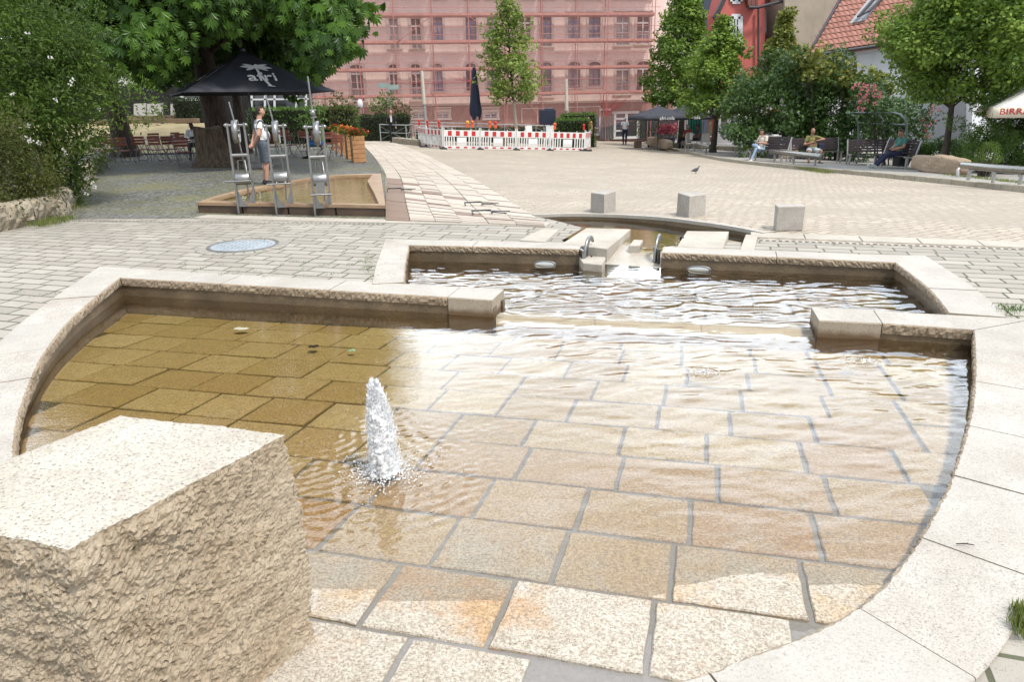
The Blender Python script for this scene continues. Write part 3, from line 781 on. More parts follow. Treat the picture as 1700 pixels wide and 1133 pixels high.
# court paving round the pools (the drain line at its far side)
dl = [G(120, 364), G(330, 361), G(640, 366), G(900, 376)]
dr = [G(1258, 396), G(1480, 404), G(1700, 412)]
court = [(-14, -4), (14, -4), (14, dr[2].y-.6), (dr[2].x, dr[2].y), (dr[1].x, dr[1].y), (dr[0].x, dr[0].y)]+\
        [(3.3, 9.06), (.4, 11.0), (.25, 10.2)] + [(dl[3].x, dl[3].y), (dl[2].x, dl[2].y), (dl[1].x, dl[1].y), (-8.8, dl[0].y+.2), (-14, 13.2)]
hl = [(p.x, p.y) for p in offset2([Vector(q) for q in [(p.x, p.y) for p in inner]], -.25)]
whole_hole = allhole
# the holes follow the coping: lower pool, upper pool and channel as three loops joined
def union_hole():
    L = [Vector(q) for q in hl]
    return [(p.x, p.y) for p in L]
lowhole = union_hole()
iE = len(lowhole)-1
ou = [(p.x, p.y) for p in offset2(runA, .17)]; ob = [(p.x, p.y) for p in offset2(runB, .2)]
ci = [tuple(V2(G(*q))) for q in ((932, 398), (968, 377))]+[(p.x, p.y+.05) for p in catmull(cres_back, 2)]+[tuple(V2(G(*q))) for q in ((1262, 393), (1245, 400))]
full_hole = lowhole[:]            # lower pool, anticlockwise from E1 round to E2
i0 = min(range(iBL+1), key=lambda k: (Vector(lowhole[k])-Vector(ou[0])).length)
i1 = min(range(iBR, len(lowhole)), key=lambda k: (Vector(lowhole[k])-Vector(ob[-1])).length)
full_hole = lowhole[i0+1:i1]+[ob[-1]]+ob[::-1][1:]+ci[::-1]+ou[::-1]
sheet_obj('paving', court, lambda x, y: gz(x, y)-.012, .7, M_pave, [full_hole], kind='structure')
# the big square beyond
sq = [(dr[2].x+9, dr[2].y-1.2), (60, 20), (60, 62), (-12, 62), (-12, 45)]+[tuple(V2(G(*q))) for q in ((600, 232), (608, 250), (636, 285), (640, 366), (900, 376))]+\
     [(.2, 10.3), (.3, 11.05)]+[(p.x, p.y+.14) for p in catmull(cres_back, 2)][1:]+[(3.5, 9.1), (dr[0].x, dr[0].y), (dr[1].x, dr[1].y), (dr[2].x, dr[2].y)]
sheet_obj('square', sq, lambda x, y: gz(x, y)-.012, 1.2, M_square, kind='structure')
# cobbled strip and beer-garden yard on the left
yd = [tuple(V2(G(*q))) for q in ((640, 366), (640, 290), (622, 262), (606, 244), (598, 230))]
yard = [(-30, 11.5), (-14, 13.2), (-8.8, dl[0].y+.2), (dl[1].x, dl[1].y), (dl[2].x, dl[2].y)]+yd[1:]+[(-13, 62), (-60, 62), (-60, 12)]
sheet_obj('cobbled_yard', yard, lambda x, y: gz(x, y)-.008, 1.2, M_cob, kind='structure')
# pale band of long kerb stones and the slot drain
M_band = granite('band_granite', (.46, .42, .355), (.11, .09, .07), (.36, .31, .25), 120, .85, .2, 90, .5, .4)
def band(a, b, w, n, z=.0, name='kerb_strip'):
    mb = MB(); d = (b-a); nn = Vector((-d.y, d.x)).normalized()*w
    for k in range(n):
        p, q = a+d*(k/n+.0015), a+d*((k+1)/n-.0015)
        mb.prism([tuple(p), tuple(q), tuple(q+nn), tuple(p+nn)], lambda x, y: gz(x, y)-.1, lambda x, y: gz(x, y)+z)
    o = mb.build(name, M_band, bevel=.004); o['kind'] = 'structure'; return o
band(V2(dl[1])+Vector((-.1, .03)), V2(G(905, 377))+Vector((0, .03)), .34, 9)
band(V2(G(1246, 393)), V2(dr[2])+Vector((1.5, -.42)), .32, 7)
def slot_drain(name, a, b, w, label):
    L = (b-a).length; n = int(L/.075); ang = math.atan2((b-a).y, (b-a).x)
    o = thing(name, (a.x, a.y, gz(a.x, a.y)), 0, label, 'drain', 'slot drains'); d = (b-a).normalized(); nn = Vector((-d.y, d.x))
    mb = MB(); mb.prism([tuple(a-nn*w*.62), tuple(b-nn*w*.62), tuple(b+nn*w*.62), tuple(a+nn*w*.62)], lambda x, y: gz(x, y)-.1, lambda x, y: gz(x, y)-.005)
    mb.build('frame', M_band, o, world=True)
    mb = MB()
    for k in range(n):
        c = a+d*(k+.5)*(L/n); z = gz(c.x, c.y)
        mb.box((c.x, c.y, z-.004), (.042, w*.62, .006), rz=ang)
    mb.build('slots', M_dark, o, world=True)
slot_drain('slot_drain', V2(G(122, 366)), V2(G(640, 371.5)), .055, 'long slot drain in the paving in front of the cobbled yard')
slot_drain('slot_drain', V2(G(1258, 398.5)), V2(G(1740, 415)), .06, 'slot drain with square holes along the paving on the right side')
# ---------------------------------------------------------------- crescent pool and channel
cres = thing('crescent_pool', (0, 0, 0), 0, 'shallow crescent shaped pool with curved kerb beyond the channel slabs', 'fountain pool', 'fountain pools')
cb = catmull(cres_back, 3)
mb = MB(); ob2 = offset2(cb, .1)
for k in range(len(cb)-1):
    P = [cb[k], cb[k+1], ob2[k+1], ob2[k]]
    mb.prism([tuple(p) for p in P], lambda x, y: gz(x, y)-.035, lambda x, y: gz(x, y)+.012)
mb.build('kerb_rim', M_cope, cres)
mb = MB(); wall_strip(mb, cb, .006, lambda x, y: gz(x, y)-.036, -.2, th=.08); mb.build('basin_wall', M_wall, cres)
sheet_obj('pool_floor', grow(cres_poly, .12), lambda x, y: .02, .5, M_ufloor if False else pm('algae_floor', (.26, .19, .085), .7, .5, 5, .3, 40, c2=(.15, .12, .035), fine=.4), parent=cres)
water_grid('water', grow(cres_poly, .06), .135, .03, lambda X, Y: waves(X, Y, 18, .05, .2, 1.2, .8, 44)*.014, M_water2)
ch = thing('water_channel', (0, 0, 0), 0, 'pale pebbled runnel between the raised slabs feeding the upper pool', 'water channel')
M_peb = granite('pebble_concrete', (.50, .45, .38), (.12, .09, .06), (.34, .28, .2), 60, .3, .9, 45, .6, .7)
def chz(x, y): return -.012+.125*sstep(7.75, 9.0, y)
sheet_obj('channel_bed', chan_poly, chz, .25, M_peb, parent=ch)
def raised_slab(px4, h, label, cut=None, name='stone_slab'):
    P = [V2(G(*q)) for q in px4]; c = sum(P, Vector((0, 0)))/4
    o = thing(name, (c.x, c.y, 0), 0, label, 'stone slab', 'raised slabs beside the channel')
    A, B, C, D = P; fr = .72
    if name == 'stone_slab':
        for a, b in ((0, fr-.002), (fr+.002, 1)):
            q = [D.lerp(A, a), C.lerp(B, a), C.lerp(B, b), D.lerp(A, b)]
            mb = MB(); mb.prism([tuple(p) for p in q], -.15, lambda x, y: gz(x, y)+h); mb.build('slab_piece', M_band, o, world=True, bevel=.006)
    else:
        mb = MB(); mb.prism([tuple(p) for p in (D, C, B, A)], -.15, lambda x, y: gz(x, y)+h); mb.build('block_body', M_band, o, world=True, bevel=.006)
raised_slab([(973, 380), (1047, 382), (1008, 415), (933, 406)], .012, 'raised pale slab on the left bank of the channel')
raised_slab([(1140, 385), (1210, 386), (1200, 414), (1124, 411)], .012, 'raised pale slab on the right bank of the channel')
raised_slab([(1052, 394), (1068, 394.5), (1062, 404), (1044, 404)], -.03, 'small low stone block in the mouth of the crescent pool', name='stone_block')
raised_slab([(960, 412), (1006, 414), (1000, 427), (968, 424)], -.09, 'low step stone beside the left steel fin', name='stone_block')
raised_slab([(1238, 390), (1258, 390.5), (1252, 417), (1228, 416)], .006, 'narrow pale edging slab in front of the right slot drain')
raised_slab([(900, 380), (928, 381), (905, 402), (862, 399)], .004, 'pale edging slab left of the dry groove')
# steel fins at the mouth
for k, (px, py, s) in enumerate(((970, 449, 1), (1086, 447, -1))):
    b = ZP(px, py, UW-.05)+Vector((0, 0, .045)); o = thing('sluice_fin', b, 0, ['curved steel fin holding the sluice at the left end of the gap', 'curved steel fin holding the sluice at the right end of the gap'][k], 'sluice fin', 'steel sluice fins')
    mb = MB(); arc = []
    for i in range(15):
        t = i/14; a = math.pi*.02+t*math.pi*.70
        arc.append((.19-.19*math.cos(a)*1.0, .33*math.sin(a)**.75 if a < math.pi/2 else .33*math.sin(a)))
    D = Vector((.42, .9, 0)).normalized()
    prof = [(D.x*x, D.y*x, z) for x, z in arc]
    out_, in_ = [], []
    for i, (x, z) in enumerate(arc):
        w = .055*(1-i/14)+.012; nx_ = Vector((arc[min(i+1, 14)][0]-arc[max(i-1, 0)][0], arc[min(i+1, 14)][1]-arc[max(i-1, 0)][1])).normalized()
        out_.append(Vector((x, z))); in_.append(Vector((x+nx_.y*w*1.6, z-nx_.x*w*1.6)))
    side = Vector((D.y, -D.x, 0))*.012
    for i in range(14):
        q = [out_[i], out_[i+1], in_[i+1], in_[i]]
        lo = [D*p.x+Vector((0, 0, p.y))-side for p in q]; hi = [D*p.x+Vector((0, 0, p.y))+side for p in q]
        mb.add(lo+hi, [(3, 2, 1, 0), (4, 5, 6, 7), (0, 1, 5, 4), (1, 2, 6, 5), (2, 3, 7, 6), (3, 0, 4, 7)])
    mb.build('fin_blade', M_steel, o)
    mb = MB(); mb.tube([D*p.x+Vector((0, 0, p.y)) for p in out_], .017, 8); mb.build('fin_edge', M_steel, o)
    mb = MB(); mb.box((-s*.03-.02*0, .03, .07), (.03, .14, .26), rz=.2); mb.lathe([(.012, 0), (.012, .02)], 8, (-s*.03, -.045, .10), 'Y'); mb.build('mount', M_steel, o)
    if k == 0:
        mb = MB(); mb.box((.09, .05, .06), (.045, .03, .05)); mb.tube([(.09, .05, .08), (.09, .05, .12)], .01, 6); mb.build('valve', M_dark, o)
mb = MB(); q = W(1132, 396, 8.75); tp = thing('drain_knob', q-Vector((0, 0, .05)), 0, 'small black knob at the corner of the right raised slab', 'knob')
mb.ball((0, 0, .05), (.03, .03, .035)); mb.tube([(0, 0, 0), (0, 0, .05)], .012, 8); mb.build('knob_body', M_dark, tp)
# lamps under water on the back walls
M_lamp = pm('lamp_glass', (.56, .58, .57), .25, .08, 5, 0)
for k, (px, py) in enumerate(((905, 440), (1161, 449), (1283, 463), (1362, 461))):
    wl = runA if px < 1000 else runB
    a, b = (up_back_L[0], up_back_L[-1]) if px < 1000 else (up_back_R[0], up_back_R[-1])
    best = None
    for i in range(200):
        p = a.lerp(b, i/199); d = abs((lambda v: 850+F*v.dot(RT)/v.dot(FW))(Vector((p.x, p.y, .05))-Vector((0, 0, HH)))-px)
        if best is None or d < best[0]: best = (d, p)
    if px > 1200: continue
    p = best[1]; dd = (b-a).normalized(); ang = math.atan2(dd.y, dd.x)
    o = thing('pool_lamp', (p.x, p.y, .004), ang, ['white oval pool lamp on the wall left of the sluice gap', 'white oval pool lamp on the wall right of the sluice gap'][k], 'pool lamp', 'pool lamps')
    mb = MB(); mb.lathe([(.125, .0), (.13, .01), (.115, .022), (.06, .03), (.0, .032)], 20, (0, 0, 0), 'Y'); q = mb.build('lens', M_lamp, o)
    for v in q.data.vertices: v.co.y = -v.co.y*.5-.012; v.co.z *= .32
    mb = MB(); mb.tube([(.135*math.cos(t/20*6.283), -.02, .135*.32*math.sin(t/20*6.283)) for t in range(20)], .009, 6, closed=True); mb.build('ring', M_steel, o)
# manhole cover
mc = (G(345, 408)+G(462, 405))/2; mr = (G(345, 408)-G(462, 405)).length/2*.98
mh = thing('manhole_cover', (mc.x, mc.y, gz(mc.x, mc.y)-.01), 0, 'round grey chequered manhole cover set in the paving', 'manhole cover')
M_cast = pm('cast_iron_plate', (.46, .50, .53), .5, .25, 6, .2, 60, metal=.3, grime=.4)
mb = MB(); mb.lathe([(mr*.9, -.05), (mr*.9, .004), (mr*.88, .008), (0, .008)], 48)
for i in range(-11, 12):
    for k in range(-11, 12):
        x, y = i*.07*mr/.45, k*.07*mr/.45
        if math.hypot(x, y) < mr*.84: mb.box((x, y, .010), (.045, .013, .008), rz=.78 if (i+k) % 2 else -.78)
mb.build('cover_plate', M_cast, mh)
mb = MB(); mb.lathe([(mr*.915, -.05), (mr*.915, .008), (mr, .008), (mr, -.05)], 48); mb.build('cover_frame', pm('iron_rim', (.16, .16, .15), .6, .3, 5, .2), mh)
mb = MB()
for k in range(26):
    a0, a1 = k/26*6.283+.02, (k+1)/26*6.283-.02; r0, r1 = mr*1.01, mr*1.3
    mb.prism([(r0*math.cos(a0), r0*math.sin(a0)), (r1*math.cos(a0), r1*math.sin(a0)), (r1*math.cos(a1), r1*math.sin(a1)), (r0*math.cos(a1), r0*math.sin(a1))], -.06, lambda x, y: gz(mc.x+x, mc.y+y)-gz(mc.x, mc.y)+.006)
mb.build('stone_ring', pm('ring_setts', (.37, .34, .29), .85, .3, 5, .3, 50, fine=.4), mh)
# ---------------------------------------------------------------- stepped slab path
def path_mat():
    m, g, out, a = attr_mat('path_slabs'); v = g.coord('Object'); n1 = g.noise(v, 1.7, 6, .65); n2 = g.noise(v, 60, 3, .7)
    sp_ = g.n('SeparateColor'); g.l(a.outputs['Color'], sp_.inputs[0])
    n3 = g.noise(g.coord('Object', (1.2, 7, 1)), 1.6, 5, .6)
    wet = g.math('MULTIPLY', g.ramp(g.math('ADD', n3, g.math('MULTIPLY', g.math('ADD', sp_.outputs['Green'], -.5), .7)), [(.5, 0), (.53, 1)]), 1)
    col = g.mix(sp_.outputs['Red'], (.49, .435, .365), (.39, .34, .285))
    col = g.mix(g.math('MULTIPLY', g.ramp(n1, [(.4, 0), (.65, 1)]), .5), col, (.40, .33, .27))
    col = g.mix(wet, col, (.17, .10, .055)); col = g.mix(g.math('MULTIPLY', g.ramp(n2, [(.35, 1), (.47, 0)]), .4), col, (.2, .15, .1))
    g.bsdf(out, col, g.math('ADD', g.math('MULTIPLY', wet, -.35), .85), 0, g.bump(n2, .2, .01), .35); return m
pl_ = [(640, 366), (640, 330), (640, 290), (622, 262), (606, 244), (598, 231)]
pr_ = [(905, 377), (880, 357), (790, 300), (728, 268), (690, 250), (640, 231)]
PL = catmull([V2(G(*q)) for q in pl_], 6); PR = catmull([V2(G(*q)) for q in pr_], 6)
mb = MB(); tin = []; nu = 6
stepz = {}
for i in range(len(PL)-1):
    sub = 2
    for sidx in range(sub):
        t0, t1 = sidx/sub, (sidx+1)/sub
        A0, B0 = PL[i].lerp(PL[i+1], t0), PR[i].lerp(PR[i+1], t0); A1, B1 = PL[i].lerp(PL[i+1], t1), PR[i].lerp(PR[i+1], t1)
        for u in range(nu):
            a, b = u/nu+.002, (u+1)/nu-.002
            q = [A0.lerp(B0, a), A0.lerp(B0, b), A1.lerp(B1, b), A1.lerp(B1, a)]
            near_ = i < 14
            hz = .012+random.uniform(-.003, .003)+(.007*((sidx+u) % 3) if near_ and u > 0 else 0)
            mb.prism([tuple(p) for p in q], lambda x, y: gz(x, y)-.1, lambda x, y, hz=hz: gz(x, y)+hz)
            w = (.9 if u == 0 and i < 11 else (1.15 if ((i, u, sidx) in ((6, 1, 0), (7, 1, 1), (9, 1, 1), (5, 2, 1), (8, 2, 0), (4, 3, 0), (7, 3, 1), (3, 3, 1), (2, 4, 1))) else .12)) if near_ else .15
            tin += [(random.random(), w, 0)]*6
o = mb.build('footpath', path_mat(), fix=False); set_attr(o.data, 'tint', tin); o['kind'] = 'structure'
for k, (px, py, lb) in enumerate(((655, 316, 'folded steel bracket lying on wet brown slabs near the trough'), (786, 340, 'folded steel bracket on the path, upper of the right pair'), (800, 354, 'folded steel bracket on the path nearest the crescent pool'))):
    p = G(px, py, .04); o = thing('steel_bracket', p, R(8), lb, 'bracket', 'steel brackets on the stepped path')
    mb = MB(); w = .15
    mb.tube([(-w, -.1, .01), (-w, .1, .03), (w, .1, .03), (w, -.1, .01)], .014, 6); mb.build('frame_loop', pm('grey_iron', (.09, .09, .09), .5, .2, 6, .05, metal=.6), o)
    mb = MB(); mb.beam((w, .08, .02), (w+.3, .02, .01), .03, .012); mb.beam((w, -.08, .02), (w+.22, -.16, .01), .03, .012); mb.build('arms', M_dark, o)
# ---------------------------------------------------------------- trough with the wheel stands
bh = .19
def T(px, py): p = ZP(px, py, gz(-4, 13)+bh); return V2(p)
bf = [T(326, 336), T(640, 341)]; bb = [T(632, 288), T(560, 290), T(500, 297), T(430, 309), T(370, 322)]
bi_f = [bf[0].lerp(bf[1], .11)+Vector((.02, .16)), bf[1]+Vector((-.42, .16))]
bo = thing('play_trough', (bf[1].x-1.5, bf[1].y+1, gz(-4, 13)-.02), 0, 'low brown stone water trough under the steel wheel stands', 'water trough')
outp = [bf[0], bf[1]]+catmull([bf[1], bb[0]], 3)[1:]+catmull(bb+[bf[0]], 4)[1:-1]
cc = sum(outp, Vector((0, 0)))/len(outp)
inp = [p+(cc-p).normalized()*(.3 if p.y > bf[1].y+.4 else .26) for p in outp]
zt = gz(-4, 13)+bh; zb = gz(-4, 13)-.15
M_trough = pm('wet_sandstone', (.42, .29, .18), .5, .45, 2.2, .3, 50, c2=(.25, .15, .085), grime=.5, fine=.3)
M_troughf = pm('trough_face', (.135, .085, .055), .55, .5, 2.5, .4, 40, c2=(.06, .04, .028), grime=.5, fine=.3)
mb = MB(); n = len(outp)
for k in range(n):
    a, b, c, d = outp[k], outp[(k+1) % n], inp[(k+1) % n], inp[k]
    mb.add([(*a, zt), (*b, zt), (*c, zt), (*d, zt), (*a, zt-.05), (*b, zt-.05), (*c, zt-.12), (*d, zt-.12)], [(0, 1, 2, 3), (1, 0, 4, 5), (3, 2, 6, 7)])
mb.build('rim', M_trough, bo, world=True)
mb = MB()
def shr(p): return p+(cc-p).normalized()*.02
for k in range(n):
    a, b = shr(outp[k]), shr(outp[(k+1) % n]); m = max(1, int((b-a).length/.75))
    for i in range(m):
        p, q = a.lerp(b, i/m+.004), a.lerp(b, (i+1)/m-.004); nn = (cc-(p+q)/2).normalized()*.15
        mb.add([(*p, zb), (*q, zb), (*q, zt-.045), (*p, zt-.045), (*(p+nn), zb), (*(q+nn), zb), (*(q+nn), zt-.045), (*(p+nn), zt-.045)], [(0, 1, 2, 3), (1, 5, 6, 2), (4, 0, 3, 7), (3, 2, 6, 7)])
mb.build('side_wall', M_troughf, bo, world=True)
ip = [tuple(p) for p in inp]
sheet_obj('trough_floor', ip, lambda x, y: zt-.1, .6, paver_mat('trough_tiles', (.40, .36, .20), (.33, .29, .15), (.16, .14, .07), .55, .4, .02, rot=R(12), wob=.01), parent=None)
q = bpy.data.objects[-1] if False else [o for o in bpy.data.objects if o.name.startswith('trough_floor')][-1]
q.parent = bo
for v in q.data.vertices: v.co -= bo.location
water_grid('water', grow(ip, .02), zt-.035, .04, lambda X, Y: waves(X, Y, 16, .05, .2, .8, .9, 71)*.012, M_water2)
def wheel_stand(px, topy, label, var):
    """steel water-play stand; local x along the trough, y away from the viewer"""
    f = (px-326)/(640-326); base = bf[0].lerp(bf[1], f); zg = gz(base.x, base.y)-.012
    k = (Vector((base.x, base.y, zg))-Vector((0, 0, HH))).dot(FW)/F      # metres per photo pixel here
    o = thing('water_wheel_stand', (base.x, base.y, zg), R(13), label, 'water wheel stand', 'steel water wheel stands over the trough')
    Ht = 148*k*.98; w = 27*k; ln = 0.0*Ht          # posts lean left going up
    yb = .16
    def P(u, t, y=0): return Vector((u*w/2*(1-.06*t)+ln*(t-.0), y+yb*1*(0 if y else 0)-.02, t*Ht))
    for u in (-1, 1):
        t0 = 0 if u < 0 else .12
        mb = MB(); mb.beam(P(u, t0), P(u, 1.0), .028, .05, up=(0, 1, 0)); mb.beam(P(u, .14, .16), P(u, .62, .03), .02, .04, up=(0, 1, 0))
        for t in (.2, .3, .4, .5): mb.lathe([(.008, -.03), (.008, .0)], 6, tuple(P(u, t)), 'Y')
        mb.build('post', M_steel, o)
    mb = MB(); mb.tube([P(-1.25, .975), P(1.25, .975)], .02, 10); mb.ball(P(-1.2, .975), .03); mb.ball(P(1.2, .975), .03); mb.build('axle', M_steel, o)
    wc = P(-.05+var*.12, .91); r = .18
    wh = MB(); wh.lathe([(r*.9, -.045), (r, -.045), (r, .045), (r*.9, .045), (r*.88, .0)], 36, tuple(wc), 'X')
    for a in range(6): wh.beam(wc, wc+Vector((0, math.cos(a*1.047)*r*.92, math.sin(a*1.047)*r*.92)), .03, .012)
    wh.lathe([(.035, -.06), (.035, .06)], 14, tuple(wc), 'X'); wh.build('wheel', M_steel, o)
    mb = MB(); mb.tube([P(-1, .655), P(1, .655)], .03, 12); mb.build('crossbar', M_steel, o)
    dt = (.40, .42, .41)[var]; dc = P(0, dt)
    mb = MB(); mb.lathe([(.02, -w*.40), (.095, -w*.40), (.1, -w*.36), (.1, w*.36), (.095, w*.40), (.02, w*.40)], 26, tuple(dc+Vector((0, -.02, 0))), 'X'); mb.tube([P(-1, dt), P(1, dt)], .018, 8); mb.build('drum', M_steel, o)
    mb = MB(); hb = dt-(.02, .06, .16)[var]
    lx = (-2.1, -1.7, -1.25)[var]
    mb.tube([P(lx, hb, -.12), P((1, 1.15, 1.3)[var], hb, -.12)], .014, 8); mb.beam(P(-.5, hb, -.12), P(-.5, dt, -.05), .016); mb.beam(P(.5, hb, -.12), P(.5, dt, -.05), .016)
    if var == 2: mb.quad(P(-.5, hb, -.125), P(.5, hb, -.125), P(.5, dt-.02, -.125), P(-.5, dt-.02, -.125))
    mb.build('handle', M_steel, o)
    # arched foot plate: two curved webs meeting low in the middle
    for u in (-1, 1):
        mb = MB(); N = 10; pts = []
        for i in range(N+1):
            t = i/N; x = u*(1-.94*t**1.5); z = .345-.245*t
            pts.append((x, z))
        vs = []; fs = []
        for i in range(N+1):
            x, z = pts[i]
            for y in (-.008, .008): vs += [P(u*.98, z*1.0, .0)+Vector((0, y+.03, 0)), P(x, z, 0)+Vector((0, y+.03, 0))]
        for i in range(N):
            b = i*4; fs += [(b, b+1, b+5, b+4), (b+2, b+6, b+7, b+3), (b+1, b+3, b+7, b+5)]
        mb.add(vs, fs); mb.build('foot_web', M_steel, o)
    mb = MB(); mb.beam(P(-1, .105, .03), P(1, .105, .03), .03, .05); mb.build('foot_bar', M_steel, o)
    mb = MB(); top = (1.22, 1.30, 1.50)[var]; lean = (-.45, -.65, -.2)[var]
    mb.tube([P(lean, top, .03), P(.0, .93, .03), P(.45, .45, .06), P(.25, .16, .08)], .012, 8)
    if var == 2: mb.ball(P(-.05, 1.12, .03), (.04, .04, .05)); mb.tube([P(-.4, 1.15, .03), P(.4, 1.15, .03)], .012, 6); mb.tube([P(-.3, 1.07, .03), P(.35, 1.08, .03)], .014, 6)
    mb.build('pump_rod', M_steel, o)
    if var != 1:
        mb = MB(); mb.tube([P(-.45, dt+.02, .0), P(-.3, .6, .02), P(.5, .6, .02), P(.6, dt+.02, .0)], .012, 6); mb.build('guide_frame', M_steel, o)
wheel_stand(414, 205, 'steel water wheel stand with short rod, leftmost of three on the trough', 0)
wheel_stand(478, 205, 'middle steel water wheel stand of three on the trough', 1)
wheel_stand(541, 205, 'steel water wheel stand with the tallest rod, nearest the stepped path', 2)
# litter, twig and weeds
M_paper = pm('white_paper', (.75, .75, .72), .8, .08, 8, .1)
def scrap(px, py, z, s, lab, mat, name='paper_scrap', cat='litter'):
    p = ZP(px, py, z); mb = MB(); n = 11; ring = [(s*(1+random.uniform(-.25, .25))*math.cos(k/n*6.283)*1.25, s*(1+random.uniform(-.2, .2))*math.sin(k/n*6.283), random.uniform(.001, .012)) for k in range(n)]
    mb.add([(0, 0, .014)]+ring, [(0, 1+k, 1+(k+1) % n) for k in range(n)]); o = mb.build(name, mat); o.location = p; md = o.modifiers.new('thick', 'SOLIDIFY'); md.thickness = .003
    tag(o, lab, cat)
scrap(401, 547, -.17, .05, 'white paper scrap lying under water on the pool floor', M_paper)
scrap(584, 583, -.13, .025, 'small greenish plastic scrap on the pool floor', pm('green_plastic', (.35, .55, .42), .4, .1, 5, 0), 'plastic_scrap')
scrap(520, 576, -.13, .04, 'dark wet leaf lying on the pool floor slabs', pm('rotten_leaf', (.03, .018, .01), .6, .2, 9, .1), 'dead_leaf', 'leaf')
tw = G(1602, 906, .012); o = thing('twig', tw, R(-8), 'short dark twig lying on the pale right coping', 'twig')
mb = MB(); mb.tube([(-.035, 0, .004), (0, .003, .006), (.035, -.001, .004)], [.0022, .003, .0018], 6); mb.tube([(.005, .003, .006), (.015, .012, .005)], .0014, 5); mb.build('stem', pm('bark_twig', (.045, .025, .02), .8, .3, 20, .2), o)
# ---------------------------------------------------------------- foliage tools
def rot_frames(D, rng):
    """random orthonormal frames whose first axis follows D (n,3)"""
    D = D/np.maximum(np.linalg.norm(D, axis=1), 1e-9)[:, None]
    a = rng.normal(size=D.shape); b = a-D*np.sum(a*D, 1)[:, None]; b /= np.maximum(np.linalg.norm(b, axis=1), 1e-9)[:, None]
    return D, b, np.cross(D, b)
def leaf_mesh(name, P, D, S, mat, parent=None, tint=None, wide=.42, fold=.12, rng=None, palm=0, flat=None):
    """many leaf blades in one mesh: positions P, growing directions D, sizes S; palm>0 makes hand-shaped leaves"""
    rng = rng or np.random.RandomState(1); n = len(P)
    if parent is not None: P = P-np.array(rootloc(parent))
    X, Y, Z = rot_frames(D, rng)
    if flat is not None:   # turn the blade's face toward the sky / outward
        up = flat/np.linalg.norm(flat, axis=1)[:, None]; Z = up-X*np.sum(up*X, 1)[:, None]; Z /= np.maximum(np.linalg.norm(Z, axis=1), 1e-6)[:, None]; Y = np.cross(Z, X)
    if tint is None: tint = rng.rand(n)
    if not palm:
        w = (S*wide)[:, None]; s = S[:, None]; h = (S*fold)[:, None]
        V = np.stack([P, P+X*s*.45+Y*w*.5+Z*h, P+X*s, P+X*s*.45-Y*w*.5+Z*h], 1).reshape(-1, 3)
        Fq = np.arange(4*n).reshape(n, 4); tt = tint
    else:
        Vs = []; tt = np.repeat(tint, palm)
        for k in range(palm):
            a = (k-(palm-1)/2)*(2.3/palm)*1.25; sc = 1-.28*abs(k-(palm-1)/2)/(palm/2)
            Dk = X*math.cos(a)+Y*math.sin(a)-Z*.28; Yk = -X*math.sin(a)+Y*math.cos(a)
            s = (S*sc)[:, None]; w = (S*sc*wide)[:, None]; h = (S*fold)[:, None]
            Vs.append(np.stack([P, P+Dk*s*.62+Yk*w*.5-Z*h*.2, P+Dk*s-Z*h, P+Dk*s*.62-Yk*w*.5-Z*h*.2], 1))
        V = np.stack(Vs, 1).reshape(-1, 3); Fq = np.arange(4*n*palm).reshape(-1, 4)
    return np_mesh(name, V, Fq, mat, parent, smooth=False, tint=np.clip(tt, 0, 1))
def sph(rng, n):
    d = rng.normal(size=(n, 3)); return d/np.linalg.norm(d, axis=1)[:, None]
def clumps(centers, radii, per, rng, shell=.55, sq=(1, 1, .75), cov=None):
    """points and outward directions on a set of leaf clumps; per = leaves per unit clump area"""
    Ps, Ds, T = [], [], []
    for c, r in zip(centers, radii):
        n = max(6, int(per*r*r)); d = sph(rng, n); rad = r*(shell+(1-shell)*rng.rand(n)**.5)*(1+.15*rng.normal(size=n))
        p = d*rad[:, None]*np.array(sq)+np.array(c); Ps.append(p); Ds.append(d); T.append(np.full(n, rng.rand()))
    return np.concatenate(Ps), np.concatenate(Ds), np.concatenate(T)
def crown_centers(rng, n, prof, H0, H1, R0, core=.35, lob=.28):
    """clump centres filling a crown: prof(t) relative radius at relative height t"""
    C, Rr = [], []; ph = rng.rand()*6.28
    for k in range(n):
        t = rng.rand()**.9; a = rng.rand()*6.283; rr = (core+(1-core)*math.sqrt(rng.rand()))*prof(t)*R0*(1+lob*math.sin(3*a+9*t+ph)+.7*lob*math.sin(5*a-14*t+2*ph))*(1.22 if rng.rand() < .10 else 1)
        C.append((rr*math.cos(a), rr*math.sin(a), H0+(H1-H0)*t)); Rr.append(R0*(.10+.15*rng.rand())*(.7+.5*prof(t)))
    return np.array(C), np.array(Rr)
def bark(name, c, c2):
    m, nt, out = newmat(name); g = NG(nt); v = g.coord('Object', (1, 1, .18)); n = g.noise(v, 14, 6, .7, dist=.5); n2 = g.noise(v, 3, 4, .6)
    col = g.mix(g.ramp(n, [(.35, 0), (.65, 1)]), c2, c); col = g.mix(g.math('MULTIPLY', n2, .5), col, c2)
    g.bsdf(out, col, .95, 0, g.bump(n, .9, .04), .2); return m
M_bark = bark('chestnut_bark', (.13, .095, .075), (.035, .026, .02))
M_bark2 = bark('young_bark', (.10, .085, .065), (.04, .034, .026))
M_lchest = leaf_mat('chestnut_leaves', (.007, .030, .004), (.11, .22, .02), .45, .15)
M_lbush = leaf_mat('bush_leaves', (.014, .040, .007), (.105, .17, .018), .5, .3)
M_lmaple = leaf_mat('plane_leaves', (.032, .095, .014), (.25, .36, .05), .5, .3)
M_lmaple2 = leaf_mat('reddish_plane_leaves', (.07, .12, .02), (.30, .30, .06), .5, .3)
M_lyoung = leaf_mat('young_tree_leaves', (.07, .14, .025), (.30, .38, .08), .5, .35)
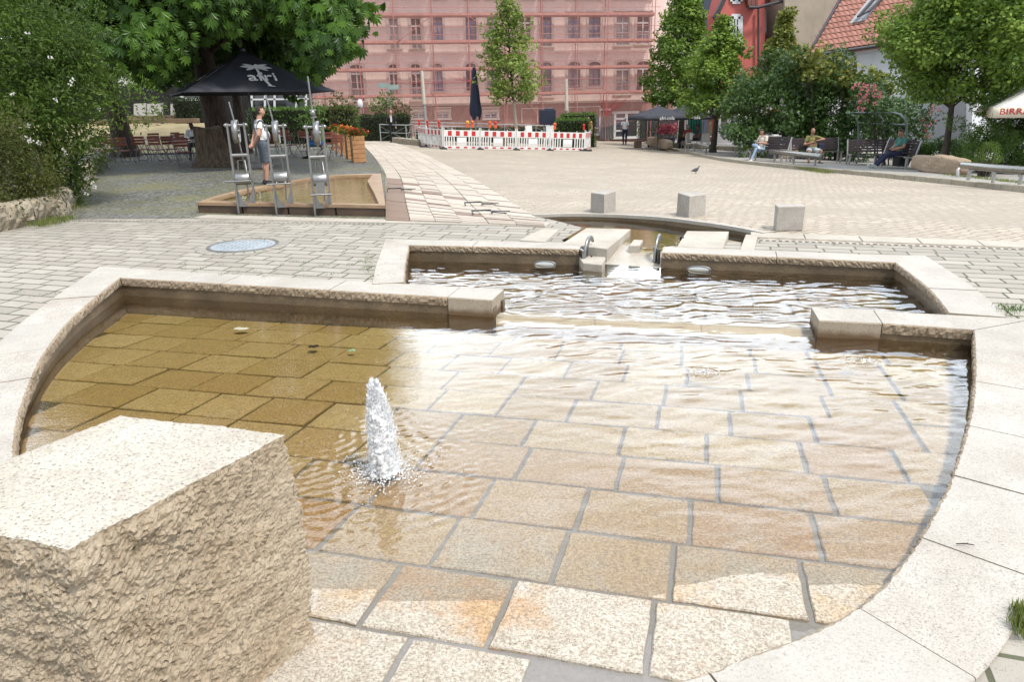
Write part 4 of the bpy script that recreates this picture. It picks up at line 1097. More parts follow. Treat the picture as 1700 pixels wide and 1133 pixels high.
M_livy = leaf_mat('ivy_leaves', (.018, .052, .014), (.085, .155, .03), .4, .15)
M_lhedge = leaf_mat('hedge_leaves', (.02, .06, .012), (.12, .21, .03), .5, .2)
M_lyew = leaf_mat('yew_leaves', (.010, .024, .008), (.035, .065, .015), .55, .12)
M_ltopi = leaf_mat('thuja_leaves', (.05, .11, .015), (.16, .24, .03), .5, .25)
M_lolive = leaf_mat('olive_bush_leaves', (.028, .042, .008), (.12, .125, .022), .5, .3)
M_grass = leaf_mat('grass_blades', (.06, .10, .02), (.24, .26, .07), .6, .35)
M_lred = leaf_mat('red_maple_leaves', (.16, .025, .02), (.34, .08, .05), .5, .3)
M_petalw = leaf_mat('white_petals', (.62, .60, .55), (.75, .74, .68), .6, .3)
M_petalp = leaf_mat('pink_petals', (.50, .09, .14), (.68, .26, .30), .6, .3)
M_petalr = leaf_mat('red_petals', (.45, .02, .02), (.62, .10, .05), .6, .3)
M_petaly = leaf_mat('yellow_petals', (.70, .30, .03), (.80, .50, .12), .6, .3)
def limb(mb, a, b, r0, r1, rng, sag=0, n=7, k=8, wig=.06):
    a, b = Vector(a), Vector(b); L = (b-a).length; pts = []
    for i in range(n+1):
        t = i/n; p = a.lerp(b, t); w = math.sin(math.pi*t)*L*wig
        p += Vector((rng.normal()*w*.4, rng.normal()*w*.4, w*.5*(1 if sag >= 0 else -1))); pts.append(p)
    mb.tube(pts, [r0+(r1-r0)*i/n for i in range(n+1)], k)
def tree(name, loc, ht, tr, H0, R0, nclump, per, size, mat, label, seed, cat='tree', group=None, prof=None, lean=(0, 0), palm=5, barkm=None, tint_bias=0, crown_off=(0, 0), shell=.5, lob=.28, sqz=.8, core=.3):
    rng = np.random.RandomState(seed)
    o = thing(name, loc, 0, label, cat, group)
    prof = prof or (lambda t: math.sin(math.pi*min(1, max(0, .12+.82*t)))**.7)
    C, Rr = crown_centers(rng, nclump, prof, H0, ht, R0, core, lob)
    C[:, 0] += crown_off[0]+lean[0]*C[:, 2]/ht; C[:, 1] += crown_off[1]+lean[1]*C[:, 2]/ht
    mb = MB(); top = Vector((lean[0]*.85, lean[1]*.85, ht*.86)); pts = []; rs = []
    for i in range(15):
        t = i/14; pts.append(Vector((top.x*t+math.sin(t*7+seed)*tr*.35, top.y*t+math.cos(t*5+seed)*tr*.3, top.z*t))); rs.append(tr*(1+.55*math.exp(-t*22))*(1-.86*t)+.006)
    mb.tube(pts, rs, 12)
    mb.build('trunk', barkm or M_bark2, o)
    lb = MB()
    for c, r in list(zip(C, Rr))[:min(len(C), 46)]:
        h = max(H0*.82, c[2]-R0*(.25+.4*rng.rand())); t = min(.98, h/top.z); b = Vector((top.x*t, top.y*t, top.z*t))
        limb(lb, b, c, max(.012, tr*.38*(1-t*.7)), .008, rng, n=5, k=6)
    lb.build('branches', barkm or M_bark2, o)
    P, D, T = clumps(C, Rr, per, rng, shell, (1, 1, sqz))
    D = D+np.array([0, 0, -.35]); flat = D*.5+np.array([0, 0, .9])+.5*rng.normal(size=D.shape)
    tint = np.clip(.06+.62*T+.42*rng.rand(len(P))**1.5+tint_bias, 0, 1)
    leaf_mesh('crown', P+np.array(loc), D, size*(.7+.6*rng.rand(len(P))), mat, o, tint, .5, .12, rng, palm, flat)
    return o
def leafy(name, loc, C, Rr, per, size, mat, label, seed, cat, group=None, palm=0, stems=True, shell=.55, sq=(1, 1, .85), part='foliage', wide=.5, tb=0, stemh=None):
    """shrub, hedge or climber built from leaf clumps given in world coordinates"""
    rng = np.random.RandomState(seed); o = thing(name, loc, 0, label, cat, group)
    P, D, T = clumps(np.array(C), np.array(Rr), per, rng, shell, sq)
    flat = D*.8+np.array([0, 0, .6])+.6*rng.normal(size=D.shape)
    leaf_mesh(part, P, D+.5*rng.normal(size=D.shape), size*(.6+.8*rng.rand(len(P))), mat, o, np.clip(.1+.4*T+.5*rng.rand(len(P))**1.4+tb, 0, 1), wide, .12, rng, palm, flat)
    if stems:
        mb = MB()
        for c in C[::max(1, len(C)//14)]:
            b = Vector((loc[0]+(c[0]-loc[0])*.45, loc[1]+(c[1]-loc[1])*.45, loc[2])); limb(mb, b-Vector(loc), Vector(c)-Vector(loc), .03, .008, rng, n=5, k=5)
        mb.build('stems', M_bark2, o)
    return o
def flowers(parent, C, mat, size, seed, per=9, name='blossom'):
    rng = np.random.RandomState(seed); P, D = [], []
    for c in C:
        d = sph(rng, per); P.append(np.array(c)+d*size*.35); D.append(d)
    P = np.concatenate(P); D = np.concatenate(D)
    return leaf_mesh(name, P, D, size*(.6+.5*rng.rand(len(P))), mat, parent, None, .9, .25, rng, 0, D*.3+sph(rng, len(P)))
def boxhedge(name, poly, zb, zt, dens, size, mat, label, seed, cat='hedge', group=None, rough=.05, top_bias=.35):
    """trimmed hedge: leaves over the faces of a prism and a dark twiggy core"""
    rng = np.random.RandomState(seed); P0 = [Vector((p[0], p[1], 0)) for p in poly]; c = sum(P0, Vector())/len(P0)
    o = thing(name, (c.x, c.y, zb(c.x, c.y)), 0, label, cat, group); Ps, Ds, tt = [], [], []
    n = len(P0)
    for k in range(n):
        a, b = P0[k], P0[(k+1) % n]; L = (b-a).length; d = (b-a)/L; nn = Vector((d.y, -d.x, 0)); h = zt-zb(a.x, a.y)
        m = int(L*h*dens); u = rng.rand(m); w = rng.rand(m)
        X = a.x+(b.x-a.x)*u; Y = a.y+(b.y-a.y)*u; Zb = zb(a.x, a.y)*(1-u)+zb(b.x, b.y)*u
        off = rng.normal(size=m)*rough
        Ps.append(np.stack([X+nn.x*off, Y+nn.y*off, Zb+(zt-Zb)*w], 1)); Ds.append(np.tile(np.array([nn.x, nn.y, .3]), (m, 1))); tt.append(.05+.5*rng.rand(m)**2+.15*w)
    xs = [p.x for p in P0]; ys = [p.y for p in P0]; m = int((max(xs)-min(xs))*(max(ys)-min(ys))*dens*1.1)
    X = rng.uniform(min(xs), max(xs), m); Y = rng.uniform(min(ys), max(ys), m); pl2 = [(p.x, p.y) for p in P0]
    ok = np.array([inpoly(x, y, pl2) for x, y in zip(X, Y)]) if m else np.zeros(0, bool)
    X, Y = X[ok], Y[ok]; Ps.append(np.stack([X, Y, zt+rng.normal(size=len(X))*rough], 1)); Ds.append(np.tile(np.array([0, 0, 1.]), (len(X), 1))); tt.append(top_bias+.6*rng.rand(len(X)))
    P = np.concatenate(Ps); D = np.concatenate(Ds)+.7*rng.normal(size=(len(P), 3))
    leaf_mesh('foliage', P, D, size*(.6+.8*rng.rand(len(P))), mat, o, np.clip(np.concatenate(tt), 0, 1), .55, .12, rng)
    mb = MB(); ip = [tuple(p+(c-p).normalized()*.06) for p in P0]; ip = [(p[0], p[1]) for p in ip]
    area = sum(ip[k][0]*ip[(k+1) % n][1]-ip[(k+1) % n][0]*ip[k][1] for k in range(n))
    if area < 0: ip = ip[::-1]
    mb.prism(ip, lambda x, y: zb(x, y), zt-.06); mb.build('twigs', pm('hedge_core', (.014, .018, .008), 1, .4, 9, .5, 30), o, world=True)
    return o
def grass_patch(name, pts, n, h, seed, spread=.25, mat=None):
    rng = np.random.RandomState(seed); base = np.array([list(p) for p in pts]); k = rng.randint(0, len(base), n)
    P = base[k]+rng.normal(size=(n, 3))*np.array([spread, spread, 0])
    for q in range(n): P[q, 2] = gz(P[q, 0], P[q, 1])
    D = np.stack([rng.normal(size=n)*.35, rng.normal(size=n)*.35, np.ones(n)], 1)
    o = leaf_mesh(name, P, D, h*(.5+.8*rng.rand(n)), mat or M_grass, None, rng.rand(n), .09, .02, rng); o['kind'] = 'stuff'; return o
# ---------------------------------------------------------------- left side
rng = np.random.RandomState(11)
tl = on(366, 25.2); tl.z -= .03
# great chestnut over the beer garden
ct = tree('chestnut_tree', tl, 13.5, .44, 4.4, 5.7, 150, 120, .21, M_lchest, 'huge old chestnut tree with dark spreading crown behind the black parasol', 21, palm=6, barkm=M_bark,
          prof=lambda t: .8+.2*math.sin(math.pi*t) if t < .6 else max(.15, 1-(t-.6)*2.1), core=.25, tint_bias=-.05, crown_off=(-.7, -.6))
def extra_skirt(o, specs, seed, per, size, mat, name='lower_boughs', palm=5, loc=None):
    """hanging boughs added where the photograph shows them"""
    rg = np.random.RandomState(seed); C, Rr = [], []
    for px, py, Y, r in specs:
        if 285 < px < 520 and py > 18 and Y < 27: Y += 6.5
        p = W(px, py, Y); C.append(tuple(p)); Rr.append(r)
    P, D, T = clumps(np.array(C), np.array(Rr), per, rg, .25, (1, 1, .8)); D = D*.45+np.array([0, -.2, -1.1])
    flat = np.array([0, -.5, .8])+.5*rg.normal(size=D.shape)
    return leaf_mesh(name, P, D, size*(.7+.6*rg.rand(len(P))), mat, o, np.clip(.05+.35*T+.6*rg.rand(len(P))**1.8, 0, 1), .34, .2, rg, palm, flat)
sk = []
for x in range(150, 565, 24):
    lo = 60+58*math.sin((x-100)/520*math.pi)+(28 if 440 < x < 520 else 0)
    for yy in np.arange(-60, lo, 22): sk.append((x+rng.normal()*8, yy+rng.normal()*6, 20.0+rng.rand()*5-(.5 if yy > 30 else 0), .62+.35*rng.rand()))
sk += [(505, 130, 22, .5), (490, 150, 22.5, .45), (470, 138, 23, .5), (548, 60, 21, .5), (520, 100, 21.5, .6), (535, 85, 21.5, .5), (240, 118, 23, .5), (262, 130, 24, .4), (215, 95, 22, .5), (190, 80, 22, .6), (340, 100, 21, .5), (370, 90, 20.5, .5), (300, 128, 24, .45), (505, 30, 20, .7), (590, 8, 21, .5)]
extra_skirt(ct, sk, 5, 170, .23, M_lchest, palm=6)
# a leaning trunk with bright foliage further left
ll = on(204, 30.0); lt = tree('leaning_tree', ll, 10, .42, 4.6, 4.6, 60, 110, .17, M_lbush, 'leaning brown trunk with bright green crown at far left behind the chairs', 31, barkm=M_bark, lean=(-1.6, 0), crown_off=(-1.5, -1), palm=5)
extra_skirt(lt, [(x, y, 19+rng.rand()*4, .6+.3*rng.rand()) for x in range(-30, 235, 26) for y in (-40, -15, 8, 30) if y < 20 or x < 150]+[(175, 40, 21, .6), (60, 25, 20, .7)], 8, 150, .15, M_lbush, palm=5)
t3 = on(405, 31.0); tree('slender_tree', t3, 11, .24, 5.0, 2.4, 26, 70, .18, M_lchest, 'thin straight trunk just right of the thick chestnut trunk', 41, barkm=M_bark, palm=5)
# old stump beside the chestnut
s0_ = on(352, 23.6); st = thing('tree_stump', s0_, 0, 'waist high weathered tree stump standing against the chestnut trunk', 'stump')
mb = MB(); n = 40; m = 26; rows = []
for i in range(m):
    t = i/(m-1); z = 1.22*t
    for k in range(n):
        a = k/n*6.283; r = (.50-.10*t+.22*math.exp(-t*6))*(1+.05*math.sin(5*a+1)+.035*math.sin(11*a+.6*t)+.02*math.sin(23*a))
        rows.append((r*1.05*math.cos(a)-.12*t, r*.8*math.sin(a), z+(.05*math.sin(2*a) if i == m-1 else 0)))
mb.add(rows, [(i*n+k, i*n+(k+1) % n, (i+1)*n+(k+1) % n, (i+1)*n+k) for i in range(m-1) for k in range(n)], True)
mb.build('stump_side', bark('stump_bark', (.20, .15, .105), (.055, .038, .025)), st)
mb = MB(); mb.add([(-.12, 0, 1.2)]+[rows[(m-1)*n+k] for k in range(n)], [(0, 1+k, 1+(k+1) % n) for k in range(n)]); mb.build('cut_top', pm('cut_wood', (.26, .20, .14), .9, .4, 8, .3, 40), st)
# big flowering bush at the left edge
def blob(L, jit, n, rg):
    C, Rr = [], []
    for px, py, Y, r in L:
        c = W(px, py, Y)
        for k in range(n): C.append(tuple(c+Vector(rg.normal(size=3)*r*jit))); Rr.append(r*(.35+.3*rg.rand()))
    return C, Rr
lb_ = on(60, 13.5)
C, Rr = blob([(20, 90, 13.5, .95), (60, 70, 13.8, .9), (100, 80, 14, .8), (140, 105, 14.2, .62), (25, 160, 13, .95), (80, 150, 13.3, .95), (130, 150, 13.8, .7), (20, 230, 12.6, .9), (75, 215, 13, .9), (120, 215, 13.6, .65), (60, 270, 12.6, .8), (110, 265, 13.4, .6), (130, 285, 13.6, .45), (105, 305, 13.2, .45), (-40, 120, 13, 1.0), (-40, 220, 12.5, 1.0), (20, 50, 14, .7), (75, 45, 14.2, .6)], .42, 7, rng)
fb = leafy('flowering_bush', lb_, C, Rr, 1700, .075, M_lbush, 'tall leaning green bush dotted with small white flowers at the left edge', 51, 'bush', wide=.42, tb=.05, sq=(1, 1, .8))
flowers(fb, [tuple(W(px+rng.normal()*5, py+rng.normal()*5, Y)) for px, py, Y in [(48, 56, 12.6), (20, 150, 11.8), (110, 140, 12.5), (125, 132, 12.6), (55, 225, 11.6), (38, 228, 11.5), (60, 240, 11.6), (110, 255, 12.4), (140, 290, 13), (150, 300, 13), (145, 320, 13), (165, 175, 13.3), (95, 165, 12), (105, 245, 12.2), (160, 312, 13), (50, 215, 11.5), (44, 232, 11.5), (90, 100, 12.5)] for _ in range(1)], M_petalw, .04, 61)
C, Rr = blob([(10, 270, 11.6, .6), (45, 280, 11.7, .5), (20, 320, 11.2, .55), (65, 300, 11.8, .4), (-30, 300, 11, .6), (55, 325, 11.5, .35), (-20, 250, 11.6, .5), (85, 318, 12, .3)], .55, 8, rng)
leafy('low_shrub', on(20, 11.4), C, Rr, 2600, .055, M_lolive, 'low olive tinged shrub above the rough stone border at left', 53, 'bush', wide=.45)
# rough retaining wall of split stone
wp = [V2(G(q[0], q[1])) for q in ((-60, 398), (0, 384), (60, 372), (112, 358), (124, 340), (166, 276), (175, 262))]
o = thing('stone_border', (wp[2].x, wp[2].y, gz(wp[2].x, wp[2].y)-.02), 0, 'low wall of rough split stone holding the bush bed at left', 'wall')
for k in range(len(wp)-1):
    a, b = wp[k]+(wp[k+1]-wp[k])*.01, wp[k+1]; n = max(2, int((b-a).length/.045)); nn = Vector((-(b-a).y, (b-a).x)).normalized()*.28
    if nn.x > 0: nn = -nn
    mb = MB(); Pt = []; hh = .36 if k < 5 else .3; m = 9
    for i in range(n+1):
        p = a.lerp(b, i/n)
        for q in range(m+1):
            t = q/m
            if t < .75: u = t/.75; v = p-nn.normalized()*.02*math.sin(u*3); Pt.append((v.x, v.y, gz(p.x, p.y)-.05+(hh+.05)*u))
            else: u = (t-.75)/.25; v = p+nn*u; Pt.append((v.x, v.y, gz(p.x, p.y)+hh+.02*math.sin(u*3)))
    A = np.array(Pt); nd = np.array([-nn.x, -nn.y, .1])/nn.length; A += nd[None]*(.03*(vnoise(A, 9, 3)+.7*vnoise(A, 30, 4)+.4*vnoise(A, 70, 5)))[:, None]
    mb.add([tuple(x) for x in A], [(i*(m+1)+q, (i+1)*(m+1)+q, (i+1)*(m+1)+q+1, i*(m+1)+q+1) for i in range(n) for q in range(m)])
    mb.build('wall_stone', granite('border_stone', (.36, .31, .235), (.08, .06, .04), (.22, .17, .10), 70, .9, .9, 30) if k == 0 else bpy.data.materials['border_stone'], o, world=True)
grass_patch('grass', [G(x, 372-abs(x-60)*.12+rng.normal()*3) for x in range(5, 118, 3)]+[G(118+x*.5, 350-x*1.1) for x in range(0, 60, 2)], 2600, .09, 71, .08)
grass_patch('grass', [G(150+rng.rand()*55, 345-rng.rand()*55) for _ in range(60)], 2600, .035, 72, .2)
weeds = [G(610+rng.normal()*6, 455-k*1.6+rng.normal()*3) for k in range(22)]+[G(300+rng.rand()*300, 432+rng.rand()*30) for k in range(26)]+[G(360, 388), G(330, 448), G(470, 440), G(520, 420), G(60, 492), G(30, 486), G(90, 490)]
grass_patch('grass', weeds, 900, .03, 73, .03, M_lhedge)
gr_ = [G(1692, 1015+k*4) for k in range(10)]+[G(1688, 1040), G(1698, 1060)]
grass_patch('grass', gr_, 420, .05, 75, .012)
grass_patch('grass', [G(1655+rng.rand()*35, 512+rng.rand()*14) for _ in range(14)], 130, .06, 76, .03, M_lhedge)
# yew hedges, bushes in front of the scaffolded house
def pgon(L): return [tuple(V2(x)) for x in L]
def hedge_px(x0, x1, Y0, Y1, ytop, lab, seed, mat=M_lyew, depth=1.0, dens=260, size=.09, group=None, name='hedge'):
    a, b = on(x0, Y0), on(x1, Y1); d = (b-a).normalized(); nn = Vector((-d.y, d.x, 0))*depth
    zt = (W(x0, ytop, Y0).z+W(x1, ytop, Y1).z)/2
    return boxhedge(name, [(a.x, a.y), (b.x, b.y), (b.x+nn.x, b.y+nn.y), (a.x+nn.x, a.y+nn.y)], lambda x, y: gz(x, y)-.02, zt, dens, size, mat, lab, seed, group=group)
hedge_px(415, 590, 40, 40, 181, 'dark clipped hedge behind the beer garden chairs', 81, M_lhedge, 1.2, 150, .12)
hedge_px(296, 345, 40, 40, 165, 'small dark hedge left of the chestnut trunk', 82, M_lyew, 1, 120, .12)
hedge_px(604, 682, 43.6, 44.5, 193, 'dark clipped hedge behind the man in the suit', 83, M_lyew, 1.6, 200, .10)
hedge_px(690, 978, 47, 46, 214, 'long low dark hedge behind the metal railing', 84, M_lyew, 1.2, 160, .10)
hedge_px(925, 978, 41, 41, 199, 'cube of clipped hedge inside the barriers at their right end', 85, M_lhedge, 1.2, 240, .09)
hedge_px(934, 988, 43.5, 43.5, 190, 'taller cube of clipped hedge behind the first clipped cube', 86, M_lhedge, 1.4, 200, .09)
for px, py, Y, r, lab, sd in ((563, 182, 39.5, 1.1, 'olive green bush above the hedge near the flower boxes', 91), (520, 196, 37, .9, 'loose green bush behind the green shirted visitor', 92), (640, 184, 45.2, 1.25, 'round bush above the hedge behind the man in the suit', 93), (668, 188, 45.6, .8, 'yellowish bush beside the round bush left of the street sign', 94)):
    p = W(px, py, Y); C, Rr = [], []
    for k in range(16): d = rng.normal(size=3); d /= np.linalg.norm(d); C.append(tuple(p+Vector(d)*r*.62)); Rr.append(r*(.3+.15*rng.rand()))
    leafy('garden_bush', on(px, Y), C, Rr, 170, .16, M_lolive if sd in (91, 94) else M_lhedge, lab, sd, 'bush')
def painted():
    m, nt, out = newmat('limewashed_bark'); g = NG(nt); v = g.coord('Object'); sx = g.n('SeparateXYZ'); g.l(v, sx.inputs[0]); n = g.noise(v, 9, 5, .7)
    k = g.ramp(g.math('ADD', g.math('MULTIPLY', sx.outputs['Z'], .25), g.math('MULTIPLY', n, .06)), [(.60, 0), (.66, 1)])
    g.bsdf(out, g.mix(k, g.mix(n, (.46, .42, .35), (.30, .26, .2)), (.06, .045, .033)), .9, 0, g.bump(n, .4, .02)); return m
# young plane tree in the middle of the barriers
yt = on(858, 40.6); zt_ = W(845, -6, 40.6).z-yt.z
tree('young_tree', yt, zt_, .10, 2.6, 1.75, 200, 250, .115, M_lyoung, 'slim young tree with pale painted trunk inside the red and white barriers', 101, palm=5, lean=(-.45, 0),
     prof=lambda t: max(.10, 1.06*(1-t)**.62*(.55+.45*min(1, t*5))), barkm=painted(), core=.25, sqz=.9)
# right hand trees
def prof_round(t): return math.sin(math.pi*min(1, .10+.86*t))**.62
def prof_cone(t): return max(.12, (1-t)**.72*(.75+.45*min(1, t*5)))
t1 = on(1133, 46.5); t1h = W(1110, -30, 46.5).z-t1.z
tree('square_tree', t1, t1h, .20, 2.8, 2.25, 230, 420, .125, M_lmaple, 'tall green tree over the black cafe parasol, left of the right-hand trees', 111, group='trees along the right side', prof=prof_cone, lean=(-.3, 0), crown_off=(-.05, 0), lob=.18)
t2 = on(1186, 38); t2h = W(1180, 30, 38).z-t2.z
tree('square_tree', t2, t2h, .15, 2.1, 1.75, 210, 460, .115, M_lmaple, 'green tree with thin dark trunk standing in the terrace beside the shortest steel tube', 112, group='trees along the right side', prof=prof_cone)
t3 = on(1285, 36); t3h = W(1285, 18, 36).z-t3.z
tree('square_tree', t3, t3h, .15, 1.4, 1.7, 220, 460, .115, M_lmaple2, 'tree with reddish young shoots in front of the red house', 113, group='trees along the right side', prof=lambda t: 1.0 if t < .35 else max(.12, 1-1.75*(t-.35)))
t5 = on(1571, 23.5); t5h = W(1580, -60, 23.5).z-t5.z
tree('square_tree', t5, t5h, .115, 2.5, 2.25, 330, 640, .078, M_lmaple, 'large round green tree with dark trunk behind the long boulder at right', 114, group='trees along the right side', prof=prof_round, core=.35, sqz=.85, lob=.13, crown_off=(.3, 0))
# ivy covered mass and shrubs behind the benches
C, Rr = blob([(1240, 200, 33.5, .9), (1265, 170, 34, 1.0), (1300, 150, 34, 1.1), (1320, 190, 33.5, 1.1), (1360, 130, 33.5, 1.0), (1375, 170, 33, 1.1), (1350, 215, 33, 1.0), (1290, 215, 33.5, .9), (1400, 200, 32.5, 1.1), (1410, 150, 33, 1.0), (1440, 175, 31.5, .9), (1400, 238, 32, .8), (1445, 215, 31, .9), (1480, 190, 30, .8), (1330, 105, 34.5, .7), (1385, 125, 34, .5), (1430, 140, 33, .5), (1300, 110, 35, .7), (1225, 222, 33, .6), (1250, 232, 33, .6)], .6, 9, rng)
leafy('climber_thicket', on(1350, 33.5), C, Rr, 560, .12, M_livy, 'dark ivy thicket rising behind the wooden benches', 121, 'shrub', palm=3)
C, Rr = blob([(1330, 98, 33, .5), (1362, 106, 32.6, .5), (1395, 124, 32.4, .45), (1425, 132, 32, .45), (1450, 140, 31.5, .4), (1350, 120, 32.5, .5), (1470, 135, 30.5, .4), (1410, 130, 32, .5)], .6, 8, rng)
leafy('climber_thicket', on(1390, 32.4), C, Rr, 420, .13, M_lmaple2, 'lighter leafy shrub crowning the dark ivy thicket', 122, 'shrub', palm=5)
C, Rr = blob([(1455, 160, 28.5, .5), (1470, 185, 28, .5), (1500, 200, 27.8, .55), (1525, 210, 27.6, .5), (1500, 235, 27.6, .5), (1440, 190, 28.6, .4), (1530, 235, 27.4, .35), (1475, 220, 28, .5), (1535, 190, 27.6, .3)], .6, 8, rng)
rb = leafy('rose_bush', on(1490, 28.0), C, Rr, 520, .10, M_livy, 'climbing rose with pink blossoms over the bent metal arch', 123, 'shrub', palm=3)
flowers(rb, [tuple(W(px+rng.normal()*5, py+rng.normal()*5, 27.2)) for px, py in [(1440, 158), (1448, 150), (1430, 140), (1453, 155), (1436, 168), (1452, 168), (1425, 174), (1445, 148), (1434, 181), (1548, 187), (1541, 202), (1541, 212), (1540, 222), (1550, 190), (1538, 218), (1428, 143), (1440, 152)] for _ in range(2)], M_petalp, .085, 131)
def low_hedge(pxs, Y, lab, seed, mat, r=.45, per=3600, size=.07, name='hedge'):
    C, Rr = [], []
    for px, py, rr in pxs:
        p = W(px, py, Y+rng.normal()*.3)
        for k in range(7): C.append(tuple(p+Vector(rng.normal(size=3))*rr*.5)); Rr.append(rr*(.4+.25*rng.rand()))
    return leafy(name, on(pxs[len(pxs)//2][0], Y), C, Rr, per, size, mat, lab, seed, 'hedge')
low_hedge([(1525, 252, .36), (1550, 246, .4), (1575, 248, .4), (1600, 247, .4), (1540, 264, .4), (1600, 265, .4), (1575, 265, .4), (1620, 258, .4)], 25.0, 'bright green hedge around the trunk of the large round tree', 124, M_lhedge)
low_hedge([(1625, 215, .55), (1655, 210, .6), (1685, 212, .6), (1720, 215, .6), (1640, 245, .55), (1670, 250, .6), (1705, 255, .6), (1630, 262, .5), (1740, 240, .6)], 22.6, 'dense dark hedge below the cream parasol at the right edge', 125, M_lhedge)
# small clipped conifer in its planter rail
tp = on(1641, 19.9); C, Rr = [], []
cc_ = W(1641, 256, 19.9)
for k in range(46):
    t = rng.rand(); a = rng.rand()*6.283; rr = .27*math.sin(math.pi*min(1, .18+.8*t))**.8
    C.append((cc_.x+rr*math.cos(a), cc_.y+rr*math.sin(a), cc_.z-.32+.62*t)); Rr.append(.10)
leafy('clipped_conifer', tp, C, Rr, 5200, .035, M_ltopi, 'small egg shaped light green conifer in front of the dark hedge', 126, 'shrub', stems=True, wide=.3)
for lst, n, h, sd in (([G(1283+x*.9, 268+x*.16+4) for x in range(0, 105, 3)], 2600, .10, 141), ([G(1140+x, 250+x*.13+2) for x in range(0, 60, 3)], 1500, .09, 142), ([G(1600+x, 299+x*.12) for x in range(-25, 140, 4)], 2800, .14, 143), ([G(1225+rng.rand()*25, 247+rng.rand()*6) for _ in range(30)], 1200, .2, 144), ([G(1170+rng.rand()*50, 249+rng.rand()*4) for _ in range(20)], 700, .12, 145), ([G(1452+rng.rand()*70, 283+rng.rand()*4) for _ in range(20)], 300, .08, 146)):
    grass_patch('grass', lst, n, h, sd, .13)
# ---------------------------------------------------------------- the scaffolded house
fa = W(500, 200, 53.2); fb_ = W(1110, 200, 57.0); fa.z = fb_.z = 0
fd = (fb_-fa).normalized(); fn = Vector((fd.y, -fd.x, 0))      # fn points to the viewer
def FP(px, py, off=0.0):
    """point on the facade plane moved off metres toward the square: (s, z)"""
    d = ray(px, py); o = Vector((0, 0, HH)); p0 = fa+fn*off
    t = (p0-o).dot(fn)/d.dot(fn); p = o+d*t; return (p-fa).dot(fd), p.z
def fx(s, z, off=0.0): return fa+fd*s+fn*off+Vector((0, 0, z))
def render_mat(name, c, c2, sc=.6):
    m, nt, out = newmat(name); g = NG(nt); v = g.coord('Object'); n = g.noise(v, sc, 6, .65); n2 = g.noise(g.coord('Object', (1, 1, .12)), 1.4, 5, .7)
    col = g.mix(g.ramp(n, [(.35, 0), (.65, 1)]), c2, c); col = g.mix(g.math('MULTIPLY', g.ramp(n2, [(.5, 0), (.72, 1)]), .3), col, tuple(x*.6 for x in c2))
    g.bsdf(out, col, .9, 0, g.bump(g.noise(v, 40, 4, .6), .2, .01), .25); return m
M_fac = render_mat('house_render', (.82, .68, .62), (.77, .62, .56))
M_plin = render_mat('plinth_stone', (.34, .20, .17), (.26, .15, .13), 1.2)
M_trim = pm('window_trim', (.62, .54, .48), .8, .12, 2, .1)
M_wframe = pm('white_frame', (.66, .66, .66), .5, .08, 3, .03)
M_bframe = pm('blue_frame', (.10, .13, .34), .5, .15, 3, .03)
def glass_mat(name, c, r=.06):
    m, nt, out = newmat(name); g = NG(nt); v = g.coord('Object'); n = g.noise(v, .9, 3, .5)
    g.bsdf(out, g.mix(n, c, tuple(x*.45 for x in c)), r, 0, None, .9); return m
M_glass = glass_mat('window_glass', (.07, .075, .085)); M_curt = glass_mat('curtained_glass', (.32, .31, .32), .2)
M_void = pm('dark_room', (.03, .015, .014), .9, .3, 2, 0)
s_l, s_r = FP(405, 100)[0], FP(1122, 100)[0]; zb = -1.6; zt = 11.4
hs = thing('scaffolded_house', fx((s_l+s_r)/2, gz(0, 55)), 0, 'long three storey house under renovation, wrapped in pink netting', 'building')
zpl = FP(760, 173)[1]
cols = [(593, 29), (654, 21), (691, 22), (727, 20), (782, 21), (817, 20), (872, 22), (907, 20), (953, 22), (987, 21), (1034, 23), (1068, 22)]
wins = []
for k, (px, w) in enumerate(cols):
    for row, (yt, yb, arch) in enumerate(((29, (82, 80, 80, 66, 66, 65, 66, 76, 63, 62, 74, 72)[k], 0), (105, (167, 166, 165, 151, 150, 149, 148, 159, 145, 143, 155, 150)[k], 1), (-46, -6 if k in (0, 1, 2) else -2, 0))):
        s0, z1 = FP(px-w/2+1.2, yt-(px-720)*.012); s1, z0 = FP(px+w/2-1.2, yb); wins.append((s0, s1, z0, z1, arch, k, row))
s0, z1 = FP(520, 108); s1, z0 = FP(500, 156); wins.append((s1, s0, z0, z1, 1, 12, 1))
s0, z1 = FP(520, 30); s1, z0 = FP(500, 80); wins.append((s1, s0, z0, z1, 0, 13, 0))
for k, px in enumerate((735, 815, 695)): 
    s0, z1 = FP(px-10, 186); s1, z0 = FP(px+10, 196); wins.append((s0, s1, z0, z1, 0, k+3, 3))
# wall with real openings: cells of a grid, left out where a window is
xs = sorted({s_l, s_r}|{a for w in wins for a in w[:2]}); zs = sorted({zb, zpl, zt}|{a for w in wins for a in w[2:4]})
mb = MB(); pb = MB()
for a, b in zip(xs, xs[1:]):
    run = None
    for c, d in zip(zs, zs[1:]):
        ms, mz = (a+b)/2, (c+d)/2
        if any(w[0] < ms < w[1] and w[2] < mz < w[3] for w in wins): continue
        (mb if mz > zpl else pb).quad(fx(a, c), fx(b, c), fx(b, d), fx(a, d))
for w in wins:
    a, b, c, d = w[:4]; D = -.28
    for p, q in (((a, c), (a, d)), ((a, d), (b, d)), ((b, d), (b, c)), ((b, c), (a, c))): mb.quad(fx(*p), fx(*q), fx(*q, D), fx(*p, D))
mb.quad(fx(s_l, zb), fx(s_l, zt), fx(s_l, zt, -10), fx(s_l, zb, -10)); mb.quad(fx(s_r, zb), fx(s_r, zt), fx(s_r, zt, -10), fx(s_r, zb, -10)); mb.quad(fx(s_l, zb, -10), fx(s_r, zb, -10), fx(s_r, zt, -10), fx(s_l, zt, -10))
